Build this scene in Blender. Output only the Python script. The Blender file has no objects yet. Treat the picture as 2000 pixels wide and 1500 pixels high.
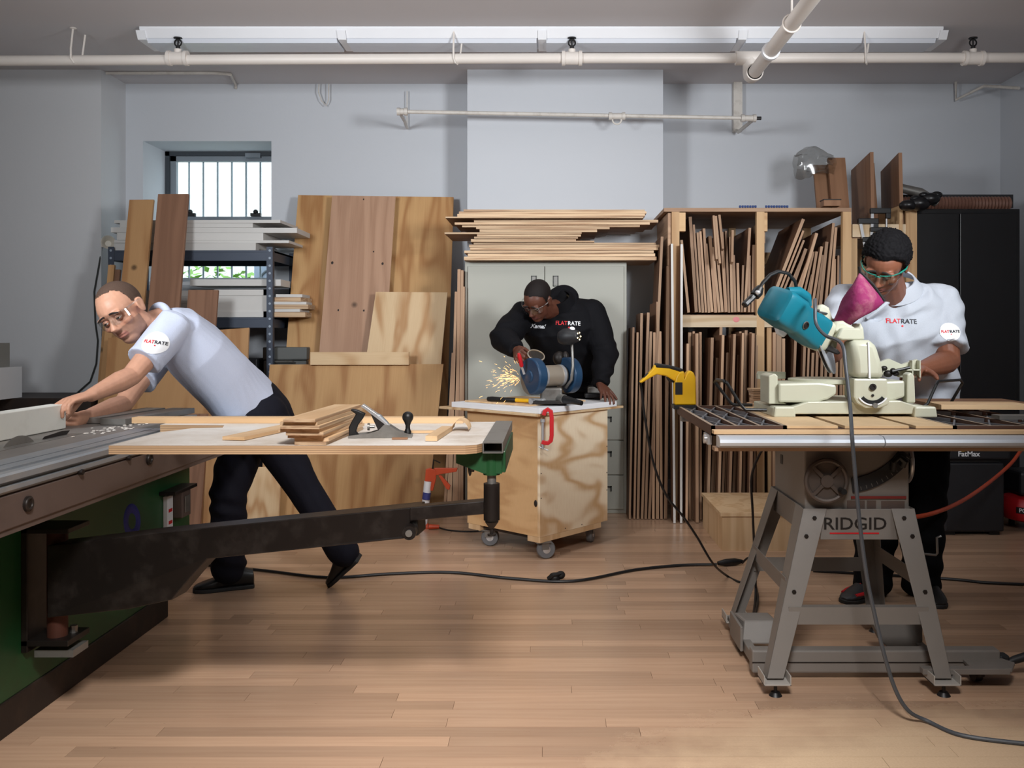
import bpy, bmesh, math, random
import numpy as np
from mathutils import Vector as V, Matrix
from mathutils.bvhtree import BVHTree
S = bpy.context.scene
C = S.collection
R = random.Random(7)
PI = math.pi
# ---------------------------------------------------------------- camera, world, lights, exposure
F, PX, PY, CH = 1750., 1075., 650., 1.2          # focal length in pixels, principal point, camera height
cam = bpy.data.cameras.new('camera'); co = bpy.data.objects.new('camera', cam); C.objects.link(co)
co.location = (0, 0, CH); co.rotation_euler = (PI/2, 0, 0)
cam.sensor_fit = 'HORIZONTAL'; cam.sensor_width = 36; cam.lens = 36*F/2000
cam.shift_x = -(PX-1000)/2000; cam.shift_y = -(750-PY)/2000; cam.clip_start = .05
S.camera = co
w = bpy.data.worlds.new('daylight'); S.world = w; w.use_nodes = True
w.node_tree.nodes['Background'].inputs[0].default_value = (.80, .92, 1, 1)
w.node_tree.nodes['Background'].inputs[1].default_value = 3.8
S.view_settings.view_transform = 'Standard'; S.view_settings.look = 'None'
S.view_settings.exposure = 0; S.view_settings.gamma = 1; S.view_settings.use_curve_mapping = False
def area(name, loc, aim, sx, sy, power, col=(1, 1, 1), spread=180):
    l = bpy.data.lights.new(name, 'AREA'); l.shape = 'RECTANGLE'; l.size = sx; l.size_y = sy
    l.energy = power; l.color = col; l.spread = math.radians(spread)
    o = bpy.data.objects.new(name, l); C.objects.link(o); o.location = loc
    o.rotation_euler = (V(aim)-V(loc)).to_track_quat('-Z', 'Y').to_euler()
    return o
area('strobe_left', (-2.1, 2.0, 2.15), (-.6, 6.4, 2.2), .6, .6, 34, (.92, .96, 1), 112)
area('strobe_right', (1.8, 2.0, 2.15), (-.30, 6.4, 2.15), .6, .6, 41, (.94, .97, 1), 108)
area('strobe_key', (.1, .15, 2.95), (-.35, 2.15, 0), .6, .6, 42, (1, .97, .95), 72)
area('strobe_boom', (.1, 4.3, 3.0), (0, 4.6, 0), 1.8, .7, 9, (1, .98, .96), 150)
# ---------------------------------------------------------------- helpers
def lin(c):
    r = []
    for x in c[:3]:
        x /= 255.
        r.append(x/12.92 if x <= .04045 else ((x+.055)/1.055)**2.4)
    return (*r, 1)
def W(px, py, s):                                  # s = pixels per metre at the wanted depth
    return V(((px-PX)/s, F/s, CH-(py-PY)/s))
def G(px, py):                                     # the point of the floor
    s = (py-PY)/CH
    return V(((px-PX)/s, F/s, 0))
def Z(px, py, z):                                  # the point at height z
    s = (py-PY)/(CH-z)
    return V(((px-PX)/s, F/s, z))
def wm(o):
    m = o.matrix_basis.copy()
    return wm(o.parent) @ m if o.parent else m
def tag(o, label=None, cat=None, group=None, kind=None):
    if label: o['label'] = label
    if cat: o['category'] = cat
    if group: o['group'] = group
    if kind: o['kind'] = kind
    return o
def thing(name, label, cat, loc, group=None, rz=0):
    o = bpy.data.objects.new(name, None); C.objects.link(o); o.location = loc; o.rotation_euler.z = rz
    o.empty_display_size = .05
    return tag(o, label, cat, group)
def frame(p, zdir, xhint=(1, 0, 0)):               # matrix with z along zdir and x near xhint
    z = V(zdir).normalized(); x = V(xhint); x = (x-z*x.dot(z))
    if x.length < 1e-5: x = z.orthogonal()
    x.normalize(); y = z.cross(x)
    return Matrix(((x.x, y.x, z.x, p[0]), (x.y, y.y, z.y, p[1]), (x.z, y.z, z.z, p[2]), (0, 0, 0, 1)))
BOXF = [(0, 3, 2, 1), (4, 5, 6, 7), (0, 1, 5, 4), (1, 2, 6, 5), (2, 3, 7, 6), (3, 0, 4, 7)]
class MB:
    def __init__(s): s.v = []; s.f = []; s.mi = []; s.cur = 0
    def add(s, vs, fs, M=None):
        k = len(s.v)
        s.v += [tuple(M @ V(p)) if M else tuple(p) for p in vs]
        s.f += [tuple(i+k for i in f) for f in fs]; s.mi += [s.cur]*len(fs)
        return s
    def box(s, c, d, M=None):
        x, y, z = d[0]/2, d[1]/2, d[2]/2
        return s.add([(c[0]+a*x, c[1]+b*y, c[2]+e*z) for e in (-1, 1) for a, b in ((-1, -1), (1, -1), (1, 1), (-1, 1))], BOXF, M)
    def bb(s, lo, hi):
        return s.box([(a+b)/2 for a, b in zip(lo, hi)], [b-a for a, b in zip(lo, hi)])
    def bar(s, p, q, wx, wy, hint=(1, 0, 0)):
        p = V(p); q = V(q); L = (q-p).length
        return s.box((0, 0, L/2), (wx, wy, L), frame(p, q-p, hint))
    def hexa(s, b, t):                             # four bottom points, four top points
        return s.add(list(b)+list(t), BOXF)
    def prism(s, poly, a, b, M=None):              # polygon in local xy, from z=a to z=b
        n = len(poly)
        vs = [(x, y, a) for x, y in poly]+[(x, y, b) for x, y in poly]
        return s.add(vs, [tuple(range(n))[::-1], tuple(range(n, 2*n))]+[(i, (i+1) % n, n+(i+1) % n, n+i) for i in range(n)], M)
    def loft(s, rings, cap=True, M=None, closed=True):
        n = len(rings[0]); vs = [p for r in rings for p in r]; fs = []
        for k in range(len(rings)-1):
            for i in range(n if closed else n-1):
                j = (i+1) % n
                fs.append((k*n+i, k*n+j, (k+1)*n+j, (k+1)*n+i))
        if cap:
            fs.append(tuple(range(n))[::-1]); fs.append(tuple(range((len(rings)-1)*n, len(rings)*n)))
        return s.add(vs, fs, M)
    def tube(s, pts, r, n=8, cap=True):
        pts = [V(p) for p in pts]; rs = r if isinstance(r, (list, tuple)) else [r]*len(pts)
        rings = []; t0 = None; nx = None
        for i, p in enumerate(pts):
            t = (pts[min(i+1, len(pts)-1)]-pts[max(i-1, 0)]).normalized()
            nx = t.orthogonal().normalized() if nx is None else (nx-t*nx.dot(t)).normalized()
            ny = t.cross(nx)
            rings.append([p+(nx*math.cos(a)+ny*math.sin(a))*rs[i] for a in [2*PI*k/n for k in range(n)]])
        return s.loft(rings, cap)
    def lathe(s, prof, M=None, n=20, cap=True):
        return s.loft([[(r*math.cos(2*PI*k/n), r*math.sin(2*PI*k/n), z) for k in range(n)] for r, z in prof], cap, M)
    def cyl(s, p, q, r, n=16, r2=None):
        p = V(p); q = V(q)
        return s.lathe([(r, 0), (r if r2 is None else r2, (q-p).length)], frame(p, q-p), n)
    def ell(s, c, r, M=None, n=14, m=9):
        rings = []
        for j in range(1, m):
            th = PI*j/m
            rings.append([(c[0]+r[0]*math.sin(th)*math.cos(2*PI*k/n), c[1]+r[1]*math.sin(th)*math.sin(2*PI*k/n), c[2]-r[2]*math.cos(th)) for k in range(n)])
        k = len(s.v); s.loft(rings, False, M)
        b = len(s.v)
        P = [(c[0], c[1], c[2]-r[2]), (c[0], c[1], c[2]+r[2])]
        s.v += [tuple(M @ V(p)) if M else p for p in P]
        for i in range(n):
            j = (i+1) % n
            s.f.append((k+j, k+i, b)); s.f.append((b-n+i, b-n+j, b+1)); s.mi += [s.cur]*2
        return s
    def capsule(s, pts, rs, n=12):
        s.tube(pts, rs, n)
        s.ell(pts[0], (rs[0],)*3, None, n, 8); s.ell(pts[-1], (rs[-1],)*3, None, n, 8)
        return s
    def ring(s, M, r, t, n=32, k=8):               # torus round local z
        rings = []
        vs = []; fs = []
        for i in range(n):
            a = 2*PI*i/n
            for j in range(k):
                b = 2*PI*j/k
                vs.append(((r+t*math.cos(b))*math.cos(a), (r+t*math.cos(b))*math.sin(a), t*math.sin(b)))
        for i in range(n):
            for j in range(k):
                fs.append((i*k+j, ((i+1) % n)*k+j, ((i+1) % n)*k+(j+1) % k, i*k+(j+1) % k))
        return s.add(vs, fs, M)
    def build(s, name, mat, parent=None, smooth=True, bevel=0, recalc=True, base=True):
        me = bpy.data.meshes.new(name)
        vs = [V(p) for p in s.v]
        o = bpy.data.objects.new(name, me); C.objects.link(o)
        if parent:
            o.parent = parent; inv = wm(parent).inverted(); vs = [inv @ p for p in vs]
        elif base and vs:
            lo = [min(p[i] for p in vs) for i in range(3)]; hi = [max(p[i] for p in vs) for i in range(3)]
            c = V(((lo[0]+hi[0])/2, (lo[1]+hi[1])/2, lo[2])); o.location = c; vs = [p-c for p in vs]
        me.from_pydata([tuple(p) for p in vs], [], s.f)
        for m in (mat if isinstance(mat, (list, tuple)) else [mat]): me.materials.append(m)
        if any(s.mi): me.polygons.foreach_set('material_index', s.mi)
        if recalc:
            bm = bmesh.new(); bm.from_mesh(me); bmesh.ops.recalc_face_normals(bm, faces=bm.faces); bm.to_mesh(me); bm.free()
        if smooth: me.shade_smooth(); me.set_sharp_from_angle(angle=math.radians(38))
        if bevel:
            b = o.modifiers.new('bevel', 'BEVEL'); b.width = bevel; b.segments = 2; b.limit_method = 'ANGLE'; b.angle_limit = math.radians(40)
        me.update()
        return o
def stick(name, P, Q, wx, wy, mat, label=None, cat=None, group=None, parent=None, turn=0, kind=None):
    """a board standing from P to Q: wx across, wy in depth; its own frame so that the grain runs along it"""
    P = V(P); Q = V(Q); M = frame(P, Q-P) @ Matrix.Rotation(turn, 4, 'Z'); L = (Q-P).length
    b = MB().box((0, 0, L/2), (wx, wy, L))
    me = bpy.data.meshes.new(name); me.from_pydata(b.v, [], b.f)
    ms = mat if isinstance(mat, (list, tuple)) else [mat]
    for m in ms: me.materials.append(m)
    if len(ms) > 1:                                # wide faces first material, the four edges second
        wide = (3, 5) if wy > wx else (2, 4)
        me.polygons.foreach_set('material_index', [0 if i in wide else 1 for i in range(6)])
    o = bpy.data.objects.new(name, me); C.objects.link(o)
    if parent: o.parent = parent; o.matrix_basis = wm(parent).inverted() @ M
    else: o.matrix_basis = M
    tag(o, label, cat, group, kind)
    return o
def flat(name, c, d, mat, rz=0, label=None, cat=None, group=None, parent=None, along='X', tilt=(0, 0)):
    """a board lying flat; grain along its own z, laid along x or y of the board"""
    L, wd, t = (d[0], d[1], d[2]) if along == 'X' else (d[1], d[0], d[2])
    u = V((1, 0, tilt[0])) if along == 'X' else V((0, 1, tilt[1]))
    u = Matrix.Rotation(rz, 3, 'Z') @ u
    side = V((0, 0, 1)).cross(u)
    c = V(c)
    return stick(name, c-u.normalized()*L/2, c+u.normalized()*L/2, wd, t, mat, label, cat, group, parent) if False else _flat(name, c, u.normalized(), side.normalized(), L, wd, t, mat, label, cat, group, parent)
def _flat(name, c, u, side, L, wd, t, mat, label, cat, group, parent):
    M = frame(c-u*L/2, u, side)
    b = MB().box((0, 0, L/2), (wd, t, L))
    me = bpy.data.meshes.new(name); me.from_pydata(b.v, [], b.f)
    ms = mat if isinstance(mat, (list, tuple)) else [mat]
    for m in ms: me.materials.append(m)
    if len(ms) > 1: me.polygons.foreach_set('material_index', [0 if i in (2, 4) else 1 for i in range(6)])
    o = bpy.data.objects.new(name, me); C.objects.link(o)
    if parent: o.parent = parent; o.matrix_basis = wm(parent).inverted() @ M
    else: o.matrix_basis = M
    return tag(o, label, cat, group)
def text(name, body, size, M, mat, parent, depth=.0006, squash=1., bold=0., shear=0., target=None, align='CENTER', off=.0012):
    cu = bpy.data.curves.new(name, 'FONT'); cu.body = body; cu.size = size; cu.extrude = depth; cu.offset = bold
    cu.align_x = align; cu.align_y = 'CENTER'; cu.resolution_u = 3; cu.shear = shear
    t = bpy.data.objects.new(name, cu); C.objects.link(t)
    dg = bpy.context.evaluated_depsgraph_get()
    me = bpy.data.meshes.new_from_object(t.evaluated_get(dg)); bpy.data.objects.remove(t)
    n = len(me.vertices); a = np.empty(n*3); me.vertices.foreach_get('co', a); a = a.reshape(-1, 3); a[:, 0] *= squash
    if target is not None: a = project(a, M, target, off)
    else: a = np.array([tuple(M @ V(p)) for p in a])
    inv = wm(parent).inverted() if parent else Matrix()
    a = np.array([tuple(inv @ V(p)) for p in a])
    me.vertices.foreach_set('co', a.ravel()); me.materials.clear(); me.materials.append(mat); me.update()
    o = bpy.data.objects.new(name, me); C.objects.link(o)
    if parent: o.parent = parent
    return o
def project(a, M, bvh, off):                       # lay flat local points on a surface along local -z
    d = -(M.to_3x3() @ V((0, 0, 1))); out = []
    for p in a:
        q = M @ V((p[0], p[1], .12)); h = bvh.ray_cast(q, d, .4)
        out.append(tuple((h[0] if h[0] else q+d*.12)-d*(off+p[2])))
    return np.array(out)
# ---------------------------------------------------------------- materials
def nd(nt, typ, ins=None, **props):
    x = nt.nodes.new(typ)
    for k, v in props.items(): setattr(x, k, v)
    for k, v in (ins or {}).items():
        if isinstance(v, bpy.types.NodeSocket): nt.links.new(v, x.inputs[k])
        else: x.inputs[k].default_value = v
    return x
def newmat(name):
    m = bpy.data.materials.new(name); m.use_nodes = True
    nt = m.node_tree; return m, nt, nt.nodes['Principled BSDF']
def mixc(nt, fac, a, b, blend='MIX'):
    x = nt.nodes.new('ShaderNodeMix'); x.data_type = 'RGBA'; x.blend_type = blend
    for i, v in ((0, fac), (6, a), (7, b)):
        if isinstance(v, bpy.types.NodeSocket): nt.links.new(v, x.inputs[i])
        else: x.inputs[i].default_value = v
    return x.outputs[2]
def math_(nt, op, a, b=0.):
    return nd(nt, 'ShaderNodeMath', {0: a, 1: b}, operation=op).outputs[0]
def mat(name, col, rough=.5, metal=0., var=.08, scale=6., bump=.0, bscale=60., dirt=None, dscale=4., damt=.5, rnd=0., spec=.5, coat=0., stretch=None):
    m, nt, b = newmat(name); L = nt.links
    tc = nd(nt, 'ShaderNodeTexCoord').outputs['Object']
    if stretch: tc = nd(nt, 'ShaderNodeMapping', {0: tc, 3: stretch}).outputs[0]
    c = lin(col); lo = tuple(x*(1-var) for x in c[:3])+(1,); hi = tuple(min(1, x*(1+var)) for x in c[:3])+(1,)
    nz = nd(nt, 'ShaderNodeTexNoise', {'Vector': tc, 'Scale': scale, 'Detail': 3.}).outputs[0]
    k = mixc(nt, nz, lo, hi)
    if dirt:
        dz = nd(nt, 'ShaderNodeTexNoise', {'Vector': tc, 'Scale': dscale, 'Detail': 6., 'Roughness': .65}).outputs[0]
        f = nd(nt, 'ShaderNodeMapRange', {0: dz, 1: .5, 2: .72, 3: 0., 4: damt}).outputs[0]
        k = mixc(nt, f, k, lin(dirt))
    if rnd:
        oi = nd(nt, 'ShaderNodeObjectInfo').outputs['Random']
        v = nd(nt, 'ShaderNodeMapRange', {0: oi, 3: 1-rnd, 4: 1+rnd}).outputs[0]
        k = nd(nt, 'ShaderNodeHueSaturation', {'Color': k, 'Value': v}).outputs[0]
    L.new(k, b.inputs['Base Color'])
    b.inputs['Roughness'].default_value = rough; b.inputs['Metallic'].default_value = metal
    b.inputs['Specular IOR Level'].default_value = spec; b.inputs['Coat Weight'].default_value = coat
    if bump:
        bz = nd(nt, 'ShaderNodeTexNoise', {'Vector': tc, 'Scale': bscale, 'Detail': 3.}).outputs[0]
        bp = nd(nt, 'ShaderNodeBump', {'Height': bz, 'Strength': bump, 'Distance': .01})
        L.new(bp.outputs[0], b.inputs['Normal'])
    return m
def wood(name, light, dark, sc=(3., 3., .7), bands=5., rough=.62, rnd=.12, fine=.35, knots=0., axis='Z', sharp=.5, dust=None, edge=0., eax=1):
    m, nt, b = newmat(name); L = nt.links
    tc = nd(nt, 'ShaderNodeTexCoord').outputs['Object']
    if axis != 'Z':
        tc = nd(nt, 'ShaderNodeMapping', {0: tc, 2: (0, PI/2, 0) if axis == 'X' else (PI/2, 0, 0)}).outputs[0]
    oi = nd(nt, 'ShaderNodeObjectInfo').outputs['Random']
    off = nd(nt, 'ShaderNodeCombineXYZ', {0: math_(nt, 'MULTIPLY', oi, 37.), 1: math_(nt, 'MULTIPLY', oi, 91.), 2: math_(nt, 'MULTIPLY', oi, 53.)}).outputs[0]
    p = nd(nt, 'ShaderNodeVectorMath', {0: nd(nt, 'ShaderNodeVectorMath', {0: tc, 1: sc}, operation='MULTIPLY').outputs[0], 1: off}, operation='ADD').outputs[0]
    n1 = nd(nt, 'ShaderNodeTexNoise', {'Vector': p, 'Scale': 1., 'Detail': 2., 'Roughness': .45, 'Distortion': .4}).outputs[0]
    s = math_(nt, 'MULTIPLY', math_(nt, 'SINE', math_(nt, 'MULTIPLY', n1, bands*6.283)), .5)
    band = math_(nt, 'POWER', math_(nt, 'ADD', s, .5), 1+sharp*2)
    q = nd(nt, 'ShaderNodeVectorMath', {0: p, 1: (40., 40., 4.)}, operation='MULTIPLY').outputs[0]
    fz = nd(nt, 'ShaderNodeTexNoise', {'Vector': q, 'Scale': 1., 'Detail': 3.}).outputs[0]
    fac = math_(nt, 'ADD', math_(nt, 'MULTIPLY', band, 1-fine), math_(nt, 'MULTIPLY', fz, fine))
    k = mixc(nt, fac, lin(light), lin(dark))
    if knots:
        vo = nd(nt, 'ShaderNodeTexVoronoi', {'Vector': nd(nt, 'ShaderNodeVectorMath', {0: tc, 1: off}, operation='ADD').outputs[0], 'Scale': knots*7.}).outputs[0]
        kf = nd(nt, 'ShaderNodeMapRange', {0: vo, 1: .035, 2: .10, 3: .8, 4: 0.}).outputs[0]
        k = mixc(nt, kf, k, lin([x*.42 for x in dark]))
    if dust:
        dz = nd(nt, 'ShaderNodeTexNoise', {'Vector': tc, 'Scale': 5., 'Detail': 6., 'Roughness': .7}).outputs[0]
        k = mixc(nt, nd(nt, 'ShaderNodeMapRange', {0: dz, 1: .38, 2: .62, 3: 0., 4: .8}).outputs[0], k, lin(dust))
    if edge:                                       # plies across the thickness (local y of a board)
        sp = nd(nt, 'ShaderNodeSeparateXYZ', {0: tc}).outputs[eax]
        st = math_(nt, 'GREATER_THAN', math_(nt, 'SINE', math_(nt, 'MULTIPLY', sp, 6.283/edge)), .2)
        k = mixc(nt, math_(nt, 'MULTIPLY', st, .45), k, lin([x*.6 for x in dark]))
    v = nd(nt, 'ShaderNodeMapRange', {0: oi, 3: 1-rnd, 4: 1+rnd}).outputs[0]
    k = nd(nt, 'ShaderNodeHueSaturation', {'Color': k, 'Value': v}).outputs[0]
    L.new(k, b.inputs['Base Color']); b.inputs['Roughness'].default_value = rough
    b.inputs['Specular IOR Level'].default_value = .35
    bp = nd(nt, 'ShaderNodeBump', {'Height': fz, 'Strength': .15, 'Distance': .002}); L.new(bp.outputs[0], b.inputs['Normal'])
    return m
def clear(name, tint=(235, 240, 240), mixg=.12, rough=.05):
    m, nt, b = newmat(name)
    t = nd(nt, 'ShaderNodeBsdfTransparent', {0: lin(tint)}); g = nd(nt, 'ShaderNodeBsdfGlossy', {0: (1, 1, 1, 1), 'Roughness': rough})
    fr = math_(nt, 'POWER', nd(nt, 'ShaderNodeLayerWeight', {0: .5}).outputs['Facing'], 3.)
    x = nd(nt, 'ShaderNodeMixShader', {0: math_(nt, 'ADD', math_(nt, 'MULTIPLY', fr, .45), mixg*.12), 1: t.outputs[0], 2: g.outputs[0]})
    nt.links.new(x.outputs[0], nt.nodes['Material Output'].inputs[0]); return m
def emit(name, col, st):
    m, nt, b = newmat(name); b.inputs['Base Color'].default_value = lin(col)
    b.inputs['Emission Color'].default_value = lin(col); b.inputs['Emission Strength'].default_value = st; return m
M = dict(
    wall=mat('wall_paint', (196, 199, 204), .8, var=.03, scale=1.2, bump=.06, bscale=40),
    pier=mat('pier_paint', (200, 201, 203), .8, var=.03, scale=1.2, bump=.06, bscale=40),
    ceil=mat('ceiling_paint', (202, 198, 199), .85, var=.03, scale=1.),
    pipe=mat('pipe_paint', (222, 214, 206), .45, var=.05),
    rail=mat('rail_paint', (206, 200, 192), .45, var=.08, dirt=(150, 140, 128), damt=.4, dscale=20),
    white=mat('white_enamel', (232, 233, 236), .4, var=.03),
    black=mat('black_plastic', (17, 17, 18), .45, var=.15),
    dark=mat('dark_iron', (30, 25, 23), .5, .3, var=.25, dirt=(70, 58, 50), damt=.35, dscale=9),
    steel=mat('bright_steel', (196, 197, 199), .32, .6, var=.1),
    dull=mat('dull_steel', (140, 138, 134), .42, .7, var=.15, dirt=(90, 84, 78), dscale=8),
    alu=mat('dusty_aluminium', (150, 156, 162), .45, .5, var=.15, scale=9, dirt=(180, 175, 168), dscale=6),
    iron_top=mat('dusty_cast_iron', (128, 124, 120), .5, .35, var=.15, dirt=(176, 168, 156), dscale=5, damt=.5),
    green=mat('machine_green', (24, 72, 38), .42, var=.2, scale=3, dirt=(38, 44, 26), dscale=2.5, damt=.6),
    beam=mat('beam_grey', (98, 84, 78), .5, .2, var=.12, scale=4, dirt=(60, 48, 42), dscale=3, damt=.5),
    kick=mat('kick_brown', (32, 22, 17), .6, var=.3, dirt=(66, 48, 36), dscale=7, damt=.5),
    arm=mat('arm_brown_black', (25, 20, 18), .42, .2, var=.2, dirt=(74, 68, 64), dscale=11, damt=.3),
    red=mat('red_paint', (190, 28, 36), .4, var=.1),
    putty=mat('putty_steel', (168, 168, 158), .5, var=.03, scale=2),
    seam=mat('seam_dark', (58, 60, 58), .6),
    pine=wood('pine_board', (188, 146, 100), (158, 112, 70), (7., 7., 1.1), 3.2, knots=.55),
    cedar=wood('red_brown_board', (146, 108, 84), (116, 82, 62), (9., 9., .5), 4., fine=.5),
    ply=wood('yellow_plywood', (198, 158, 108), (150, 102, 58), (4.0, 4.0, .9), 4.6, knots=.3, sharp=.7, fine=.4),
    plypink=wood('pink_plywood', (184, 148, 122), (152, 116, 92), (6., 6., .5), 4., fine=.55, knots=.5),
    plypale=wood('pale_plywood', (214, 188, 150), (170, 126, 82), (4.2, 4.2, 1.5), 3.6, sharp=1.1, fine=.3),
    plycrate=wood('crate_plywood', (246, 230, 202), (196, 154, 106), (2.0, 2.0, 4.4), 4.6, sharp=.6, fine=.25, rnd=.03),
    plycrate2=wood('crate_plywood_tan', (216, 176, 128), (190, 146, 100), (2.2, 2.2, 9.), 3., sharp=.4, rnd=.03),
    edge=wood('plywood_edge', (212, 184, 150), (160, 124, 94), (20., 90., 2.), 2., rnd=.2),
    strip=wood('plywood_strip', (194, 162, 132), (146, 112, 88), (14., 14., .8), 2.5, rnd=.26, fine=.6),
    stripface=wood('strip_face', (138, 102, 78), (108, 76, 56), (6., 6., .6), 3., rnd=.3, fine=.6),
    lumber=wood('rack_lumber', (206, 172, 130), (176, 136, 96), (9., 9., .8), 3., rnd=.08, knots=.3),
    lumber2=wood('whitewood_lumber', (218, 200, 172), (190, 160, 122), (9., 9., .8), 3., rnd=.08, knots=.3),
    sapele=wood('brown_hardwood', (150, 112, 84), (122, 86, 62), (12., 12., .6), 3., rnd=.14, fine=.6),
    workboard=wood('dusty_work_board', (212, 204, 194), (192, 180, 166), (3., 3., .6), 4., dust=(228, 225, 220), rnd=.02),
    workedge=wood('work_board_edge', (200, 168, 132), (160, 124, 90), (1., 1., 1.), 2., edge=.0062, eax=0, rnd=.02),
    fresh=wood('fresh_pine', (222, 190, 150), (198, 160, 118), (10., 10., .8), 3., rnd=.08),
    whiteboard=mat('white_melamine', (226, 226, 218), .5, var=.05, dirt=(190, 186, 176), dscale=5, damt=.4),
)
# ---------------------------------------------------------------- the room
SW, SC = 260., 275.                                # scale of the back wall and of the column faces
YW, YC, HC = F/SW, F/SC, 3.07
XL, XR, YF = -4.7, 3.38, -2.2
def floor_mat():
    m, nt, b = newmat('maple_floor')
    tc = nd(nt, 'ShaderNodeTexCoord').outputs['Object']
    tone = nd(nt, 'ShaderNodeAttribute', attribute_name='tone').outputs['Fac']
    off = nd(nt, 'ShaderNodeCombineXYZ', {0: math_(nt, 'MULTIPLY', tone, 41.), 1: math_(nt, 'MULTIPLY', tone, 17.)}).outputs[0]
    p = nd(nt, 'ShaderNodeVectorMath', {0: tc, 1: off}, operation='ADD').outputs[0]
    g = nd(nt, 'ShaderNodeTexNoise', {'Vector': nd(nt, 'ShaderNodeVectorMath', {0: p, 1: (2.2, 60., 1.)}, operation='MULTIPLY').outputs[0], 'Scale': 1., 'Detail': 4.}).outputs[0]
    k = mixc(nt, g, lin((204, 172, 144)), lin((172, 136, 110)))
    v = nd(nt, 'ShaderNodeMapRange', {0: tone, 3: .78, 4: 1.12}).outputs[0]
    k = nd(nt, 'ShaderNodeHueSaturation', {'Color': k, 'Value': v}).outputs[0]
    sc = nd(nt, 'ShaderNodeTexNoise', {'Vector': nd(nt, 'ShaderNodeVectorMath', {0: tc, 1: (9., 26., 1.)}, operation='MULTIPLY').outputs[0], 'Scale': 1., 'Detail': 5., 'Roughness': .7}).outputs[0]
    k = mixc(nt, nd(nt, 'ShaderNodeMapRange', {0: sc, 1: .69, 2: .74, 3: 0., 4: .6}).outputs[0], k, lin((70, 56, 46)))
    d = nd(nt, 'ShaderNodeVectorMath', {0: nd(nt, 'ShaderNodeVectorMath', {0: nd(nt, 'ShaderNodeVectorMath', {0: tc, 1: (1.15, 2.3, 0)}, operation='SUBTRACT').outputs[0], 1: (.75, 1.35, 1)}, operation='MULTIPLY').outputs[0]}, operation='LENGTH').outputs['Value']
    dn = nd(nt, 'ShaderNodeTexNoise', {'Vector': tc, 'Scale': 7., 'Detail': 7., 'Roughness': .7}).outputs[0]
    dust = nd(nt, 'ShaderNodeMapRange', {0: math_(nt, 'ADD', d, math_(nt, 'MULTIPLY', dn, .6)), 1: .72, 2: 1.15, 3: .85, 4: 0.}).outputs[0]
    sp = nd(nt, 'ShaderNodeTexNoise', {'Vector': tc, 'Scale': 160., 'Detail': 2.}).outputs[0]
    k = mixc(nt, dust, k, mixc(nt, sp, lin((206, 176, 142)), lin((226, 200, 166))))
    nt.links.new(k, b.inputs['Base Color'])
    rr = nd(nt, 'ShaderNodeMapRange', {0: dust, 3: .24, 4: .9}).outputs[0]; nt.links.new(rr, b.inputs['Roughness'])
    b.inputs['Specular IOR Level'].default_value = .5
    bp = nd(nt, 'ShaderNodeBump', {'Height': g, 'Strength': .08, 'Distance': .002}); nt.links.new(bp.outputs[0], b.inputs['Normal'])
    return m
M['floor'] = floor_mat(); M['joint'] = mat('floor_joint', (92, 62, 42), .8)
fl = MB().bb((XL, YF, -.06), (XR, YW, -.0035)).build('floor', M['joint'], base=False, smooth=False); tag(fl, kind='structure')
PWID = .064
def plank_mesh(name, boxes, tones):
    v = []; f = []
    for (x0, x1, y0, y1), t in zip(boxes, tones):
        k = len(v)
        z = -.0002*R.random()
        v += [(x0, y0, -.004), (x1, y0, -.004), (x1, y1, -.004), (x0, y1, -.004), (x0, y0, z), (x1, y0, z), (x1, y1, z), (x0, y1, z)]
        f += [tuple(i+k for i in q) for q in BOXF[1:]]
    me = bpy.data.meshes.new(name); me.from_pydata(v, [], f); me.materials.append(M['floor'])
    at = me.attributes.new('tone', 'FLOAT', 'POINT'); at.data.foreach_set('value', [t for t in tones for _ in range(8)])
    o = bpy.data.objects.new(name, me); C.objects.link(o); o.parent = fl; return o
far = []; far_t = []; y = YF
while y < YW-.001:
    y1 = min(y+PWID, YW); x = XL-R.random()*.8
    while x < XR:
        L = R.uniform(.45, 1.6); a, b_ = max(x, XL), min(x+L, XR); x += L
        if b_-a < .02: continue
        bx = (a+.0006, b_-.0006, y+.0007, y1-.0007); t = R.random()
        if 2.2 < y < 4.9 and b_ > -.64*y-.3 and a < .56*y+.3: plank_mesh('plank', [bx], [t])
        else: far.append(bx); far_t.append(t)
    y = y1
tag(plank_mesh('plank_field', far, far_t), kind='stuff')
def slab(name, lo, hi, m):
    return tag(MB().bb(lo, hi).build(name, m, smooth=False), kind='structure')
WX0, WX1, WZ0, WZ1 = -3.06, -2.096, 1.56, 2.64     # window opening
b = MB(); o4 = [(XL, 0), (XR, 0), (XR, HC), (XL, HC)]; i4 = [(WX0, WZ0), (WX1, WZ0), (WX1, WZ1), (WX0, WZ1)]
vs = [(x, yy, z) for yy in (YW, YW+.5) for q in (o4, i4) for x, z in q]
fs = [(i, (i+1) % 4, 4+(i+1) % 4, 4+i) for i in range(4)]+[(8+i, 12+i, 12+(i+1) % 4, 8+(i+1) % 4) for i in range(4)]
fs += [(4+i, 4+(i+1) % 4, 12+(i+1) % 4, 12+i) for i in range(4)]+[(i, 8+i, 8+(i+1) % 4, (i+1) % 4) for i in range(4)]
tag(b.add(vs, fs).build('wall_back', M['wall'], smooth=False), kind='structure')
slab('wall_left', (XL-.15, YF, 0), (XL, YW, HC), M['pier'])
slab('wall_right', (XR, YF, 0), (XR+.15, YW, HC), M['wall'])
slab('wall_front', (XL, YF-.15, 0), (XR, YF, HC), M['pier'])
slab('ceiling', (XL, YF, HC), (XR, YW+.5, HC+.12), M['ceil'])
slab('pillar_1', (XL, YC, 0), (-3.19, YW, HC), M['pier'])
slab('pillar_2', (-.59, YC, 0), (.80, YW, HC), M['wall'])
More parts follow.
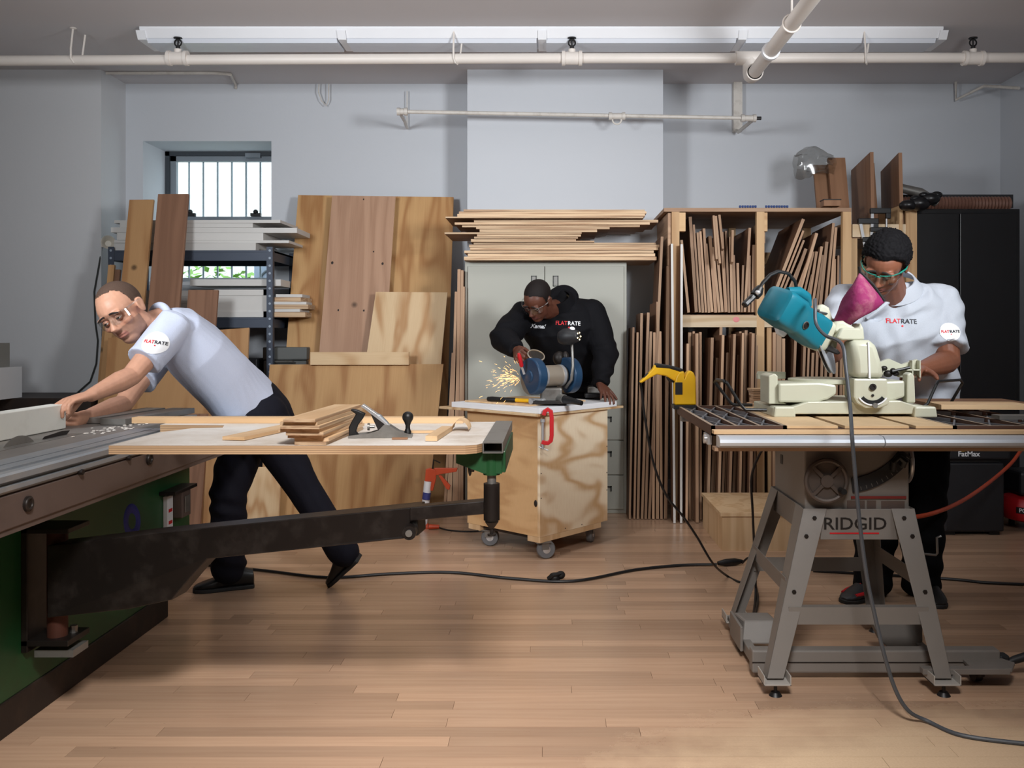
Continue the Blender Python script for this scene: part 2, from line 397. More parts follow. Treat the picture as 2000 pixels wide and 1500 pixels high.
for x0, x1 in ((-3.19, -.59), (.80, XR)): tag(MB().bb((x0, YW-.012, 0), (x1, YW, .1)).build('baseboard_%d' % (1 if x0 < -1 else 2), M['white'], smooth=False), kind='structure')
# window
SF = 246.; YF_ = F/SF
win = bpy.data.objects.new('window_1', None); C.objects.link(win); win.location = ((WX0+WX1)/2, YF_, WZ0); tag(win, kind='structure')
M['sash'] = mat('sash_grey', (126, 134, 142), .45, var=.05); M['sashdark'] = mat('sash_dark_grey', (52, 58, 64), .5)  # mid grey for the sashes, darker grey for the outer frame and fan ring
M['pane'] = clear('window_glass', (246, 250, 250))
def wframe(b, x0, x1, z0, z1, t, y0, y1):
    b.bb((x0, y0, z0), (x0+t, y1, z1)); b.bb((x1-t, y0, z0), (x1, y1, z1)); b.bb((x0, y0, z0), (x1, y1, z0+t)); b.bb((x0, y0, z1-t), (x1, y1, z1))
b = MB(); wframe(b, WX0, WX1, WZ0, WZ1, .035, YF_, YF_+.12); b.build('window_frame', M['sashdark'], win, False)
b = MB(); wframe(b, WX0+.035, WX1-.035, 2.08, WZ1-.03, .045, YF_+.02, YF_+.06); us = b.build('upper_sash', M['sash'], win, False)
MB().bb((WX0+.075, YF_+.036, 2.12), (WX1-.075, YF_+.042, WZ1-.07)).build('pane', M['pane'], us, False)
for x in (-2.86, -2.34): MB().bb((x-.04, YF_-.01, 2.125), (x+.04, YF_+.02, 2.15)).ell((x, YF_, 2.16), (.02, .02, .02)).build('latch', M['black'], us)
MB().bb((-2.42, YF_-.012, WZ1-.05), (-2.3, YF_+.02, WZ1-.015)).build('sash_stop', M['sash'], win, False)
b = MB(); wframe(b, WX0+.035, WX1-.035, WZ0+.03, 2.09, .05, YF_+.06, YF_+.1); lsash = b.build('lower_sash', M['white'], win, False)
MB().bb((WX0+.08, YF_+.076, WZ0+.07), (WX1-.08, YF_+.082, 2.05)).build('pane', M['pane'], lsash, False)
MB().bb((WX0, YW+.01, WZ0-.0), (WX1, YF_, WZ0+.025)).build('window_sill', M['white'], win, False)
gd = thing('window_guard', 'black steel bars fixed outside the basement window', 'window bars', ((WX0+WX1)/2, YF_+.117, WZ0))
M['bars'] = mat('guard_paint', (160, 168, 176), .5)
for k in range(9):
    x = WX0+.03+k*.115; MB().cyl((x, YF_+.117, WZ0+.0), (x, YF_+.117, WZ1), .008, 8).build('bar', M['bars'], gd)
for z in (WZ0+.20,): MB().bb((WX0, YF_+.110, z-.009), (WX1, YF_+.1178, z+.009)).build('cross_bar', M['bars'], gd, False)
# outside: a pale block wall, a bank of shrubs, a grey unit
def brick():
    m, nt, b = newmat('pale_block_wall')
    tc = nd(nt, 'ShaderNodeTexCoord').outputs['Object']
    mp = nd(nt, 'ShaderNodeMapping', {0: tc, 2: (PI/2, 0, 0)}).outputs[0]
    br = nd(nt, 'ShaderNodeTexBrick', {0: mp, 1: lin((228, 224, 220)), 2: lin((214, 208, 204)), 3: lin((240, 240, 238)), 'Scale': 4.})
    nt.links.new(br.outputs[0], b.inputs['Base Color']); b.inputs['Roughness'].default_value = .9; return m
tag(MB().bb((-9, 10.4, -.5), (1, 10.6, 4.3)).build('wall_outside', brick(), smooth=False), kind='structure')
tag(MB().bb((-9, YW+.5, .9), (1, 10.4, 1.4)).build('ground_outside', mat('paving_grey', (190, 188, 182), .9), smooth=False), kind='structure')
M['leaf'] = mat('shrub_leaf', (126, 168, 74), .6, var=.3, scale=5., rnd=.1)
sh = thing('shrub', 'sunlit green shrub outside the lower window pane', 'shrub', (-3.4, 9.2, 1.4))
b = MB()
for k in range(420):
    p = V((min(-3.05, R.gauss(-3.6, .33)), R.gauss(9.3, .2), 1.42+abs(R.gauss(0, .22)))); a = R.random()*6.28; t = R.uniform(-.7, .7)
    u = V((math.cos(a), math.sin(a), t))*.06; v_ = V((-math.sin(a), math.cos(a), .5))*.03
    b.add([p-u, p+v_, p+u, p-v_], [(0, 1, 2, 3)])
tag(b.build('foliage', M['leaf'], sh, False, recalc=False), kind='stuff')
b = MB()
for k in range(9): b.tube([(-3.9+k*.09, 9.3, 1.4), (-3.95+k*.1+R.uniform(-.1, .1), 9.3, 1.75)], .012, 5)
b.build('stem', mat('shrub_stem', (92, 76, 56), .8), sh)
ac = thing('condenser_unit', 'grey metal box outside the lower window pane', 'unit', (-2.75, 9.2, 1.4))
MB().bb((-2.98, 9.0, 1.4), (-2.56, 9.4, 1.95)).build('housing', mat('unit_grey', (132, 140, 156), .6), ac, False, .01)
MB().ring(Matrix.Translation((-2.77, 8.995, 1.68)) @ Matrix.Rotation(PI/2, 4, 'X'), .16, .012).build('fan_ring', M['sashdark'], ac)
# ---------------------------------------------------------------- pipes and lights under the ceiling
YP, ZP = 5.5, 2.885
mp = thing('sprinkler_pipe', 'long white sprinkler main running below the ceiling along the back wall', 'pipe', (0, YP, ZP))
MB().tube([(XL+.02, YP, ZP-.02), (0, YP, ZP), (XR-.02, YP, ZP+.004)], .031, 16).build('pipe', M['pipe'], mp)
for px in (348, 1117, 1900):
    x = (px-PX)/318; c = V((x, YP, ZP))
    MB().cyl(c-V((.055, 0, 0)), c+V((.055, 0, 0)), .04, 16).cyl(c-V((.062, 0, 0)), c-V((.042, 0, 0)), .046, 16).cyl(c+V((.042, 0, 0)), c+V((.062, 0, 0)), .046, 16).cyl(c, c+V((0, 0, .055)), .022, 12).build('tee_coupling', M['pipe'], mp)
    h = MB().cyl(c+V((0, 0, .055)), c+V((0, 0, .07)), .014, 10)
    hp = c+V((0, 0, .095))
    h.ring(frame(hp, (0, 1, 0)), .021, .005, 20, 6).cyl(hp-V((0, 0, .02)), hp+V((0, 0, .02)), .005, 8).cyl(hp+V((0, 0, .025)), hp+V((0, 0, .031)), .026, 16)
    h.build('sprinkler_head', M['black'], mp)
for px in (145, 887, 1686):
    x = (px-PX)/318
    MB().tube([(x, YP-.01, HC), (x, YP-.036, ZP+.05), (x, YP-.036, ZP-.01), (x+.01, YP-.02, ZP-.033), (x+.02, YP, ZP-.036), (x+.03, YP+.034, ZP), (x+.05, YP+.036, HC-.03)], .006, 8).ell((x, YP-.01, HC-.004), (.02, .02, .006)).build('hanger', M['pipe'], mp)
XB = 1.226
bp_ = thing('branch_pipe', 'white pipe coming off the sprinkler main towards the viewer', 'pipe', (XB, YP, 2.77))
MB().tube([(XB, YP-.09, 2.765), (XB, 3.0, 2.775), (XB, -1.9, 2.8)], .039, 18).build('pipe', M['pipe'], bp_)
MB().cyl((XB-.09, YP, ZP), (XB+.09, YP, ZP), .043, 16).cyl((XB, YP, ZP), (XB, YP, ZP-.05), .043, 16).build('tee', M['pipe'], bp_)
MB().tube([(XB, YP, ZP-.04), (XB, YP, 2.80), (XB, YP-.015, 2.775), (XB, YP-.04, 2.765), (XB, YP-.13, 2.765)], .045, 18).cyl((XB, YP-.1, 2.765), (XB, YP-.13, 2.765), .052, 18).build('elbow', M['pipe'], bp_)
MB().cyl((XB, YP-.5, 2.767), (XB, YP-.53, 2.767), .05, 18).build('collar', M['white'], bp_)
MB().cyl((XB+.0, 4.55, 2.80), (XB+.0, 4.55, HC), .006, 8).ring(frame((XB, 4.55, 2.772), (0, 1, 0)), .045, .005).build('hanger', M['pipe'], bp_)
n4 = ['first', 'second', 'third', 'fourth']
M['diff'] = mat('fixture_diffuser', (214, 218, 226), .35, var=.02)
for k in range(4):
    x0 = -2.51+k*1.2275; x1 = x0+1.2275
    t = thing('ceiling_light', 'unlit white strip light, %s fixture of the ceiling row counted from the window side' % n4[k], 'light', ((x0+x1)/2, 5.62, HC-.07), 'strip lights in one row')
    prof = [(5.47, HC), (5.47, HC-.012), (5.50, HC-.06), (5.72, HC-.06), (5.77, HC-.02), (5.77, HC)]
    MB().loft([[(x, a, z) for a, z in prof] for x in (x0, x1)]).build('housing', M['white'], t, False)
    MB().loft([[(x, a, z) for a, z in [(5.505, HC-.06), (5.52, HC-.085), (5.70, HC-.085), (5.715, HC-.06)]] for x in (x0+.03, x1-.03)]).build('diffuser', M['diff'], t, False)
    for x in ((x0, x1) if k in (0, 3) else (x0,)):
        if (k == 0 and x == x1): continue
        MB().loft([[(x+d, a+(a-5.62)*.04, z-.012) for a, z in prof[1:5]] for d in (-.02, .03)]).build('end_band', M['white'], t, False)
ra = thing('rail_pipe', 'thin white pipe rail on brackets across the column under the ceiling', 'pipe rail', (.2, 6.12, 2.6))
SRL = 286.; a, q = W(780, 218, SRL), W(1475, 231, SRL)
MB().tube([a, (a+q)/2, q], .0135, 10).build('rail', M['rail'], ra)
for px, py, L in ((1205, 227, .05), (1462, 231, .045), (786, 218, .03)):
    c = W(px, py, SRL); MB().cyl(c-V((L, 0, 0)), c+V((L, 0, 0)), .021, 12).cyl(c-V((L+.006, 0, 0)), c-V((L-.016, 0, 0)), .026, 12).cyl(c+V((L-.016, 0, 0)), c+V((L+.006, 0, 0)), .026, 12).build('coupling', M['rail'], ra)
MB().ring(frame(W(1205, 234, SRL), (0, 1, 0)), .03, .006).build('ring', M['rail'], ra)
c = W(1478, 231, SRL); MB().cyl(c, c+V((.03, 0, 0)), .012, 10).build('end_plug', M['black'], ra)
MB().tube([W(780, 219, SRL), W(790, 236, 272), W(795, 250, 261.5)], .012, 8).tube([W(795, 178, 261.5), W(795, 248, 261.5)], .004, 6).build('bracket', M['rail'], ra)
MB().tube([W(1437, 153, 261.), W(1437, 252, 261.), W(1442, 258, 264), W(1472, 233, SRL)], .013, 8).bb(tuple(W(1433, 256, 262)-V((.0, .0, .0))), tuple(W(1450, 153, 262)+V((0, .06, 0)))).build('bracket', M['rail'], ra)
rb = thing('wall_bracket', 'thin white bent pipe bracket below the ceiling in the far corner', 'bracket', W(1900, 195, 262))
MB().tube([W(1867, 160, 262), W(1867, 195, 262), W(1922, 168, 268), W(1990, 172, 282)], .011, 8).build('pipe', M['rail'], rb)
tag(MB().tube([(-3.18, YC+.05, HC-.012), (-2.4, YC+.05, HC-.012), (-2.3, YC+.08, HC-.012), (-2.36, YW-.012, HC-.012), (-2.36, YW-.012, HC-.04)], .011, 8).build('ceiling_conduit', M['rail']), 'thin white conduit running along the ceiling beside the pillar', 'conduit')
tag(MB().tube([W(623, 164, 261.8), W(622, 180, 261.8), W(628, 197, 261.8), W(637, 207, 261.8), W(642, 195, 261.8), W(642, 164, 261.8)], .0045, 6).build('cable_loop', M['rail']), 'white cable loop hanging on the wall under the ceiling', 'cable')
# ---------------------------------------------------------------- steel shelving under the window
M['shelf'] = mat('shelf_blue_grey', (66, 74, 88), .5, .3, var=.1); M['hole'] = mat('post_hole', (150, 162, 176), .5)
SH = 285.; ys = F/SH; X0s, X1s, ysb = -3.03, -1.905, YW-.06
su = thing('steel_shelving', 'blue-grey perforated steel shelving unit standing below the window', 'shelving', ((X0s+X1s)/2, (ys+ysb)/2, 0))
for x in (X0s, X1s):
    for yy in (ys, ysb):
        sx = 1 if x == X0s else -1; sy = 1 if yy == ys else -1
        b = MB().bb((min(x, x+sx*.04), yy-.0015, 0), (max(x, x+sx*.04), yy+.0015, 1.79)).bb((x-.0015, min(yy, yy+sy*.04), 0), (x+.0015, max(yy, yy+sy*.04), 1.79))
        p = b.build('post', M['shelf'], su, False)
        if yy == ys:
            h = MB()
            for k in range(33): h.cyl((x+sx*.018, yy-.0025, .1+k*.052), (x+sx*.018, yy-.001, .1+k*.052), .0085, 8)
            tag(h.build('holes', M['hole'], p), kind='stuff')
for z in (.32, .80, 1.305, 1.765):
    b = MB().bb((X0s, ys+.003, z-.07), (X1s, ys+.012, z)).bb((X0s, ysb-.012, z-.07), (X1s, ysb, z)).bb((X0s, ys+.003, z-.07), (X0s+.012, ysb, z)).bb((X1s-.012, ys+.003, z-.07), (X1s, ysb, z)).bb((X0s, ys, z-.012), (X1s, ysb, z))
    b.build('shelf', M['shelf'], su, False)
M['panel'] = mat('white_panel', (206, 204, 200), .55, var=.06, rnd=.06)
ordn = ['first', 'second', 'third', 'fourth', 'fifth', 'sixth', 'seventh', 'eighth', 'ninth', 'tenth', 'eleventh', 'twelfth', 'thirteenth', 'fourteenth', 'fifteenth', 'sixteenth', 'seventeenth', 'eighteenth', 'nineteenth', 'twentieth', 'twenty-first', 'twenty-second', 'twenty-third', 'twenty-fourth']
z = 1.767
for k, (x0, x1, d, t) in enumerate([(-3.0, -2.02, .46, .05), (-3.0, -1.80, .40, .018), (-2.98, -1.98, .46, .05), (-3.02, -1.75, .42, .035), (-2.96, -2.05, .44, .03), (-3.0, -1.85, .46, .02)]):
    flat('white_board', ((x0+x1)/2, ys+.02+d/2, z+t/2), (x1-x0, d, t), M['panel'], R.uniform(-.02, .02), 'off-white panel lying on the top steel shelf, %s from the bottom of the pile' % ordn[k], 'panel', 'white panels on the top shelf')
    z += t+.001
def pdoor(c, w_, h_, label):                       # recessed panel door standing on edge
    t = thing('cabinet_door', label, 'panel', c); x, yy, zz = c
    b = MB().bb((x-w_/2, yy, zz), (x+w_/2, yy+.02, zz+h_)); b.build('slab', M['panel'], t, False)
    b = MB(); wframe(b, x-w_/2, x+w_/2, zz, zz+h_, .04, yy-.008, yy); b.build('raised_frame', M['panel'], t, False); return t
pdoor((-2.15, ys+.05, 1.308), .42, .19, 'white framed cabinet door standing on edge on the middle steel shelf')
z = 1.308
for k, (x0, x1, d, t) in enumerate([(-2.86, -2.42, .4, .06), (-2.88, -2.44, .4, .03), (-2.8, -2.42, .35, .05), (-2.84, -2.45, .35, .04)]):
    flat('white_board', ((x0+x1)/2, ys+.03+d/2, z+t/2), (x1-x0, d, t), M['panel'], 0, 'white board lying on the middle shelf behind the tall planks, %s from its bottom' % ordn[k], 'panel', 'white boards on the middle shelf'); z += t+.001
z = 1.502
flat('white_board', (-2.18, ys+.2, z+.045), (.62, .3, .045), M['panel'], .03, 'long white board lying across the framed door on the middle shelf', 'panel')
z = 1.308
for k, (x0, x1, t, rz) in enumerate([(-1.92, -1.7, .035, .1), (-1.935, -1.72, .02, -.1), (-1.91, -1.68, .03, .1), (-1.93, -1.70, .018, .2), (-1.92, -1.71, .03, -.15), (-1.9, -1.72, .02, .1)]):
    flat('offcut', ((x0+x1)/2, ys+.22, z+t/2), (x1-x0, .36, t), M['panel'] if k % 2 else M['edge'], rz*.4, 'pale offcut piled at the middle shelf end, %s from its bottom' % ordn[k], 'offcut', 'offcuts at the shelf end'); z += t+.001
# dark clutter of the lower shelf
def toolbox(lo, hi, m, label, handle=None):
    t = thing('tool_case', label, 'case', ((lo[0]+hi[0])/2, (lo[1]+hi[1])/2, lo[2]))
    zm = lo[2]+(hi[2]-lo[2])*.7
    MB().bb(lo, (hi[0], hi[1], zm-.004)).build('body', m, t, False, .008)
    MB().bb((lo[0]-.004, lo[1]-.004, zm), (hi[0]+.004, hi[1]+.004, hi[2])).build('lid', m, t, False, .008)
    xm = (lo[0]+hi[0])/2
    MB().tube([(xm-.07, lo[1]-.004, zm-.02), (xm-.06, lo[1]-.035, zm-.01), (xm+.06, lo[1]-.035, zm-.01), (xm+.07, lo[1]-.004, zm-.02)], .008, 6).build('handle', handle or M['dull'], t)
M['case'] = mat('case_black', (32, 33, 36), .5, var=.2)
toolbox((-2.35, ys+.05, .802), (-2.03, ys+.35, 1.02), M['case'], 'black tool case on the lower shelf beside the shelf post', M['red'])
toolbox((-2.0, ys+.1, .802), (-1.7, ys+.4, 1.1), mat('case_grey', (92, 94, 92), .6), 'grey tool case on the lower shelf behind the leaning plywood')
toolbox((-2.75, ys+.05, .802), (-2.42, ys+.35, 1.0), M['case'], 'black tool case on the lower shelf behind the stooping man')
toolbox((-2.2, ys+.04, .322), (-1.75, ys+.4, .66), M['case'], 'black case on the bottom shelf beside the leaning plywood')
# clip lamp and its cable on the left wall
M['cream'] = mat('lamp_cream', (206, 200, 188), .5)
cl = thing('clip_lamp', 'small round cream clip lamp on the wall above the shelving post', 'lamp', W(205, 475, 279))
c = W(203, 475, 279); MB().lathe([(.028, 0), (.03, .01), (.045, .07), (.048, .075), (.042, .07), (.02, .02)], frame(c+V((.0, .06, 0)), (.5, -1, .1)), 20).build('shade', M['cream'], cl)
MB().bb(tuple(c+V((-.05, .06, -.02))), tuple(c+V((.02, .1, .02)))).build('clip', M['cream'], cl, False)
tag(MB().tube([W(200, 480, 274), W(193, 520, 275.5), W(184, 570, 275.6), W(186, 630, 275.6), W(191, 665, 275.6), W(188, 710, 275.6), W(176, 745, 275.6), W(150, 768, 275.6), W(120, 780, 275.6)], .006, 6).build('lamp_cable', M['seam']), 'thin grey cable hanging from the clip lamp down the wall', 'cable')
# boxes and bench by the left wall
bn = thing('low_bench', 'dark low bench against the pale wall behind the saw fence board', 'bench', W(120, 1008, 296))
p0 = W(-70, 775, 292)
MB().bb((-3.95, 5.75, .70), (-2.95, 6.3, .78)).build('top', M['kick'], bn, False)
for x in (-3.93, -3.41, -2.99):
    MB().bb((x, 5.76, 0), (x+.035, 6.29, .70)).build('leg', M['pier'] if x < -3.0 else M['kick'], bn, False)
MB().bb((-3.9, 6.25, .1), (-2.98, 6.27, .7)).build('back', M['kick'], bn, False)
bx = thing('wooden_cupboard', 'small cupboard with grey doors standing on the low bench', 'cupboard', (-3.75, 5.7, .70))
gx = M['dull']; M['greydoor'] = mat('cupboard_grey', (110, 112, 114), .55); M['tan'] = mat('cupboard_tan', (150, 132, 108), .6)
MB().bb((-4.1, 5.55, .78), (-3.45, 5.85, .98)).build('body', M['pier'], bx, False)
MB().bb((-4.05, 5.54, .80), (-3.83, 5.552, .97)).build('door', M['tan'], bx, False)
MB().bb((-3.82, 5.54, .80), (-3.65, 5.552, .97)).build('door', M['greydoor'], bx, False)
MB().bb((-3.64, 5.54, .80), (-3.46, 5.552, .97)).build('door', M['greydoor'], bx, False)
cb = thing('carton', 'grey carton with a dark patterned end on the small cupboard', 'carton', (-3.75, 5.62, .98))
MB().bb((-4.1, 5.55, .98), (-3.5, 5.8, 1.135)).build('box', mat('carton_grey', (128, 126, 120), .6), cb, False)
b = MB().bb((-3.61, 5.545, .99), (-3.515, 5.551, 1.125)); b.build('dark_label', M['black'], cb, False)
b = MB()
for k in range(4):
    for j in range(2): b.ell((-3.587+.05*j, 5.545, 1.008+k*.032), (.017, .003, .011))
tag(b.build('label_pattern', M['pier'], cb), kind='stuff')
# ---------------------------------------------------------------- boards and sheets leaning along the wall
def sheetq(bl, br, tl, tr, t, m, label, cat='plywood sheet', group=None, name='plywood_sheet', y0=None):
    P = (bl+br)/2; Q = (tl+tr)/2; Mx = frame(P, Q-P, (1, 0, 0)); inv = Mx.inverted()
    front = [inv @ p for p in (bl, br, tr, tl)]
    me = bpy.data.meshes.new(name)
    vs = [tuple(p) for p in front]+[tuple(p+V((0, t, 0))) for p in front]
    me.from_pydata(vs, [], [(0, 1, 2, 3), (7, 6, 5, 4), (0, 4, 5, 1), (1, 5, 6, 2), (2, 6, 7, 3), (3, 7, 4, 0)])
    for q in (m, M['edge']): me.materials.append(q)
    me.polygons.foreach_set('material_index', [0, 0, 1, 1, 1, 1])
    o = bpy.data.objects.new(name, me); C.objects.link(o); o.matrix_basis = Mx
    return tag(o, label, cat, group)
def at(X, yimg, s): return V((X, F/s, CH-(yimg-PY)/s))
def fl0(X, s): return V((X, F/s, 0.001))
SB, ST = 290., 264.5
sheetq(fl0(-1.863, SB), fl0(-.715, SB), at(-1.863, 381, ST), at(-.715, 385, ST), .018, M['ply'], 'largest yellow plywood sheet leaning on the back wall behind the others')
sheetq(fl0(-1.63, 293.), fl0(-1.17, 293.), at(-1.59, 382, 268), at(-1.13, 384, 268), .018, M['plypink'], 'pinkish knotty plywood sheet leaning on the big yellow sheet')
pk = bpy.data.objects['plywood_sheet.001']; b = MB(); Mk = wm(pk)
for x, z, r in ((.05, .60, .9), (-.30, .50, .9), (.13, 1.02, .7), (-.16, 1.02, .8), (.06, 1.40, .6), (-.12, 1.40, .6), (-.19, 1.75, .9), (.10, 1.84, .5), (.17, 1.75, .8), (.0, 2.24, .5), (-.21, .9, .5), (-.05, .74, .5)):
    b.ell((x if abs(x) < .2 else x*.65, -.0005, z), (.010*r, .0015, .013*r), Mk, 10, 6)
tag(b.build('knots', M['kick'], pk), kind='stuff')
sheetq(V((-1.32, F/291.6, .45)), V((-.78, F/291.6, .45)), at(-1.22, 570, 279.5), at(-.72, 571, 279.5), .012, M['plypale'], 'small pale plywood panel with brown figure leaning on the yellow sheet')
flat('pine_plank', V((-1.28, F/290.5, 1.2-(700-PY)/290.5)), (.66, .03, .085), M['plypale'], 0, 'short pale plank lying on edge across the leaning sheets', 'plank')
sheetq(fl0(-1.88, 303.), fl0(-.80, 303.), at(-1.89, 712, 290), at(-.72, 711, 290), .018, M['ply'], 'low wide plywood sheet leaning in front of the other sheets')
sheetq(fl0(-2.02, 309.), fl0(-1.72, 309.), at(-1.98, 912, 306), at(-1.72, 912, 306), .018, M['plypale'], 'small pale panel on the floor behind the stooping man')
def lean(px0, px1, ytop, st, sb, t, m, label, cat='plank', group=None, name='plank', shift=0., zb=.001):
    X0, X1 = (px0-PX)/st, (px1-PX)/st
    return stick(name, V(((X0+X1)/2+shift, F/sb, zb)), V(((X0+X1)/2, F/st, CH-(ytop-PY)/st)), X1-X0, t, m, label, cat, group)
lean(254, 301, 391, 289, 313, .02, M['pine'], 'tall yellow pine plank leaning on the steel shelving', shift=.02)
lean(310, 369, 380, 289, 313, .022, M['cedar'], 'tall red-brown plank leaning on the shelving in front of the window', shift=.02)
lean(369, 427, 567, 297, 313, .02, M['cedar'], 'short red-brown plank beside the tall red-brown plank')
lean(213, 225, 518, 289, 304, .02, M['pine'], 'narrow pine batten leaning on the shelving post')
lean(226, 236, 527, 289, 304, .02, M['cedar'], 'narrow brown batten beside the pine batten at the shelving post')
lean(208, 232, 640, 296, 309, .03, M['pine'], 'pine plank leaning near the wall behind the face of the stooping man')
sheetq(fl0(-2.86, 311.), fl0(-1.95, 311.), at(-2.86, 660, 302), at(-1.95, 640, 302), .02, M['pine'], 'knotty pine panel standing behind the arms of the stooping man', 'panel', None, 'pine_sheet')
# ---------------------------------------------------------------- the file cabinet and the stack on it
SK = 294.; yk = F/SK; XK0, XK1 = (908-PX)/SK, (1224-PX)/SK; ZK = CH+(650-511)/SK
fc = thing('file_cabinet', 'tall putty-grey steel cabinet with two doors above drawers', 'cabinet', ((XK0+XK1)/2, yk+.2, 0))
MB().bb((XK0, yk, .0), (XK1, yk+.40, ZK)).build('carcass', M['putty'], fc, False, .004)
XM = (1064-PX)/SK
for a, q in ((XK0+.02, XM-.002), (XM+.002, XK1-.02)):
    d = MB().bb((a, yk-.012, .72), (q, yk-.001, ZK-.03)).build('door', M['putty'], fc, False, .003)
    hx = q-.07 if a < XM-.1 else a+.07
    b = MB(); wframe(b, hx-.018, hx+.018, ZK-.165, ZK-.095, .005, yk-.017, yk-.011); b.build('handle', M['seam'], d, False)
    MB().bb((hx-.012, yk-.014, ZK-.155), (hx+.012, yk-.0118, ZK-.1)).build('pull_recess', M['dull'], d, False)
for z0, z1 in ((.03, .25), (.26, .48), (.49, .71)):
    d = MB().bb((XK0+.02, yk-.012, z0), (XK1-.02, yk-.001, z1)).build('drawer', M['putty'], fc, False, .003)
    for hx in (XK0+.2, XK1-.15):
        b = MB(); b.bb((hx-.05, yk-.02, z1-.075), (hx+.05, yk-.011, z1-.065)).bb((hx+.04, yk-.02, z1-.10), (hx+.05, yk-.011, z1-.065)); b.build('handle', M['seam'], d, False)
z = ZK+.001; k = 0                                  # stack, from the bottom: left px, right px, thickness, extra depth to the front, material
stack = [(907, 1281, 16, .12), (915, 1279, 13, .11), (908, 1276, 11, .12), (919, 1285, 12, .10), (917, 1287, 12, .10), (925, 1281, 8, .09), (920, 1160, 7, .10), (920, 1125, 8, .08), (926, 1128, 9, .10), (932, 1134, 10, .09),
         (870, 1136, 8, .12), (938, 1166, 12, .12), (930, 1190, 9, .10), (903, 1250, 9, .08), (889, 1268, 10, .10), (926, 1286, 12, .08), (872, 1255, 7, .12), (895, 1259, 12, .13), (898, 1262, 11, .12), (906, 1258, 8, .10)]
for k, (a, q, t, ex) in enumerate(stack):
    s = SK+4; x0, x1 = (a-PX)/s, (q-PX)/s; t = t*.42/s
    d = .34+ex
    flat('plywood_offcut', ((x0+x1)/2, yk-ex+d/2+R.uniform(-.02, .01), z+t/2), (x1-x0, d, t), [M['strip'], M['edge']], R.uniform(-.012, .012), 'plywood offcut in the pile on the grey cabinet, %s from the bottom' % ordn[k], 'plywood offcut', 'plywood pile on the grey cabinet')
    z += t+R.choice([.001, .0015, .002, .004])
# ---------------------------------------------------------------- the timber rack
SR = 304.; yr = F/SR; ZR = CH+(650-406)/SR; ybk = YW-.03
rk = thing('timber_rack', 'open two-bay timber rack of rough lumber holding plywood strips', 'rack', ((1480-PX)/SR, yr+.4, 0))
def post(x0, x1, z0, z1, y=yr, t=.04, m='lumber', nm='post'): return stick(nm, V(((x0+x1)/2, y+t/2, z0)), V(((x0+x1)/2, y+t/2, z1)), x1-x0, t, M[m], parent=rk)
xs = [(1312-PX)/SR, (1327-PX)/SR, (1478-PX)/SR, (1493-PX)/SR, (1646-PX)/SR, (1663-PX)/SR]
for i in (0, 2, 4):
    post(xs[i], xs[i+1], 0, ZR-.025); post(xs[i], xs[i+1], 0, ZR-.025, ybk-.05)
flat('top_board', ((1480-PX)/SR, (yr+ybk)/2, ZR-.012), ((1668-1302)/SR, ybk-yr, .024), M['strip'], parent=rk)
flat('side_board', (xs[0]-.012, (yr+ybk)/2+.02, ZR-.2), (.02, ybk-yr, .34), M['strip'], parent=rk, along='Y')
for i in (2, 4): flat('side_board', (xs[i+1]+.012, (yr+ybk)/2+.02, ZR-.15), (.02, ybk-yr-.1, .14), M['strip'], parent=rk, along='Y')
for a, q in ((1327, 1339), (1493, 1499)): flat('corner_block', ((a+q)/2/SR-PX/SR, yr+.03, ZR-.09), ((q-a)/SR, .06, .12), M['lumber'], parent=rk)
for a, q in ((xs[1], xs[2]), (xs[3], xs[4])):
    zm = CH-(614-PY)/SR
    flat('shelf_rail', ((a+q)/2, yr+.02, zm-.045), (q-a, .038, .075), M['lumber2'], parent=rk)
    flat('shelf_board', ((a+q)/2, (yr+ybk)/2+.03, zm-.009), (q-a, ybk-yr-.06, .016), M['strip'], parent=rk)
    flat('back_rail', ((a+q)/2, ybk-.05, 1.75), (q-a, .03, .09), M['lumber'], parent=rk)
MB().ell(((1438-PX)/SR, yr+.0005, CH-(624-PY)/SR), (.022, .0015, .018)).build('pink_mark', mat('pink_paint', (222, 140, 140), .7), rk)
stick('loose_post', V(((1507-PX)/SR, yr+.03, 0)), V(((1503-PX)/SR, yr+.03, 1.24)), .03, .04, M['lumber'], 'slender lumber post standing beside the middle post of the rack', 'post')
cnt = {}
def slip(xb, xt, yt, th, where, dep=.35, s=SR-3, zb=0.001, m=None, yb=None, front=0., bot=None):
    """a strip of plywood standing on its end, seen on its edge"""
    k = cnt[where] = cnt.get(where, 0)+1
    if yb is not None: zb = CH-(yb-PY)/s+.003
    P = V(((xb-PX)/s, F/s+dep/2, zb)); Q = V(((xt-PX)/s, F/s+dep/2+.02, CH-(yt-PY)/s))
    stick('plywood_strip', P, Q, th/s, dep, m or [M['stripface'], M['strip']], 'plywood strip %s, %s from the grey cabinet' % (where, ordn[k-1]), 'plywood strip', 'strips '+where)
UL = "in the rack's upper bay before the middle post"
for xb, xt, yt, th, dp in [(1345, 1332, 470, 5, .3), (1360, 1349, 425, 6, .5), (1367, 1356, 440, 4, .4), (1373, 1364, 455, 5, .3), (1379, 1369, 453, 4, .35), (1385, 1376, 447, 5, .3), (1391, 1380, 478, 5, .4), (1398, 1388, 462, 6, .3), (1405, 1393, 484, 5, .3), (1411, 1400, 470, 5, .4), (1418, 1411, 455, 6, .45), (1424, 1419, 452, 4, .3), (1430, 1428, 464, 5, .35), (1436, 1434, 500, 5, .3), (1443, 1442, 516, 5, .3), (1449, 1453, 520, 4, .25), (1455, 1466, 447, 5, .5), (1463, 1465, 501, 5, .3), (1470, 1474, 480, 5, .35), (1475, 1477, 485, 4, .3)]:
    slip(xb, xt, yt, th, UL, dp, yb=613)
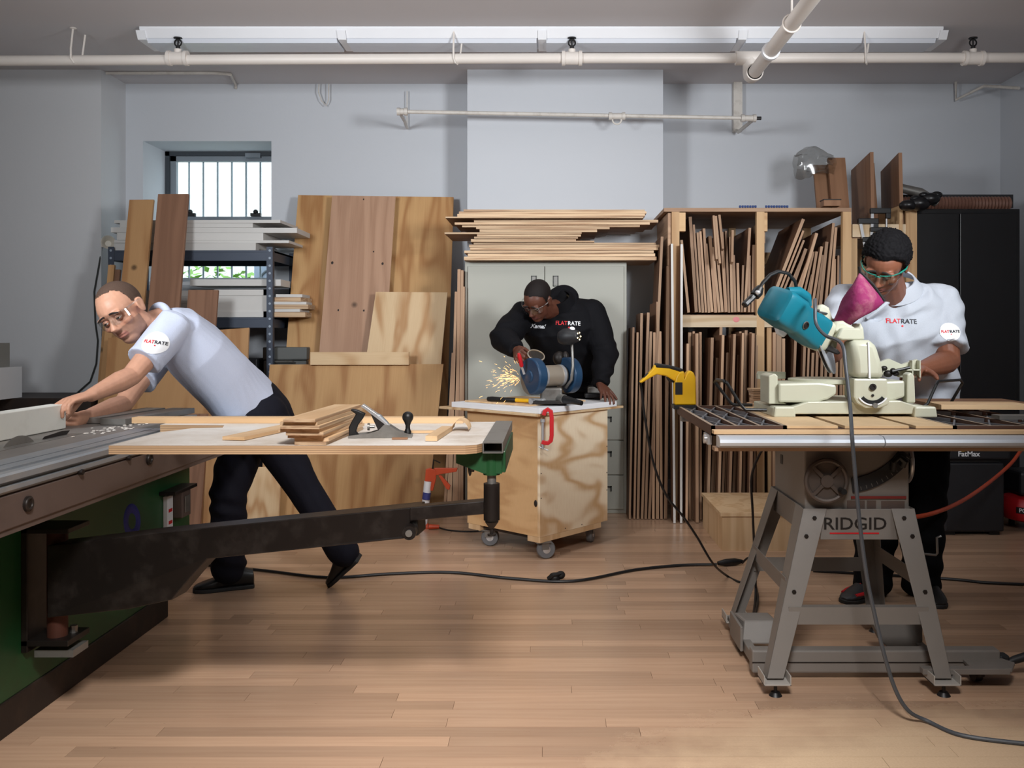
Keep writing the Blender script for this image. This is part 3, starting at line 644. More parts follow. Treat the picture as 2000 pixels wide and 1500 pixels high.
for j, (xb, yb, xt, yt) in enumerate([(1399, 508, 1393, 423), (1405, 516, 1397, 424), (1411, 488, 1404, 422), (1429, 514, 1430, 452)]):
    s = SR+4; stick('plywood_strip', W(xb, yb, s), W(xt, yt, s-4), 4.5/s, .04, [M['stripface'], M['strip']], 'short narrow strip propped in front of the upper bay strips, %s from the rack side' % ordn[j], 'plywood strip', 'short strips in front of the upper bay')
UR = "in the rack's upper bay behind the miter saw"
for xb, xt, yt, th, dp in [(1499, 1571, 430, 6, .6), (1507, 1571, 452, 4, .4), (1514, 1572, 471, 4, .4), (1523, 1566, 512, 4, .3), (1531, 1576, 488, 6, .4), (1541, 1584, 500, 4, .3), (1550, 1597, 457, 6, .4), (1562, 1591, 493, 4, .3), (1570, 1588, 540, 4, .3), (1577, 1597, 493, 5, .3), (1585, 1607, 483, 5, .3), (1593, 1610, 500, 5, .3), (1601, 1617, 474, 6, .4), (1611, 1630, 437, 5, .45), (1620, 1635, 445, 5, .3), (1629, 1632, 508, 5, .3), (1636, 1640, 500, 4, .2)]:
    slip(xb, xt, yt, th, UR, dp, yb=613)
GL = 'on the floor between cabinet and rack'
for xb, xt, yt, th, dp in [(1230, 1238, 640, 4, .3), (1239, 1246, 650, 4, .3), (1246, 1254, 612, 5, .3), (1254, 1267, 611, 5, .3), (1261, 1272, 648, 5, .25), (1268, 1294, 462, 5, .3), (1276, 1279, 650, 5, .3), (1284, 1286, 590, 6, .4), (1292, 1290, 648, 5, .3), (1300, 1306, 520, 6, .5)]:
    slip(xb, xt, yt, th, GL, dp, s=SR)
LL = "in the rack's lower bay before the middle post"
yts = [672, 650, 648, 652, 649, 690, 660, 700, 640, 655, 690, 656, 653, 694, 648, 651, 646, 650, 652, 655]
for i, yt in enumerate(yts):
    xb = 1341+i*6.9; slip(xb, xb+(2 if i < 5 else 12 if i < 14 else 9)+R.uniform(-2, 2), yt, R.choice([4.5, 5, 5.5, 6]), LL, R.uniform(.2, .45), s=SR+(1 if i % 3 else 6))
LR = "in the rack's lower bay behind the miter saw"
for xb, xt, yt, th, dp in [(1512, 1514, 650, 6, .3), (1521, 1523, 645, 10, .3), (1530, 1532, 662, 6, .3), (1541, 1556, 655, 5, .6), (1560, 1574, 668, 5, .4), (1568, 1582, 672, 4, .3), (1576, 1590, 690, 5, .3), (1586, 1599, 668, 5, .3), (1596, 1608, 690, 5, .3), (1606, 1616, 680, 5, .3), (1618, 1626, 670, 6, .4), (1630, 1637, 690, 5, .3), (1640, 1645, 680, 5, .3)]:
    slip(xb, xt, yt, th, LR, dp, s=SR+2)
for j, (xb, xt, yt) in enumerate([(1317, 1312, 477), (1330, 1331, 478)]):
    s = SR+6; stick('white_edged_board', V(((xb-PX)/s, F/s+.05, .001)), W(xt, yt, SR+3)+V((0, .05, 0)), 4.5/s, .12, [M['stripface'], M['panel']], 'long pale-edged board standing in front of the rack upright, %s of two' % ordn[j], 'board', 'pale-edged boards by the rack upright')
CLS = 'on the floor between plywood sheets and cabinet'
for xb, xt, yt, th, dp in [(868, 884, 690, 5, .3), (874, 888, 655, 4, .3), (879, 890, 570, 5, .3), (885, 894, 690, 5, .25), (891, 896, 526, 6, .3), (897, 902, 528, 5, .3), (902, 905, 560, 4, .3)]:
    slip(xb, xt, yt, th, CLS, dp, s=298)
# second frame of the rack, boards on top, wrap, small things
r2 = thing('rack_frame', 'rough lumber frame standing between the rack and the black cabinet', 'rack', ((1725-PX)/SR, yr+.3, 0))
def pz(px): return (px-PX)/SR
stick('post', V((pz(1781), yr+.03, 0)), V((pz(1781), yr+.03, CH+(650-409)/SR)), .07, .05, M['lumber'], parent=r2)
stick('post', V((pz(1672), yr+.06, 0)), V((pz(1672), yr+.06, CH+(650-440)/SR)), .04, .05, M['lumber'], parent=r2)
stick('post', V((pz(1781), ybk-.05, 0)), V((pz(1781), ybk-.05, CH+(650-420)/SR)), .07, .05, M['lumber'], parent=r2)
flat('rail', (pz(1719), yr+.03, CH+(650-450)/SR), (pz(1770)-pz(1664), .04, .082), M['lumber2'], parent=r2)
flat('side_panel', (pz(1760), yr+.25, CH+(650-435)/SR), (.02, .5, .22), M['lumber'], parent=r2, along='Y')
flat('deck', (pz(1722), yr+.4, CH+(650-462)/SR), (pz(1776)-pz(1668), .74, .018), M['strip'], parent=r2)
zd = CH+(650-462)/SR+.012; ZT = ZR+.001
for px0, px1, yt, zb, s, dd, lab in [(1596, 1624, 318, ZT, 285, .02, 'hidden partly by the bubble wrap'), (1625, 1659, 304, ZT, 288, .025, 'tallest and plainest'), (1700, 1717, 314, zd, 287, .02, 'narrow, behind the twisted pair')]:
    X0, X1 = (px0-PX)/s, (px1-PX)/s
    stick('hardwood_board', V(((X0+X1)/2, F/s, zb)), V(((X0+X1)/2, F/s+.1, CH+(650-yt)/s)), X1-X0, dd, M['sapele'], 'brown hardwood board standing on top of the rack, '+lab, 'board', 'boards on top of the rack')
for px0, px1, yt, s0, s1, lab in [(1664, 1706, 304, 275, 299, 'turned edge-on beside the tallest board'), (1722, 1762, 310, 278, 303, 'turned edge-on beside the black cabinet')]:
    a = V(((px0+4-PX)/s0, F/s0, zd)); q = V(((px1-PX)/s1, F/s1, zd)); c = (a+q)/2; d = q-a
    o = stick('hardwood_board', c, c+V((0, .03, CH+(650-yt)/295-zd)), d.length, .022, M['sapele'], 'brown hardwood board standing on top of the rack, '+lab, 'board', 'boards on top of the rack', turn=math.atan2(d.y, d.x))
M['wrap'] = clear('plastic_wrap', (226, 226, 224), .9, .18)
b = MB(); rg = []
for i in range(15):
    t = i/14; c = W(1553+76*t, 322-6*math.sin(t*3), 286); r0 = .075+.02*math.sin(t*5); rg.append([])
    for k in range(22):
        a = 2*PI*k/22; rr = r0*(1+.22*math.sin(3*a+5*t)+.12*math.sin(7*a+11*t)); rg[-1].append(c+V((0, rr*math.cos(a)*.8, rr*math.sin(a)*1.0)))
tag(b.loft(rg, False).build('plastic_wrap', M['wrap']), 'crumpled clear plastic wrap hanging over the boards on top of the rack', 'plastic wrap')
tb = thing('small_box', 'small dark brown box lying on top of the rack', 'box', W(1622, 404, SR))
c = W(1622, 398, SR-4); MB().box(tuple(c), (.11, .08, .04)).build('tray', M['sapele'], tb, False, .003); MB().box(tuple(c+V((0, 0, .022))), (.115, .085, .006)).build('lid', M['kick'], tb, False)
M['blue'] = mat('marker_blue', (52, 74, 128), .5)
for gname, a, q, n in (('first', 1443, 1478, 7), ('second', 1494, 1540, 9)):
    t = thing('spacer_strip', 'row of small blue pegs lying along the rack top edge, %s row' % gname, 'pegs', W((a+q)/2, 404, SR)); t['kind'] = 'stuff'
    b = MB()
    for k in range(n):
        c = W(a+(q-a)*(k+.5)/n, 403.5, SR-1); b.cyl(c-V((.006, 0, 0)), c+V((.006, 0, 0)), .008, 8)
    tag(b.build('peg', M['blue'], t), kind='stuff')
def fclamp(p, q, label):
    t = thing('bar_clamp', label, 'clamp', q); d = (q-p).normalized(); sx = V((1, 0, 0))
    MB().bar(p, q, .018, .007).build('bar', M['steel'], t)
    MB().box(tuple(p+sx*.05), (.13, .03, .035)).box(tuple(p+sx*.1-V((0, 0, .03))), (.03, .025, .04)).build('fixed_jaw', M['black'], t, False, .004)
    e = p+d*.12
    MB().box(tuple(e+sx*.045), (.11, .03, .03)).build('sliding_jaw', M['black'], t, False, .004)
    MB().cyl(e+sx*.095+V((0, 0, .07)), e+sx*.095-V((0, 0, .05)), .006, 8).build('screw', M['steel'], t)
    MB().cyl(e+sx*.095-V((0, 0, .05)), e+sx*.095-V((0, 0, .15)), .014, 12).build('handle', M['red'], t)
fclamp(W(1704, 412, 304.4), W(1700, 520, 304.4), 'red-handled bar clamp hanging on the rack frame above the curly-haired man')
fclamp(W(1680, 432, 304.4), W(1700, 540, 304.4), 'dark bar clamp hanging on the rack frame, lower of the two')
# ---------------------------------------------------------------- black cabinet and what lies on it
SBk = 300.; yb_ = F/SBk; x0, x1 = (1767-PX)/SBk, (1992-PX)/SBk; zt = CH+(650-408)/SBk
M['blk'] = mat('black_cabinet_paint', (14, 14, 17), .38, var=.2)
bc = thing('black_cabinet', 'tall black two-door steel cabinet in the corner', 'cabinet', ((x0+x1)/2, yb_+.25, 0))
MB().bb((x0, yb_, 0), (x1, yb_+.5, zt)).build('carcass', M['blk'], bc, False, .004)
xm = (1872-PX)/SBk
for a, q in ((x0+.02, xm-.003), (xm+.003, x1-.03)): MB().bb((a, yb_-.016, .06), (q, yb_-.001, zt-.03)).build('door', M['blk'], bc, False, .005)
MB().bb((xm-.03, yb_-.03, 1.0), (xm-.018, yb_-.015, 1.14)).build('handle', M['dull'], bc, False, .002)
b = MB(); rg = []
p, q = W(1760, 393, 300), W(1990, 393, 298)
for i in range(140):
    t = i/139; c = p.lerp(q, t)+V((0, .12, .0)); r = .044+.006*math.sin(i*1.57)
    rg.append([c+V((0, r*math.cos(2*PI*k/14), r*math.sin(2*PI*k/14)-.0)) for k in range(14)])
M['duct'] = mat('duct_brown', (120, 84, 70), .5)
tag(b.loft(rg).build('ribbed_hose', M['duct']), 'ribbed red-brown duct hose lying on the black cabinet', 'hose')
tag(MB().bb(tuple(W(1760, 407, 288)), tuple(W(1982, 379, 290)+V((0, .02, 0)))).build('dark_batten', M['case'], smooth=False), 'dark flat batten lying behind the ribbed hose on the black cabinet', 'batten')
tag(MB().tube([W(1752, 366, 296), W(1798, 376, 296), W(1830, 396, 296)], [.03, .03, .03], 14).build('grey_tube', M['dull']), 'grey cardboard tube lying above the black bag on the cabinet', 'tube')
b = MB(); c = W(1795, 395, 308)
for dx, dz, r in ((-.07, -.02, .045), (0, -.01, .055), (.07, .02, .05), (.11, .045, .03), (-.02, .02, .03), (.03, .045, .025)): b.ell(tuple(c+V((dx, 0, dz))), (r*1.25, r*1.2, r*.8), None, 12, 8)
tag(b.build('black_bag', M['blk']), 'crumpled black bag lying on the front of the black cabinet', 'bag')
# ---------------------------------------------------------------- green sliding table saw
XG, ZTb = -1.62, .855
ts = thing('sliding_table_saw', 'large green sliding table saw with dusty grey table and dark swing arm', 'table saw', (-2.1, 3.0, 0))
MB().bb((-2.7, 1.6, .10), (XG, 4.03, .70)).build('cabinet', M['green'], ts, False, .008)
MB().bb((-2.68, 1.6, 0), (XG+.005, F/462, .105)).build('plinth', M['kick'], ts, False, .004)
b = MB().bb((-1.56, 1.3, .715), (-1.335, 4.0, .80)).bb((-1.50, 1.3, .80), (-1.34, 4.0, .815)); b.build('side_beam', M['beam'], ts, False, .003)
MB().bb((-1.62, 1.3, .700), (-1.34, 3.95, .716)).build('beam_lip', M['beam'], ts, False)
for yy in (F/(1.2-.77)*(.43)/1, ): pass
for px, py in ((53, 984), (290, 896)):
    s = (1075-px)/1.335; c = V((-1.335, F/s, CH-(py-PY)/s))
    MB().cyl(c-V((.002, 0, 0)), c+V((.006, 0, 0)), .020, 20).ring(frame(c+V((.006, 0, 0)), (1, 0, 0)), .014, .004).build('beam_bolt', M['dark'], ts)
# sliding carriage: an extrusion with grooves
prof = [(-1.485, .80), (-1.485, .857), (-1.425, .857), (-1.425, .851), (-1.418, .851), (-1.418, .857), (-1.375, .857), (-1.375, .850), (-1.36, .850), (-1.36, .855), (-1.335, .855), (-1.328, .85), (-1.328, .835), (-1.345, .833), (-1.345, .825), (-1.328, .823), (-1.328, .812), (-1.345, .80)]
MB().loft([[(x, yy, z) for x, z in prof] for yy in (1.3, F/545.)]).build('sliding_carriage', M['alu'], ts, False)
b = MB()
for yy in (F/690, F/620, F/575): b.cyl((-1.334, yy, .806), (-1.322, yy, .806), .008, 8)
b.build('clamp_screw', M['dark'], ts)
MB().bb((-2.72, 1.4, .805), (-1.492, F/462, ZTb)).build('table_top', M['iron_top'], ts, False, .004)
MB().bb((-1.487, F/545., .77), (-1.335, 3.95, .835)).build('guide_rail', M['alu'], ts, False, .004)
yb1 = F/634.
MB().lathe([(.128, -.0015), (.128, .0015)], frame((-1.637, yb1, .855-.1), (1, 0, 0)), 48).build('saw_blade', M['dull'], ts, False)
MB().prism([(-.012, 0), (.13, 0), (.15, .012), (.10, .015), (-.0, .008)], -.0015, .0015, Matrix.Translation((-1.637, yb1+.14, .856)) @ Matrix(((0, 0, 1, 0), (1, 0, 0, 0), (0, 1, 0, 0), (0, 0, 0, 1)))).build('riving_knife', M['dark'], ts, False)
MB().bb((-1.68, yb1-.18, ZTb), (-1.60, yb1+.3, ZTb+.0012)).build('blade_insert', M['dull'], ts, False)
# electrics on the green side
s = (1075-345)/1.6; c = V((-1.60, F/s, CH-(985-PY)/s))
MB().bb((XG, c.y-.13, c.z+.06), (-1.55, c.y+.10, c.z+.075)).build('switch_hood', M['dark'], ts, False, .003)
MB().bb((XG, c.y+.0, c.z-.06), (-1.575, c.y+.09, c.z+.055)).build('switch_box', M['beam'], ts, False, .004)
MB().bb((-1.575, c.y+.02, c.z-.04), (-1.57, c.y+.07, c.z+.03)).build('switch_plate', M['dull'], ts, False, .002)
MB().bb((XG, c.y-.09, c.z-.1), (-1.60, c.y-.035, c.z+.05)).build('label_plate', M['pier'], ts, False, .003)
b = MB()
for k, (dz, m_) in enumerate(((.0, 0), (-.05, 0))): b.bb((-1.6, c.y-.08, c.z+dz-.02), (-1.599, c.y-.045, c.z+dz-.006))
b.build('label_print', M['red'], ts, False)
s = (1075-258)/1.62; c = V((XG, F/s, CH-(1018-PY)/s))
MB().ring(frame(c, (1, 0, 0)) @ Matrix.Diagonal((1, 1.25, .3, 1)), .045, .017, 32, 8).build('blue_emblem', mat('emblem_blue', (28, 40, 130), .5), ts)
# hinge bracket
yh = F/634.
MB().bb((XG, yh-.02, .22), (-1.60, yh+.11, .60)).bb((XG, yh-.02, .585), (-1.475, yh+.11, .60)).bb((XG, yh-.02, .24), (-1.475, yh+.11, .258)).build('hinge_bracket', M['arm'], ts, False, .002)
MB().bb((-1.59, yh+.0, .20), (-1.47, yh+.09, .222)).cyl((-1.55, yh+.03, .258), (-1.55, yh+.03, .30), .012, 8).cyl((-1.50, yh+.06, .258), (-1.50, yh+.06, .28), .012, 8).build('hinge_foot', M['dull'], ts, False)
MB().cyl((-1.535, yh+.03, .25), (-1.535, yh+.03, .59), .03, 16).build('hinge_pin', mat('rust', (70, 34, 20), .7, .2, var=.4), ts)
# swing arm: deep at the hinge, then a slimmer beam and an extension
def armslab(pts, th, name):                        # outline given in pixels and scale
    P = [W(*p) for p in pts]
    d = (W(815, 1020, 672)-W(100, 1130, 640)); d.z = 0; n_ = V((-d.y, d.x, 0)).normalized()*th
    b = MB(); k = len(P)
    b.add([p for p in P]+[p+n_ for p in P], [tuple(range(k)), tuple(range(2*k-1, k-1, -1))]+[(i, (i+1) % k, k+(i+1) % k, k+i) for i in range(k)])
    return b.build(name, M['arm'], ts, False, .003)
armslab([(92, 1066, 640), (140, 1061, 641), (300, 1041, 647), (815, 990, 672), (817, 1046, 672), (790, 1052, 671), (405, 1092, 652), (372, 1128, 650), (335, 1172, 648), (250, 1190, 645), (92, 1207, 640)], .09, 'swing_arm')
armslab([(800, 991, 675), (962, 977, 683), (962, 1003, 683), (800, 1018, 675)], .05, 'arm_extension')
c = W(802, 1037, 674); MB().cyl(c-V((0, .03, 0)), c+V((0, .12, 0)), .020, 18).build('arm_pivot', M['arm'], ts)
MB().cyl(c-V((0, .036, 0)), c-V((0, .03, 0)), .010, 12).build('pivot_bolt', M['dull'], ts)
Xp, Yp_ = -.168, F/683
MB().cyl((Xp, Yp_+.0, .665), (Xp, Yp_, .77), .023, 18).build('arm_post', M['arm'], ts)
MB().cyl((Xp, Yp_, .66), (Xp, Yp_, .64), .02, 14, .006).cyl((Xp, Yp_, .64), (Xp, Yp_, .625), .005, 8).cyl((Xp, Yp_, .625), (Xp, Yp_, .62), .012, 10).build('post_screw', M['dark'], ts)
MB().cyl((Xp, Yp_, .765), (Xp, Yp_, .81), .013, 14).build('post_rod', M['dull'], ts)
MB().cyl((Xp, Yp_, .795), (Xp, Yp_, .86), .024, 18).add([(Xp-.10, Yp_-.02, .86), (Xp+.03, Yp_-.02, .86), (Xp+.03, Yp_-.02, .80), (Xp-.02, Yp_-.02, .80), (Xp-.10, Yp_-.02, .83), (Xp-.10, Yp_+.03, .86), (Xp+.03, Yp_+.03, .86), (Xp+.03, Yp_+.03, .80), (Xp-.02, Yp_+.03, .80), (Xp-.10, Yp_+.03, .83)], [(0, 1, 2, 3, 4), (9, 8, 7, 6, 5)]+[(i, (i+1) % 5, 5+(i+1) % 5, 5+i) for i in range(5)]).build('post_head', M['green'], ts, False)
MB().cyl((Xp-.02, Yp_, .815), (Xp-.055, Yp_, .815), .006, 8).cyl((Xp-.05, Yp_, .815), (Xp-.06, Yp_, .815), .013, 12).ell((Xp-.062, Yp_, .815), (.006, .012, .025)).build('clamp_knob', M['dark'], ts)
# square tube under the board end, open and dark inside
x0, x1, z0, z1 = -.19, -.133, .862, .893
b = MB(); yA, yB = F/697, F/560
o_ = [(x0, z0), (x1, z0), (x1, z1), (x0, z1)]; i_ = [(x0+.003, z0+.003), (x1-.003, z0+.003), (x1-.003, z1-.003), (x0+.003, z1-.003)]
vs = [(x, yy, z) for yy in (yA, yB) for q in (o_, i_) for x, z in q]
b.add(vs, fs); b.build('end_tube', M['dull'], ts, False)
MB().bb((-.15, Yp_-.0, .80), (-.128, Yp_+.5, .862)).build('tube_bracket', M['green'], ts, False, .003)
# board of the crosscut table: cut-outs at its saw side, its rounded corner
M['hole_dark'] = M['dark']
q = [Z(214, 883, .888), Z(925, 881, .888)]
yN = F/706.; yB = F/557.
poly = [(-1.222, yN), (-.235, yN), (-.205, yN+.02), (-.192, yN+.05), (-.192, yB), (-1.325, yB), (-1.325, yB-.10), (-1.10, yB-.12), (-1.08, yB-.19), (-1.17, yB-.21), (-1.20, yB-.28), (-1.225, yB-.32)]
wb = MB().prism(poly, 0, .024, Matrix.Translation((0, 0, .864)))
o = wb.build('crosscut_board', [M['workboard'], M['workedge']], None, False)
for p in o.data.polygons:
    if abs(p.normal.z) < .5: p.material_index = 1
tag(o, 'worn dusty plywood board of the crosscut table carried by the swing arm', 'board')
me = o.data
Mr = Matrix.Rotation(PI/2, 4, 'Y')                 # grain along x: turn the mesh frame
me.transform(Matrix.Rotation(PI/2, 4, 'Y').inverted()); o.matrix_basis = o.matrix_basis @ Mr
M['workedge2'] = M['workedge']
flat('fence_strip', ((-1.44-.30)/2, yB-.035, .8985), (1.14, .05, .02), M['fresh'], 0, 'pale thin wooden strip along the back edge of the dusty board', 'strip')
# what lies on the board
zt_ = .8885
z = zt_
for k, (dx, dw, L, rz) in enumerate([(.012, .0, .40, .05), (.010, .01, .42, .03), (.0, .01, .42, .06), (-.004, .02, .44, .02), (-.012, .03, .46, .05), (-.008, .025, .47, .04), (-.012, .02, .48, .05), (-.008, .0, .50, .04)]):
    flat('thin_board', (-.668+dx, F/645.-.03+.02*R.random(), z+.0046), (.088+dw*.8, L, .0088), [M['fresh'], M['edge']], -rz, 'thin pine board in the small stack beside the hand plane, %s from the bottom' % ordn[k], 'board', 'stack of thin boards on the work board', along='Y'); z += .0096
flat('thin_board', (-.865, F/615., zt_+.006), (.07, .52, .010), M['fresh'], -.20, 'thin pale board lying flat on the dusty board beside the stack', 'board', along='Y')
flat('pine_offcut', (-.335, F/645., zt_+.008), (.034, .28, .014), M['fresh'], -.05, 'narrow pine offcut lying flat near the free end of the dusty board', 'offcut', along='Y')
b = MB(); rg = []
for i in range(13):
    a = PI*(.05+.9*i/12); rg.append([V((-.285+.028*math.cos(a), F/610.+yy, zt_+.034*math.sin(a)+d)) for yy, d in ((-.05, 0), (.05, 0), (.05, .0015), (-.05, .0015))])
tag(b.loft(rg).build('wood_shaving', M['fresh']), 'thin curled wood shaving lying beside the narrow pine offcut', 'shaving')
flat('thin_lath', (-.415, F/628., zt_+.004), (.14, .02, .007), M['fresh'], .05, 'small thin lath in front of the hand plane toe', 'lath')
flat('chip', (-.44, F/668., zt_+.003), (.045, .018, .005), M['sapele'], .1, 'small brown wood chip under the front knob of the plane', 'chip')
# hand plane
hp = thing('hand_plane', 'old iron hand plane with black wooden handle and round front knob', 'plane', (-.53, F/655., zt_))
xa, xb_, yc = -.625, -.432, F/655.
Mp = Matrix.Translation((-.53, yc, zt_)) @ Matrix.Rotation(.10, 4, 'Z') @ Matrix.Scale(.80, 4)
def pl(px, pz): return ((px-805.)/3.64/655/.80, (515-pz)/3.64/655/.80)    # read off an enlarged side view, in metres
MX = Mp @ Matrix(((1, 0, 0, 0), (0, 0, -1, 0), (0, 1, 0, 0), (0, 0, 0, 1)))
sole = [pl(x, z) for x, z in ((640, 515), (640, 498), (700, 490), (780, 482), (850, 462), (890, 420), (925, 425), (990, 468), (1085, 495), (1085, 515))]
b = MB()
for d0, d1 in ((-.03, -.026), (.026, .03)): b.prism(sole, d0, d1, MX)
b.prism([pl(640, 515), pl(640, 503), pl(1085, 503), pl(1085, 515)], -.028, .028, MX)
b.build('body', M['dull'], hp, False)
b = MB().prism([pl(855, 480), pl(870, 490), pl(960, 490), pl(880, 400), pl(800, 320), pl(790, 335)], -.022, .022, MX); b.build('frog', M['dark'], hp, False)
b = MB().prism([pl(920, 440), pl(930, 430), pl(835, 345), pl(740, 278), pl(725, 290), pl(790, 340)], -.025, .025, MX); b.build('blade', M['steel'], hp, False, .001)
b = MB().prism([pl(840, 372), pl(905, 425), pl(918, 415), pl(860, 355), pl(820, 340), pl(805, 350)], -.018, .018, MX); b.build('lever_cap', M['alu'], hp, False, .002)
pts = [(645, 505), (650, 460), (672, 410), (692, 360), (688, 335), (655, 322)]
tote = [pl(x, z) for x, z in ((640, 512), (640, 440), (662, 395), (690, 348), (652, 322), (660, 310), (700, 318), (757, 345), (738, 380), (705, 425), (690, 470), (712, 497), (712, 512))]
MB().prism(tote, -.0125, .0125, MX).build('handle', M['black'], hp, True, .005)
kx, kz = pl(1052, 515)
MB().lathe([(.0135, .012), (.013, .02), (.009, .03), (.0085, .042), (.013, .055), (.0195, .066), (.021, .075), (.018, .086), (.010, .093), (.003, .095)], Mp @ Matrix.Translation((kx, 0, 0)), 20).build('front_knob', M['black'], hp)
ax, az = pl(800, 440)
MB().cyl(Mp @ V((ax+.01, 0, az)), Mp @ V((ax-.012, 0, az)), .004, 8).cyl(Mp @ V((ax-.008, 0, az)), Mp @ V((ax-.016, 0, az)), .011, 16).build('depth_wheel', M['dull'], hp)
# the white board the man pushes along the saw
wbd = MB().bb((-1.80, 1.5, ZTb+.0015), (-1.742, F/543., .944)); o = wbd.build('white_fence_board', M['whiteboard'], None, False, .003)
tag(o, 'long white board standing on edge on the saw table, its end held by a man', 'board')
for k, (x, yy, L, wdt) in enumerate(((-1.60, F/480., .5, .10), (-1.72, F/476., .45, .09))):
    flat('grey_board', (x, yy-.06, ZTb+.013+.0), (wdt, L, .022), M['dull'], -.12, 'weathered grey board lying on the far end of the saw table, %s' % ('beside the carriage' if k == 0 else 'under the reaching arms'), 'board', along='Y')
b = MB()
for k in range(60):
    u = R.random(); x = R.gauss(-1.56, .03); yy = F/(545.+R.gauss(0, 22)); r = R.uniform(.002, .0045)
    b.ell((x, min(yy, 3.9), ZTb+.0015), (r*1.8, r*1.8, r*.5), None, 6, 4)
tag(b.build('sawdust', M['workboard']), 'light sawdust scattered on the saw table beside the carriage groove', 'sawdust', kind='stuff')
# ---------------------------------------------------------------- crate on casters
C0 = V((-.054, F/372., 0)); th = math.radians(41.5)
Ld, Rd = V((-math.cos(th), math.sin(th), 0)), V((math.sin(th), math.cos(th), 0))
aL, aR = .555, .575
def cp(l, r, z): return C0+Ld*l+Rd*r+V((0, 0, z))
ct = thing('rolling_crate', 'plywood crate on casters used as a grinder stand', 'crate', cp(aL/2, aR/2, 0))
Mc = Matrix.Translation(cp(0, 0, 0)) @ Matrix(((Rd.x, Ld.x, 0, 0), (Rd.y, Ld.y, 0, 0), (0, 0, 1, 0), (0, 0, 0, 1)))   # local x along the right face, y along the left face
def wall(name, lo, hi, m): return MB().box([(a+q)/2 for a, q in zip(lo, hi)], [q-a for a, q in zip(lo, hi)], Mc).build(name, m, ct, False)
def setM(o, base):                                 # own frame for the grain
    me = o.data; inv = base.inverted() @ wm(o); me.transform(inv); o.matrix_basis = wm(o.parent).inverted() @ base; return o
zb0, zb1 = .125, .762
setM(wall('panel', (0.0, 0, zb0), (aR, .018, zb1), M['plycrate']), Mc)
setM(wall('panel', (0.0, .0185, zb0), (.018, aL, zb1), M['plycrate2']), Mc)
wall('panel', (aR-.018, .0185, zb0), (aR, aL, zb1), M['plypale']); wall('panel', (.0185, aL-.018, zb0), (aR-.0185, aL, zb1), M['plypale'])
wall('bottom', (.02, .02, zb0), (aR-.02, aL-.02, zb0+.018), M['plypale'])
for lo, hi in (((0, .0, .095), (aR-.06, .09, .124)), ((0, aL-.10, .095), (.55, aL-.01, .124))): wall('runner', lo, hi, M['fresh'])
wall('runner', (.02, .10, .105), (.07, aL-.11, .124), M['kick'])
b = MB()
for r, z in ((.004, .60), (.004, .46), (.004, .33), (.2, .14), (.34, .138), (aR-.01, .55), (aR-.01, .4), (aR-.01, .3)): b.cyl(Mc @ V((r+.004, -.001, z)), Mc @ V((r+.004, .002, z)), .0035, 8)
b.build('nail_heads', M['kick'], ct)['kind'] = 'stuff'
MB().ell((0, 0, 0), (.012, .004, .018), Mc @ Matrix.Translation((-.002, .03, .30)) @ Matrix.Rotation(PI/2, 4, 'Z')).build('knot_hole', M['kick'], ct)
M['rub'] = mat('caster_grey', (104, 104, 106), .55)
def caster(c, ang):
    k = MB().bb((-.035, -.04, .088), (.035, .04, .094)); b = MB()
    T = Matrix.Translation(c) @ Matrix.Rotation(ang, 4, 'Z')
    b = MB().box((0, 0, .091), (.08, .07, .006), T).box((.012, -.022, .072), (.04, .004, .04), T).box((.012, .022, .072), (.04, .004, .04), T)
    cs = b.build('caster', M['dull'], ct, False)
    MB().lathe([(.020, -.017), (.045, -.017), (.05, -.010), (.05, .010), (.045, .017), (.020, .017)], T @ Matrix.Translation((.02, 0, .05)) @ Matrix.Rotation(PI/2, 4, 'X'), 28).build('tyre', M['rub'], cs)
    MB().lathe([(.008, -.021), (.021, -.018), (.021, .018), (.008, .021)], T @ Matrix.Translation((.02, 0, .05)) @ Matrix.Rotation(PI/2, 4, 'X'), 16).build('hub', M['steel'], cs)
caster(cp(.03, .05, 0), .3); caster(cp(.46, .06, 0), -.1); caster(cp(.07, .50, 0), 1.3); caster(cp(.46, .50, 0), .8)
def top(name, l0, l1, r0, r1, z0, z1, m, lab, cat):
    o = MB().box(((r0+r1)/2, (l0+l1)/2, (z0+z1)/2), (r1-r0, l1-l0, z1-z0), Mc).build(name, m, None, False, .0015); return tag(o, lab, cat)
top('crate_lid', -.02, .745, -.045, .70, .763, .776, M['plypale'], 'thin plywood lid lying on the crate, its corners overhanging', 'board')
top('foam_board', -.025, .655, -.03, .63, .777, .806, M['white'], 'white slab lying on the crate lid', 'board')
top('thin_plywood', .10, .60, .02, .50, .8065, .8145, M['fresh'], 'thin pale plywood square under the grinder on the white slab', 'board')
ZC = .8147
# red C clamp on the corner
cl = thing('c_clamp', 'red C-clamp gripping the near corner of the crate lid', 'clamp', cp(0, 0, .65))
s = 374.
def cz(px, py): return W(px, py, s)
pts = [(1062, 811), (1064, 803), (1070, 799), (1076, 803), (1077.5, 815), (1077.5, 850), (1076, 860), (1070, 865), (1063, 864), (1058, 862)]
b = MB(); rg = []
pp = [cz(*p) for p in pts]
for i, p in enumerate(pp):
    t = (pp[min(i+1, len(pp)-1)]-pp[max(i-1, 0)]).normalized(); n_ = V((0, 1, 0)).cross(t)
    rg.append([p+n_*a*.011+V((0, q*.009-.012, 0)) for a, q in ((-1, -1), (1, -1), (1, 1), (-1, 1))])
b.loft(rg).build('frame', M['red'], cl, False, .003)
MB().cyl(cz(1060, 822)+V((0, -.012, 0)), cz(1060, 876)+V((0, -.012, 0)), .007, 10).build('screw', M['steel'], cl)
MB().cyl(cz(1060, 818)+V((0, -.012, 0)), cz(1060, 824)+V((0, -.012, 0)), .013, 12).build('swivel_pad', M['steel'], cl)
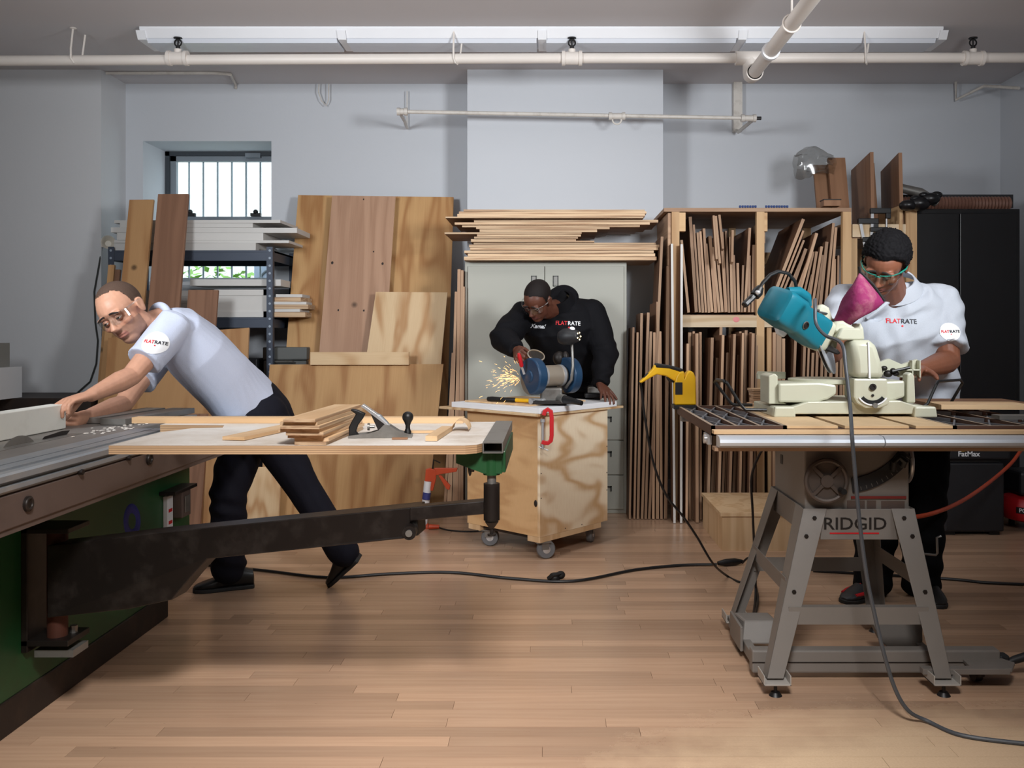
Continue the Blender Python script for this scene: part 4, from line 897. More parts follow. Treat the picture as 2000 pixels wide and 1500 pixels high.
MB().cyl(cz(1052, 872)+V((0, -.012, 0)), cz(1071, 879)+V((0, -.012, 0)), .0035, 8).build('handle', M['steel'], cl)
# hammer
hm = thing('hammer', 'hammer with yellow and black handle lying on the crate top', 'hammer', (-.2, F/366., ZC))
a, q = Z(953, 779, ZC+.014), Z(1038, 783, ZC+.014); M['yel'] = mat('tool_yellow', (236, 184, 26), .4)
d = (q-a); MB().tube([a, a+d*.1, a+d*.35, a+d*.62, a+d*.66], [.012, .015, .013, .0135, .011], 12).build('grip', M['black'], hm)
MB().tube([a+d*.63, a+d*.98], .0115, 12).build('handle', M['yel'], hm)
e = q+d.normalized()*.0; u = d.normalized(); n_ = V((-u.y, u.x, 0))
MB().bar(q-u*.012, q+u*.085, .030, .028, (0, 0, 1)).build('head', M['steel'], hm, False, .006)
MB().cyl(q+u*.03-n_*.03, q+u*.03-n_*.055, .014, 14).cyl(q+u*.03+n_*.01, q+u*.03+n_*.035, .012, 14, .003).build('poll', M['steel'], hm)
# heat gun shaped grey tool
gt = thing('spray_gun', 'grey and black power tool lying on the crate top beside the grinder', 'power tool', Z(1125, 783, ZC))
a, q = Z(1090, 778, ZC+.028), Z(1120, 782, ZC+.028); u = (q-a).normalized()
MB().lathe([(.018, 0), (.027, .008), (.028, .05), (.024, .075)], frame(a, u), 18).build('nozzle', M['dull'], gt)
MB().tube([a+u*.07, a+u*.12+V((0, .02, -.004)), a+u*.19+V((0, .04, -.008)), a+u*.26+V((0, .07, -.014))], [.023, .02, .016, .013], 12).build('body', M['black'], gt)
MB().box(tuple(Z(1163, 762, ZC+.03)), (.10, .09, .05)).build('battery', M['dull'], gt, False, .01)
MB().box(tuple(Z(1165, 772, ZC+.014)), (.14, .10, .026)).build('base', M['case'], gt, False, .006)
# bench grinder
gr = thing('bench_grinder', 'blue bench grinder with silver motor and shielded wheels', 'grinder', Z(1080, 778, ZC))
M['navy'] = mat('grinder_blue', (30, 62, 92), .38, .1, var=.15); M['motor'] = mat('motor_silver', (176, 164, 148), .42, .5, var=.1)
G0, G1 = W(1042, 735, 362), W(1110, 733, 352); G0.z = G1.z = .965
ax = (G1-G0).normalized(); U = ax.cross(V((0, 0, 1))).normalized()  # towards the viewer
if U.y > 0: U = -U
FG = frame(G0, ax, U)
L = (G1-G0).length
MB().lathe([(.054, .045), (.058, .05), (.058, L-.05), (.05, L-.035)], FG, 24).build('motor', M['motor'], gr)
MB().lathe([(.0605, .05), (.0605, .066)], FG, 24).lathe([(.0605, L-.068), (.0605, L-.052)], FG, 24).build('motor_band', M['steel'], gr)
for k, t in enumerate((0., L)):
    sg = -1 if k == 0 else 1; a_ = FG @ Matrix.Translation((0, 0, t))
    sec = [(.101*math.cos(x), .101*math.sin(x)) for x in [math.radians(d) for d in range(-150, 151, 10)]] if False else None
    # guard: a drum open at the far side
    rim = [(.100*math.cos(math.radians(d)), .100*math.sin(math.radians(d))) for d in range(-170, 100, 9)]
    poly = rim+[(.0, .06)]
    MB().prism(rim+[(-.03, .07), (-.07, .02)], -.028, .028, a_).build('wheel_guard', M['navy'], gr, True, .008)
    MB().lathe([(.034, sg*.028), (.030, sg*.034), (.012, sg*.037)], a_, 18).build('guard_cap', M['navy'], gr)
    MB().lathe([(.086, -.012), (.09, -.010), (.09, .010), (.086, .012)], a_ @ Matrix.Translation((-.02, .012, 0)), 32).build('grinding_wheel', M['dull'], gr)
MB().box(tuple(((G0+G1)/2)+V((0, 0, -.105))), (.12, .10, .085)).build('pedestal', M['dull'], gr, False, .012)
MB().box((((G0+G1)/2).x, ((G0+G1)/2).y, ZC+.010), (.20, .17, .018)).build('foot', M['dark'], gr, False, .004)
c = W(1047, 694, 360); MB().lathe([(.002, -.003), (.046, -.003), (.048, 0), (.046, .003), (.002, .003)], frame(c, (.25, -.55, .8)), 26).build('eye_shield', clear('shield', (214, 202, 178), .7, .15), gr)
MB().ring(frame(c, (.25, -.55, .8)), .046, .004, 28, 6).build('shield_rim', M['motor'], gr)
MB().tube([c+V((-.03, .03, .0)), W(1030, 703, 352), W(1040, 722, 352)], .005, 6).build('shield_arm', M['dark'], gr)
c = W(1092, 700, 350); MB().ell(tuple(c), (.035, .03, .04)).ell(tuple(c+V((.035, 0, .01))), (.02, .02, .03)).build('shield_bracket', M['dark'], gr)
lp = [W(1105, 757, 356), W(1116, 742, 359), W(1119, 715, 359), W(1118, 690, 358), W(1117, 672, 357)]
MB().tube(lp, .008, 10).build('lamp_stem', M['dull'], gr)
a, q = W(1090, 659, 357), W(1134, 656, 362)
ls = MB().lathe([(.010, 0), (.034, .012), (.045, .035), (.047, .075), (.036, .105), (.030, .125), (.026, .128)], frame(a, q-a), 24).build('lamp_shade', M['case'], gr)
b = MB(); T = frame(a, q-a)
for k in range(5): b.ell((0, 0, 0), (.0045, .0045, .003), T @ Matrix.Translation((.02*math.cos(k*1.257), .02*math.sin(k*1.257), .129)), 8, 6)
tag(b.build('lamp_holes', emit('lamp_glow', (255, 236, 190), 3.), ls), kind='stuff')
b = MB().lathe([(.014, 0), (.016, .008), (.014, .014)], frame(W(1117, 645, 360), (.2, -.6, .8)), 12); b.build('lamp_switch', M['white'], gr)
# chisel held at the wheel, and the sparks
ck = thing('chisel', 'red-handled chisel held against the grinding wheel', 'chisel', W(1018, 712, 366))
a, q = W(1013, 690, 366), W(1019, 716, 364); MB().tube([a, a.lerp(q, .2), a.lerp(q, .9), q], [.007, .011, .0115, .009], 12).build('handle', M['red'], ck)
MB().bar(q, W(1024, 731, 362), .012, .003).build('blade', M['steel'], ck, False)
b = MB(); e = W(1019, 737, 360)
for k in range(150):
    a = math.radians(R.gauss(183, 26)); r = abs(R.gauss(.075, .05))+.012; l = R.uniform(.006, .026)
    d = V((math.cos(a), R.uniform(-.45, .25), math.sin(a))); p = e+d*r+V((0, 0, -.2*r*r)); b.tube([p, p+d*l*.5, p+d*l+V((0, 0, -.08*l))], [.0002, R.uniform(.0002, .00045), .0001], 5)
sp = b.build('sparks', emit('spark_glow', (255, 190, 110), 7.)); tag(sp, 'spray of glowing orange sparks flying off the grinding wheel', 'sparks', kind='stuff')
# ---------------------------------------------------------------- contractor table saw
M['ridgid'] = mat('saw_grey_paint', (124, 119, 114), .45, var=.06, dirt=(100, 92, 86), dscale=3, damt=.4)
M['rust'] = mat('brown_cast_edge', (84, 60, 50), .6, .3, var=.2); M['web'] = mat('web_grey', (112, 114, 120), .55, .4, var=.15)
M['raila'] = mat('rail_aluminium', (200, 206, 214), .32, .35, var=.05); M['rim'] = mat('dusty_rim', (150, 132, 114), .6)
M['tan_top'] = mat('sawdust_on_iron', (208, 178, 138), .7, .0, var=.12, scale=14, dirt=(170, 140, 104), dscale=5, damt=.5)
sw = thing('contractor_saw', 'grey contractor table saw on splayed legs carrying the miter saw', 'table saw', (1.28, F/545., 0))
ZS = .886
YF0, YB0 = F/578., F/452.                          # front and back of the table
XL0, XT0, XT1, XR0 = .545, .80, 1.36, 1.75           # wing edge, table edges, far wing
# cast table with two mitre slots
tops = [(XT0, .972), (.995, 1.212), (1.235, XT1)]
b = MB().bb((XT0, YF0, ZS-.035), (XT1, YB0, ZS-.010)); b.build('table_core', M['rust'], sw, False)
for x0, x1 in tops:
    MB().bb((x0, YF0, ZS-.010), (x1, YB0, ZS)).build('table_top', M['tan_top'], sw, False, .001)
def wing(x0, x1):
    b = MB(); t = .012
    for a in (x0, x1-t): b.bb((a, YF0, ZS-.034), (a+t, YB0, ZS))
    n = 3; wd = (x1-x0-t)/n
    for k in range(1, n): b.bb((x0+k*wd, YF0+t, ZS-.03), (x0+k*wd+t*.8, YB0-t, ZS))
    for yy in (YF0, YB0-t): b.bb((x0, yy, ZS-.034), (x1, yy+t, ZS))
    o = b.build('wing_frame', [M['rust'], M['rim']], sw, False)
    for p in o.data.polygons:
        if p.normal.z > .9: p.material_index = 1
    b = MB()
    for k in range(n):
        xa = x0+k*wd+t; xb = x0+(k+1)*wd
        for j in range(3):
            ya = YF0+t+(YB0-YF0-2*t)*(j+.5)/3; dy = (YB0-YF0)/7
            b.bar((xa, ya-dy, ZS-.014), (xb, ya+dy, ZS-.014), .018, .006, (0, 0, 1)); b.bar((xa, ya+dy, ZS-.014), (xb, ya-dy, ZS-.014), .018, .006, (0, 0, 1))
    b.build('web', M['web'], sw, False)
wing(XL0, XT0-.002); wing(XT1+.002, XR0)
# front rail: wooden strip, silver round-nosed rail, lower strip
YR = YF0-.06
flat('rail_strip', ((XL0+1.95)/2, YF0-.022, ZS-.018), (1.95-XL0, .042, .012), M['fresh'], parent=sw)
prof = [(YF0-.03, ZS-.026), (YR-.02, ZS-.028), (YR-.034, ZS-.036), (YR-.038, ZS-.046), (YR-.034, ZS-.056), (YR-.02, ZS-.064), (YF0-.03, ZS-.066)]
for a, q in ((XL0+.01, 1.094), (1.097, 1.95)): MB().loft([[(x, y_, z) for y_, z in prof] for x in (a, q)]).build('front_rail', M['raila'], sw)
flat('rail_strip', ((XL0+1.95)/2, YF0-.03, ZS-.073), (1.95-XL0, .05, .012), M['strip'], parent=sw)
MB().bb((XL0+.02, YB0, ZS-.07), (1.9, YB0+.04, ZS-.01)).build('back_rail', M['dull'], sw, False, .004)
MB().cyl((XL0-.012, YF0+.09, ZS-.055), (XL0+.004, YF0+.09, ZS-.055), .016, 14).bb((XL0-.005, YF0+.05, ZS-.07), (XL0+.01, YF0+.13, ZS-.036)).build('wing_bolt', M['steel'], sw)
# body
YBF = F/556.; XB0, XB1 = (1572-PX)/556., (1776-PX)/556.; ZB0, ZB1 = CH-(998-PY)/556., ZS-.036
YBB = YBF+.42; XBk = XB0+.02
b = MB().hexa([(XB0, YBF, ZB0), (XB1, YBF, ZB0), (XB1, YBB, ZB0), (XB0, YBB, ZB0)], [(XB0, YBF, ZB1), (XB1, YBF, ZB1), (XB1, YBB, ZB1), (XB0, YBB, ZB1)])
b.build('body', M['ridgid'], sw, False, .006)
MB().bb((XB0-.002, YBF+.30, ZB0+.12), (XB0-.003+.002, YBF+.33, ZB0+.155)).build('side_sticker', M['case'], sw, False)
wc = W(1616, 940, 566); T = frame((wc.x, YBF-.045, wc.z), (0, -1, 0))
M['wheelg'] = mat('handwheel_grey', (86, 76, 70), .5, .3)
wh = MB().ring(T, .07, .009, 40, 8).build('handwheel', M['wheelg'], sw)
b = MB().lathe([(.022, -.01), (.022, .012)], T, 18).lathe([(.068, -.004), (.068, -.001)], T, 30)
b.build('wheel_disc', M['wheelg'], wh)
b = MB()
for k in range(4):
    a = k*PI/2+PI/4; b.bar(T @ V((.02*math.cos(a), .02*math.sin(a), .002)), T @ V((.068*math.cos(a), .068*math.sin(a), .002)), .014, .012, (0, 1, 0))
b.build('spokes', M['wheelg'], wh, False); MB().cyl(T @ V((.045, -.03, .01)), T @ V((.045, -.03, .05)), .010, 12).build('crank_knob', M['black'], wh)
MB().cyl((wc.x, YBF, wc.z), (wc.x, YBF-.05, wc.z), .012, 10).build('wheel_shaft', M['dark'], sw)
# bevel scale: an arc sweeping up to the right
cc = W(1652, 805, 560); b = MB(); rg = []
for k in range(25):
    a = math.radians(-78+k*2.2+.0); a = math.radians(-84)+math.radians(50)*k/24
    rg.append([V((cc.x+r*math.cos(a), YBF-d, cc.z+r*math.sin(a))) for r, d in ((.235, .002), (.235, .008), (.285, .008), (.285, .002))])
b.loft(rg).build('bevel_scale', M['case'], sw, False)
b = MB()
for k in range(12):
    a = math.radians(-82)+math.radians(46)*k/11; b.bar((cc.x+.268*math.cos(a), YBF-.0085, cc.z+.268*math.sin(a)), (cc.x+.280*math.cos(a), YBF-.0085, cc.z+.280*math.sin(a)), .002, .0008)
tag(b.build('scale_marks', M['dull'], sw, False), kind='stuff')
p = W(1752, 906, 558); MB().tube([(p.x-.012, YBF-.01, p.z-.02), (p.x-.016, YBF-.03, p.z+.01), (p.x, YBF-.03, p.z+.028), (p.x+.02, YBF-.03, p.z+.012), (p.x+.016, YBF-.02, p.z-.006)], .012, 10).build('bevel_pointer', M['black'], sw)
for px, py, wd in ((1605, 978, .0), ): pass
b = MB(); b.bb(tuple(W(1662, 974, 557)+V((0, -.001, 0))), tuple(W(1770, 969, 557)+V((0, .0005, 0)))); b.build('red_stripe', mat('dull_red', (120, 40, 36), .5), sw, False)
b = MB()
for px0, px1, py0, py1 in ((1655, 1690, 978, 994), (1694, 1712, 978, 994), (1722, 1768, 979, 994)):
    a, q = W(px0, py1, 557), W(px1, py0, 557); b.bb((a.x, YBF-.0008, a.z), (q.x, YBF+.0004, q.z))
b.build('label_plates', M['beam'], sw, False)
# second hand wheel on the far side
c = V((XB1+.03, YBF+.12, CH-(905-PY)/545.)); wh2 = MB().ring(frame(c, (1, 0, 0)), .075, .008, 36, 8).build('side_wheel', M['steel'], sw)
MB().cyl((XB1-.0, c.y, c.z), (c.x+.008, c.y, c.z), .016, 12).bar(c+V((0, -.07, 0)), c+V((0, .07, 0)), .012, .008).bar(c+V((0, 0, -.07)), c+V((0, 0, .07)), .012, .008).build('side_wheel_hub', M['dark'], wh2)
MB().cyl(c+V((0, .0, .055)), c+V((.09, .0, .055)), .009, 10).build('crank_handle', M['dull'], wh2)
# stand: apron panels, splayed legs, stretchers
YL0, YL1 = YBF-.012, YBB+.012; ZA0, ZA1 = CH-(1055-PY)/560., ZB0+.012
xa0, xa1 = XB0-.005, XB1+.005
FLx0, FLx1 = (1516-PX)/592., (1838-PX)/586.; FY0, FY1 = F/590., F/486.; zf = .055
MB().bb((xa0+.055, YL0-.004, ZA0), (xa1-.03, YL0+.0, ZA1-.002)).build('front_apron', M['ridgid'], sw, False, .002)
MB().bb((xa0-.004, YL0+.03, ZA0+.02), (xa0, YL1-.03, ZA1)).build('side_apron', M['ridgid'], sw, False, .002)
MB().bb((xa1, YL0+.03, ZA0+.02), (xa1+.004, YL1-.03, ZA1)).build('side_apron', M['ridgid'], sw, False, .002)
MB().bb((xa0+.03, YL1, ZA0), (xa1-.03, YL1+.004, ZA1)).build('back_apron', M['ridgid'], sw, False, .002)
def leg(tx, ty, bx, by, sx, sy):                   # folded sheet-metal angle, wide above, narrow below
    b = MB(); t = .003; ztop = ZA1
    for axis in (0, 1):
        wt, wb_ = (.082, .055) if axis == 0 else (.10, .055)
        tp = V((tx, ty, ztop)); bt = V((bx, by, zf))
        d = V((-sx, 0, 0)) if axis == 0 else V((0, -sy, 0))
        n_ = V((0, -sy*t, 0)) if axis == 0 else V((-sx*t, 0, 0))
        Q0 = [bt, bt+d*wb_, bt+d*wb_+n_, bt+n_]; Q1 = [tp, tp+d*wt, tp+d*wt+n_, tp+n_]
        b.hexa(Q0, Q1)
    return b.build('leg', M['ridgid'], sw, False, .0015)
for sx, tx, bx in ((-1, xa0-.006, FLx0-.028), (1, xa1+.006, FLx1+.028)):
    for sy, ty, by in ((-1, YL0-.008, FY0), (1, YL1+.008, FY1)):
        lg = leg(tx, ty, bx, by, sx, sy)
        if sy < 0:
            b = MB()
            for u, v_, z in ((.045, 0, ZA1-.03), (.03, 0, ZA0+.02), (.028, 0, .32)):
                f = (z-zf)/(ZA1-zf); x = bx+(tx-bx)*f-sx*u; yy = by+(ty-by)*f; b.cyl((x, yy-.001, z), (x, yy-.006, z), .0075, 6)
            b.build('bolts', M['dark'], lg)['kind'] = 'stuff'
def legpt(tx, ty, bx, by, z):
    f = (z-zf)/(ZA1-zf); return V((bx+(tx-bx)*f, by+(ty-by)*f, z))
zst = CH-(1205-PY)/580.
a = legpt(xa0-.006, YL0-.008, FLx0-.028, FY0, zst); q = legpt(xa1+.006, YL0-.008, FLx1+.028, FY0, zst)
MB().bar(a+V((.03, .006, 0)), q+V((-.03, .006, 0)), .003, .058, (0, 1, 0)).bar(a+V((.03, .02, .028)), q+V((-.03, .02, .028)), .03, .003, (0, 1, 0)).build('stretcher', M['ridgid'], sw, False)
zs2 = CH-(1118-PY)/505.
a = legpt(xa0-.006, YL1+.008, FLx0-.028, FY1, zs2); q = legpt(xa1+.006, YL1+.008, FLx1+.028, FY1, zs2)
MB().bar(a+V((.03, -.006, 0)), q+V((-.03, -.006, 0)), .003, .055, (0, 1, 0)).build('stretcher', M['ridgid'], sw, False)
for tx, bx, d in ((xa0-.006, FLx0-.028, .006), (xa1+.006, FLx1+.028, -.006)):
    a = legpt(tx, YL0-.008, bx, FY0, .33); q = legpt(tx, YL1+.008, bx, FY1, .33); MB().bar(a+V((d, .03, 0)), q+V((d, -.03, 0)), .003, .055).build('stretcher', M['ridgid'], sw, False)
Tt = Matrix(((1, 0, 0, 0), (0, 0, -1, 0), (0, 1, 0, 0), (0, 0, 0, 1)))
M['ink'] = mat('print_black', (26, 22, 20), .5)
MB().tube([W(1770, 1075, 470), W(1795, 1081, 470), W(1828, 1084, 470), W(1831, 1080, 470), W(1830, 1050, 470), W(1838, 1047, 470)], .005, 6).build('crank_rod', M['dull'], sw)
tp = W(1670, 1024, 559); tp.y = YL0-.0045
text('lettering', 'RIDGID', .060, Matrix.Translation(tp) @ Tt, M['ink'], sw, .0005, 1.12, .0006)
MB().bb((tp.x-.088, YL0-.0055, tp.z-.034), (tp.x+.084, YL0-.0042, tp.z-.029)).build('lettering_underline', M['red'], sw, False)
# mobile base
M['cradle'] = mat('cradle_grey', (170, 166, 160), .45)
mb_ = thing('mobile_base', 'grey wheeled mobile base with foot pedals under the contractor saw', 'mobile base', (1.2, F/545., 0))
ZM0, ZM1 = CH-(1308-PY)/560., CH-(1264-PY)/560.
x0, x1 = (1465-PX)/560., (1945-PX)/560.; yM = F/566.
MB().bb((x0, yM, ZM0), (x1, yM+.05, ZM1)).build('beam', M['ridgid'], mb_, False, .006)
MB().bb((x0, yM-.002, ZM0+.036), (x1, yM, ZM0+.039)).build('beam_groove', M['dark'], mb_, False)
MB().bb((x1, yM+.004, ZM0+.002), (x1+.035, yM+.046, ZM1-.02)).build('beam_cap', M['case'], mb_, False, .006)
MB().tube([(x1+.03, yM+.02, ZM0+.03), (x1+.06, yM+.02, ZM0+.04), (x1+.13, yM+.02, ZM0+.06)], [.010, .014, .016], 12).build('pedal_bar', M['case'], mb_)
for sx, bx in ((-1, FLx0), (1, FLx1)):
    for by in (FY0, FY1):
        b = MB(); lo = (bx-.045, by-.03, .042); hi = (bx+.045, by+.06, .047); b.bb(lo, hi)
        b.bb((bx-.045, by-.03, .042), (bx-.041, by+.06, .075)).bb((bx+.041, by-.03, .042), (bx+.045, by+.06, .075)); k = b.build('leg_cradle', M['cradle'], mb_, False, .001)
        MB().cyl((bx, by+.0, .012), (bx, by, .044), .006, 10).cyl((bx, by, .0), (bx, by, .012), .022, 16, .014).build('levelling_foot', M['black'], k)
MB().bb((FLx1-.06, FY0+.02, .06), (x1-.02, FY0+.05, .08)).build('side_arm', M['ridgid'], mb_, False, .002)
c = V(((1925-PX)/572., F/572., 0))
MB().prism([(-.07, -.05), (.06, -.06), (.10, .0), (.07, .05), (-.06, .06)], .062, .075, Matrix.Translation((c.x, c.y, 0))).build('foot_pedal', M['ridgid'], mb_, False, .003)
MB().cyl((c.x-.02, c.y, .03), (c.x-.02, c.y, .065), .016, 12).build('pedal_stem', M['dark'], mb_)
MB().lathe([(.012, -.012), (.03, -.012), (.03, .012), (.012, .012)], Matrix.Translation((c.x-.02, c.y+.03, .031)) @ Matrix.Rotation(PI/2, 4, 'Y'), 18).build('caster_wheel', M['black'], mb_)
c = W(1470, 1235, 515); b = MB()
b.hexa([(c.x-.06, c.y-.09, .0+.05), (c.x+.10, c.y-.09, .05), (c.x+.08, c.y+.06, .05), (c.x-.07, c.y+.06, .05)], [(c.x-.04, c.y-.05, .125), (c.x+.08, c.y-.05, .125), (c.x+.07, c.y+.05, .125), (c.x-.06, c.y+.05, .125)]).build('corner_housing', M['ridgid'], mb_, False, .006)
MB().bb((c.x-.07, c.y-.11, .03), (c.x-.06, c.y+.08, .12)).build('side_plate', M['ridgid'], mb_, False, .002)
MB().lathe([(.012, -.012), (.036, -.012), (.036, .012), (.012, .012)], Matrix.Translation((c.x-.045, c.y, .037)) @ Matrix.Rotation(PI/2, 4, 'Y'), 20).build('caster_wheel', M['black'], mb_)
c = W(1745, 1240, 530); b = MB()
b.prism([(-.085, .05), (.10, .05), (.10, -.02), (.06, -.05), (0, -.06), (-.05, -.02)], 0, .05, Matrix.Translation((c.x, c.y+.03, c.z)) @ Tt).build('rear_housing', M['ridgid'], mb_, False, .004)
MB().lathe([(.01, -.012), (.03, -.012), (.03, .012), (.01, .012)], Matrix.Translation((c.x+.045, c.y, .031)) @ Matrix.Rotation(PI/2, 4, 'Y'), 18).build('caster_wheel', M['black'], mb_)
for a, q in (((x0+.02, yM+.05, ZM0+.015), (c.x-.3, F/490., ZM0+.03)), ): pass
MB().bar((x0+.03, yM+.04, ZM0+.02), (x0+.03, FY1, ZM0+.02), .03, .04, (1, 0, 0)).build('side_beam', M['ridgid'], mb_, False, .003)
MB().bar((FLx1+.05, yM+.04, ZM0+.02), (FLx1+.05, FY1, ZM0+.02), .03, .04, (1, 0, 0)).build('side_beam', M['ridgid'], mb_, False, .003)
# ---------------------------------------------------------------- miter saw
M['cream_m'] = mat('miter_cream', (192, 192, 172), .36, var=.05, dirt=(170, 160, 136), dscale=6, damt=.35); M['teal'] = mat('motor_teal', (16, 108, 126), .38, var=.05)
M['magenta'] = mat('dust_bag_cloth', (128, 26, 80), .8, var=.2, scale=9, dirt=(196, 160, 150), dscale=5, damt=.55, bump=.4, bscale=30)
sM = 520.
def m3(px, py, dy=0.): p = W(px, py, sM); p.y += dy; return p
ms = thing('miter_saw', 'cream and teal miter saw tilted over, standing on the contractor saw table', 'miter saw', V(((1650-PX)/sM, F/sM+.1, ZS)))
YM = F/sM
def slab2(name, pts, y0, y1, m, bevel=.004, parent=None, smooth=False):
    P = [W(px, py, sM) for px, py in pts]; k = len(P)
    b = MB(); b.add([(p.x, YM+y0, p.z) for p in P]+[(p.x, YM+y1, p.z) for p in P], [tuple(range(k)), tuple(range(2*k-1, k-1, -1))]+[(i, (i+1) % k, k+(i+1) % k, k+i) for i in range(k)])
    return b.build(name, m, parent or ms, smooth, bevel)
zz = CH-(812-PY)/sM
slab2('base', [(1507, 813), (1507, 795), (1548, 793), (1575, 784), (1755, 782), (1780, 790), (1822, 795), (1822, 813), (1790, 813), (1780, 808), (1552, 808), (1545, 813)], -.02, .30, M['cream_m'])
for x0_, x1_ in ((1507, 1550), (1778, 1824)): slab2('foot', [(x0_, 814), (x0_+2, 793), (x1_-3, 793), (x1_, 814)], -.035, .05, M['cream_m'], .006)
slab2('base_wing', [(1504, 790), (1504, 735), (1516, 730), (1522, 735), (1522, 780), (1540, 790)], .02, .16, M['cream_m'])
slab2('table', [(1521, 786), (1521, 749), (1600, 747), (1634, 752), (1634, 770), (1618, 780), (1594, 787)], .0, .20, M['cream_m'], .008)
slab2('table', [(1722, 783), (1722, 746), (1772, 744), (1772, 776), (1745, 785)], .02, .20, M['cream_m'], .008)
c = W(1625, 745, sM); MB().lathe([(.12, -.02), (.125, -.016), (.125, -.002), (.115, 0)], Matrix.Translation((c.x, YM+.14, CH-(742-PY)/sM)), 40).build('turntable', M['cream_m'], ms)
slab2('fence', [(1504, 735), (1506, 730), (1562, 731), (1562, 745), (1504, 746)], .20, .225, M['cream_m'], .002)
slab2('fence', [(1738, 745), (1745, 712), (1768, 703), (1795, 715), (1826, 704), (1826, 742), (1790, 741), (1786, 735), (1740, 738)], .16, .185, M['cream_m'], .002)
for px0, px1, py in ((1790, 1826, 724), ): slab2('fence_rib', [(px0, py), (px0, py+3), (px1, py+3), (px1, py)], .13, .16, M['cream_m'], .001)
for px in (1809, 1824): slab2('fence_rib', [(px, 706), (px+2.5, 706), (px+2.5, 741), (px, 741)], .13, .16, M['cream_m'], .001)
b = MB()
for px, py, r in ((1742, 728, .012), (1752, 722, .010), (1760, 733, .014), (1770, 726, .009), (1776, 733, .010)): b.ell(tuple(W(px, py, sM)+V((0, .13, 0))), (r*1.3, r, r))
b.build('fence_clamp', M['dark'], ms)
b = MB().cyl(W(1764, 728, sM)+V((0, .11, 0)), W(1800, 720, sM)+V((0, .11, 0)), .006, 8); b.build('clamp_rod', M['black'], ms)
slab2('clamp_post', [(1775, 788), (1776, 732), (1784, 727), (1791, 735), (1793, 788)], .02, .07, M['cream_m'], .006)
# arm housing
hp_ = [(1660, 800), (1660, 745), (1658, 700), (1646, 665), (1640, 664), (1638, 658), (1690, 663), (1703, 670), (1712, 700), (1722, 738), (1722, 770), (1728, 778), (1724, 789), (1708, 796), (1680, 796), (1664, 786)]
slab2('arm_housing', [(1652, 664), (1690, 664), (1703, 672), (1712, 702), (1720, 738), (1660, 738), (1659, 705)], -.055, .06, M['cream_m'], .022, None, True)
slab2('pivot_plate', [(1657, 738), (1722, 738), (1723, 772), (1728, 778), (1723, 789), (1706, 795), (1680, 795), (1664, 786), (1657, 774)], -.06, .05, M['cream_m'], .006)
slab2('housing_rib', [(1684, 668), (1687, 668), (1690, 738), (1686, 738)], -.060, -.05, M['white'], .002)
c = W(1693, 754, sM); c.y = YM-.061; MB().lathe([(.0125, 0), (.0125, .006), (.006, .006), (.006, .003)], frame(c, (0, -1, 0)), 18).build('pivot_bolt', M['dark'], ms)
c2 = W(1693, 770, sM); c2.y = YM-.061; MB().cyl(c2, c2-V((0, .003, 0)), .005, 10).build('screw', M['dark'], ms)
b = MB(); rg = []; cc = W(1693, 757, sM)
for k in range(21):
    a = math.radians(-140+100*k/20); rg.append([V((cc.x+r*math.cos(a), YM-d, cc.z+r*math.sin(a))) for r, d in ((.044, .058), (.044, .063), (.058, .063), (.058, .058))])
b.loft(rg).build('bevel_slot', M['black'], ms, False)
b = MB(); rg = []
for k in range(25):
    a = math.radians(-146+112*k/24); rg.append([V((cc.x+r*math.cos(a), YM-d, cc.z+r*math.sin(a))) for r, d in ((.058, .058), (.058, .066), (.063, .066), (.063, .058))])
b.loft(rg).build('bevel_slot_rim', M['white'], ms, False)
c = W(1696, 789, sM); c.y = YM-.062; MB().cyl(c, c-V((0, .012, 0)), .010, 8).build('bevel_lock', M['dull'], ms)
slab2('arm', [(1628, 660), (1640, 640), (1672, 641), (1676, 630), (1682, 642), (1684, 664), (1640, 665)], -.03, .07, M['cream_m'], .014, None, True)
slab2('trunnion', [(1632, 628), (1648, 626), (1684, 648), (1668, 655), (1640, 658), (1626, 645)], .0, .09, M['cream_m'], .010, None, True)
# blade guard and lower guard (tilted to the left)
slab2('upper_guard', [(1560, 645), (1575, 634), (1600, 625), (1640, 655), (1645, 672), (1640, 690), (1618, 684), (1604, 670), (1580, 668)], .05, .10, M['cream_m'], .008)
for pts in ([(1604, 664), (1612, 668), (1640, 683), (1646, 690), (1640, 693), (1606, 678)], ): slab2('guard_link', pts, .02, .05, M['dark'], .003)
bl = [(1590+26*0, 680)]
Tb = frame(W(1620, 672, sM)+V((0, .10, 0)), (.86, -.42, .28))
MB().lathe([(.118, -.001), (.118, .001)], Tb, 48).build('blade', M['steel'], ms, False)
b = MB()
M['lguard'] = mat('lower_guard_grey', (150, 152, 156), .25)
gp = [(.125*math.cos(math.radians(a)), .125*math.sin(math.radians(a))) for a in range(0, 360, 10)]
MB().prism(gp, .012, .015, Tb).build('lower_guard', M['lguard'], ms, False)
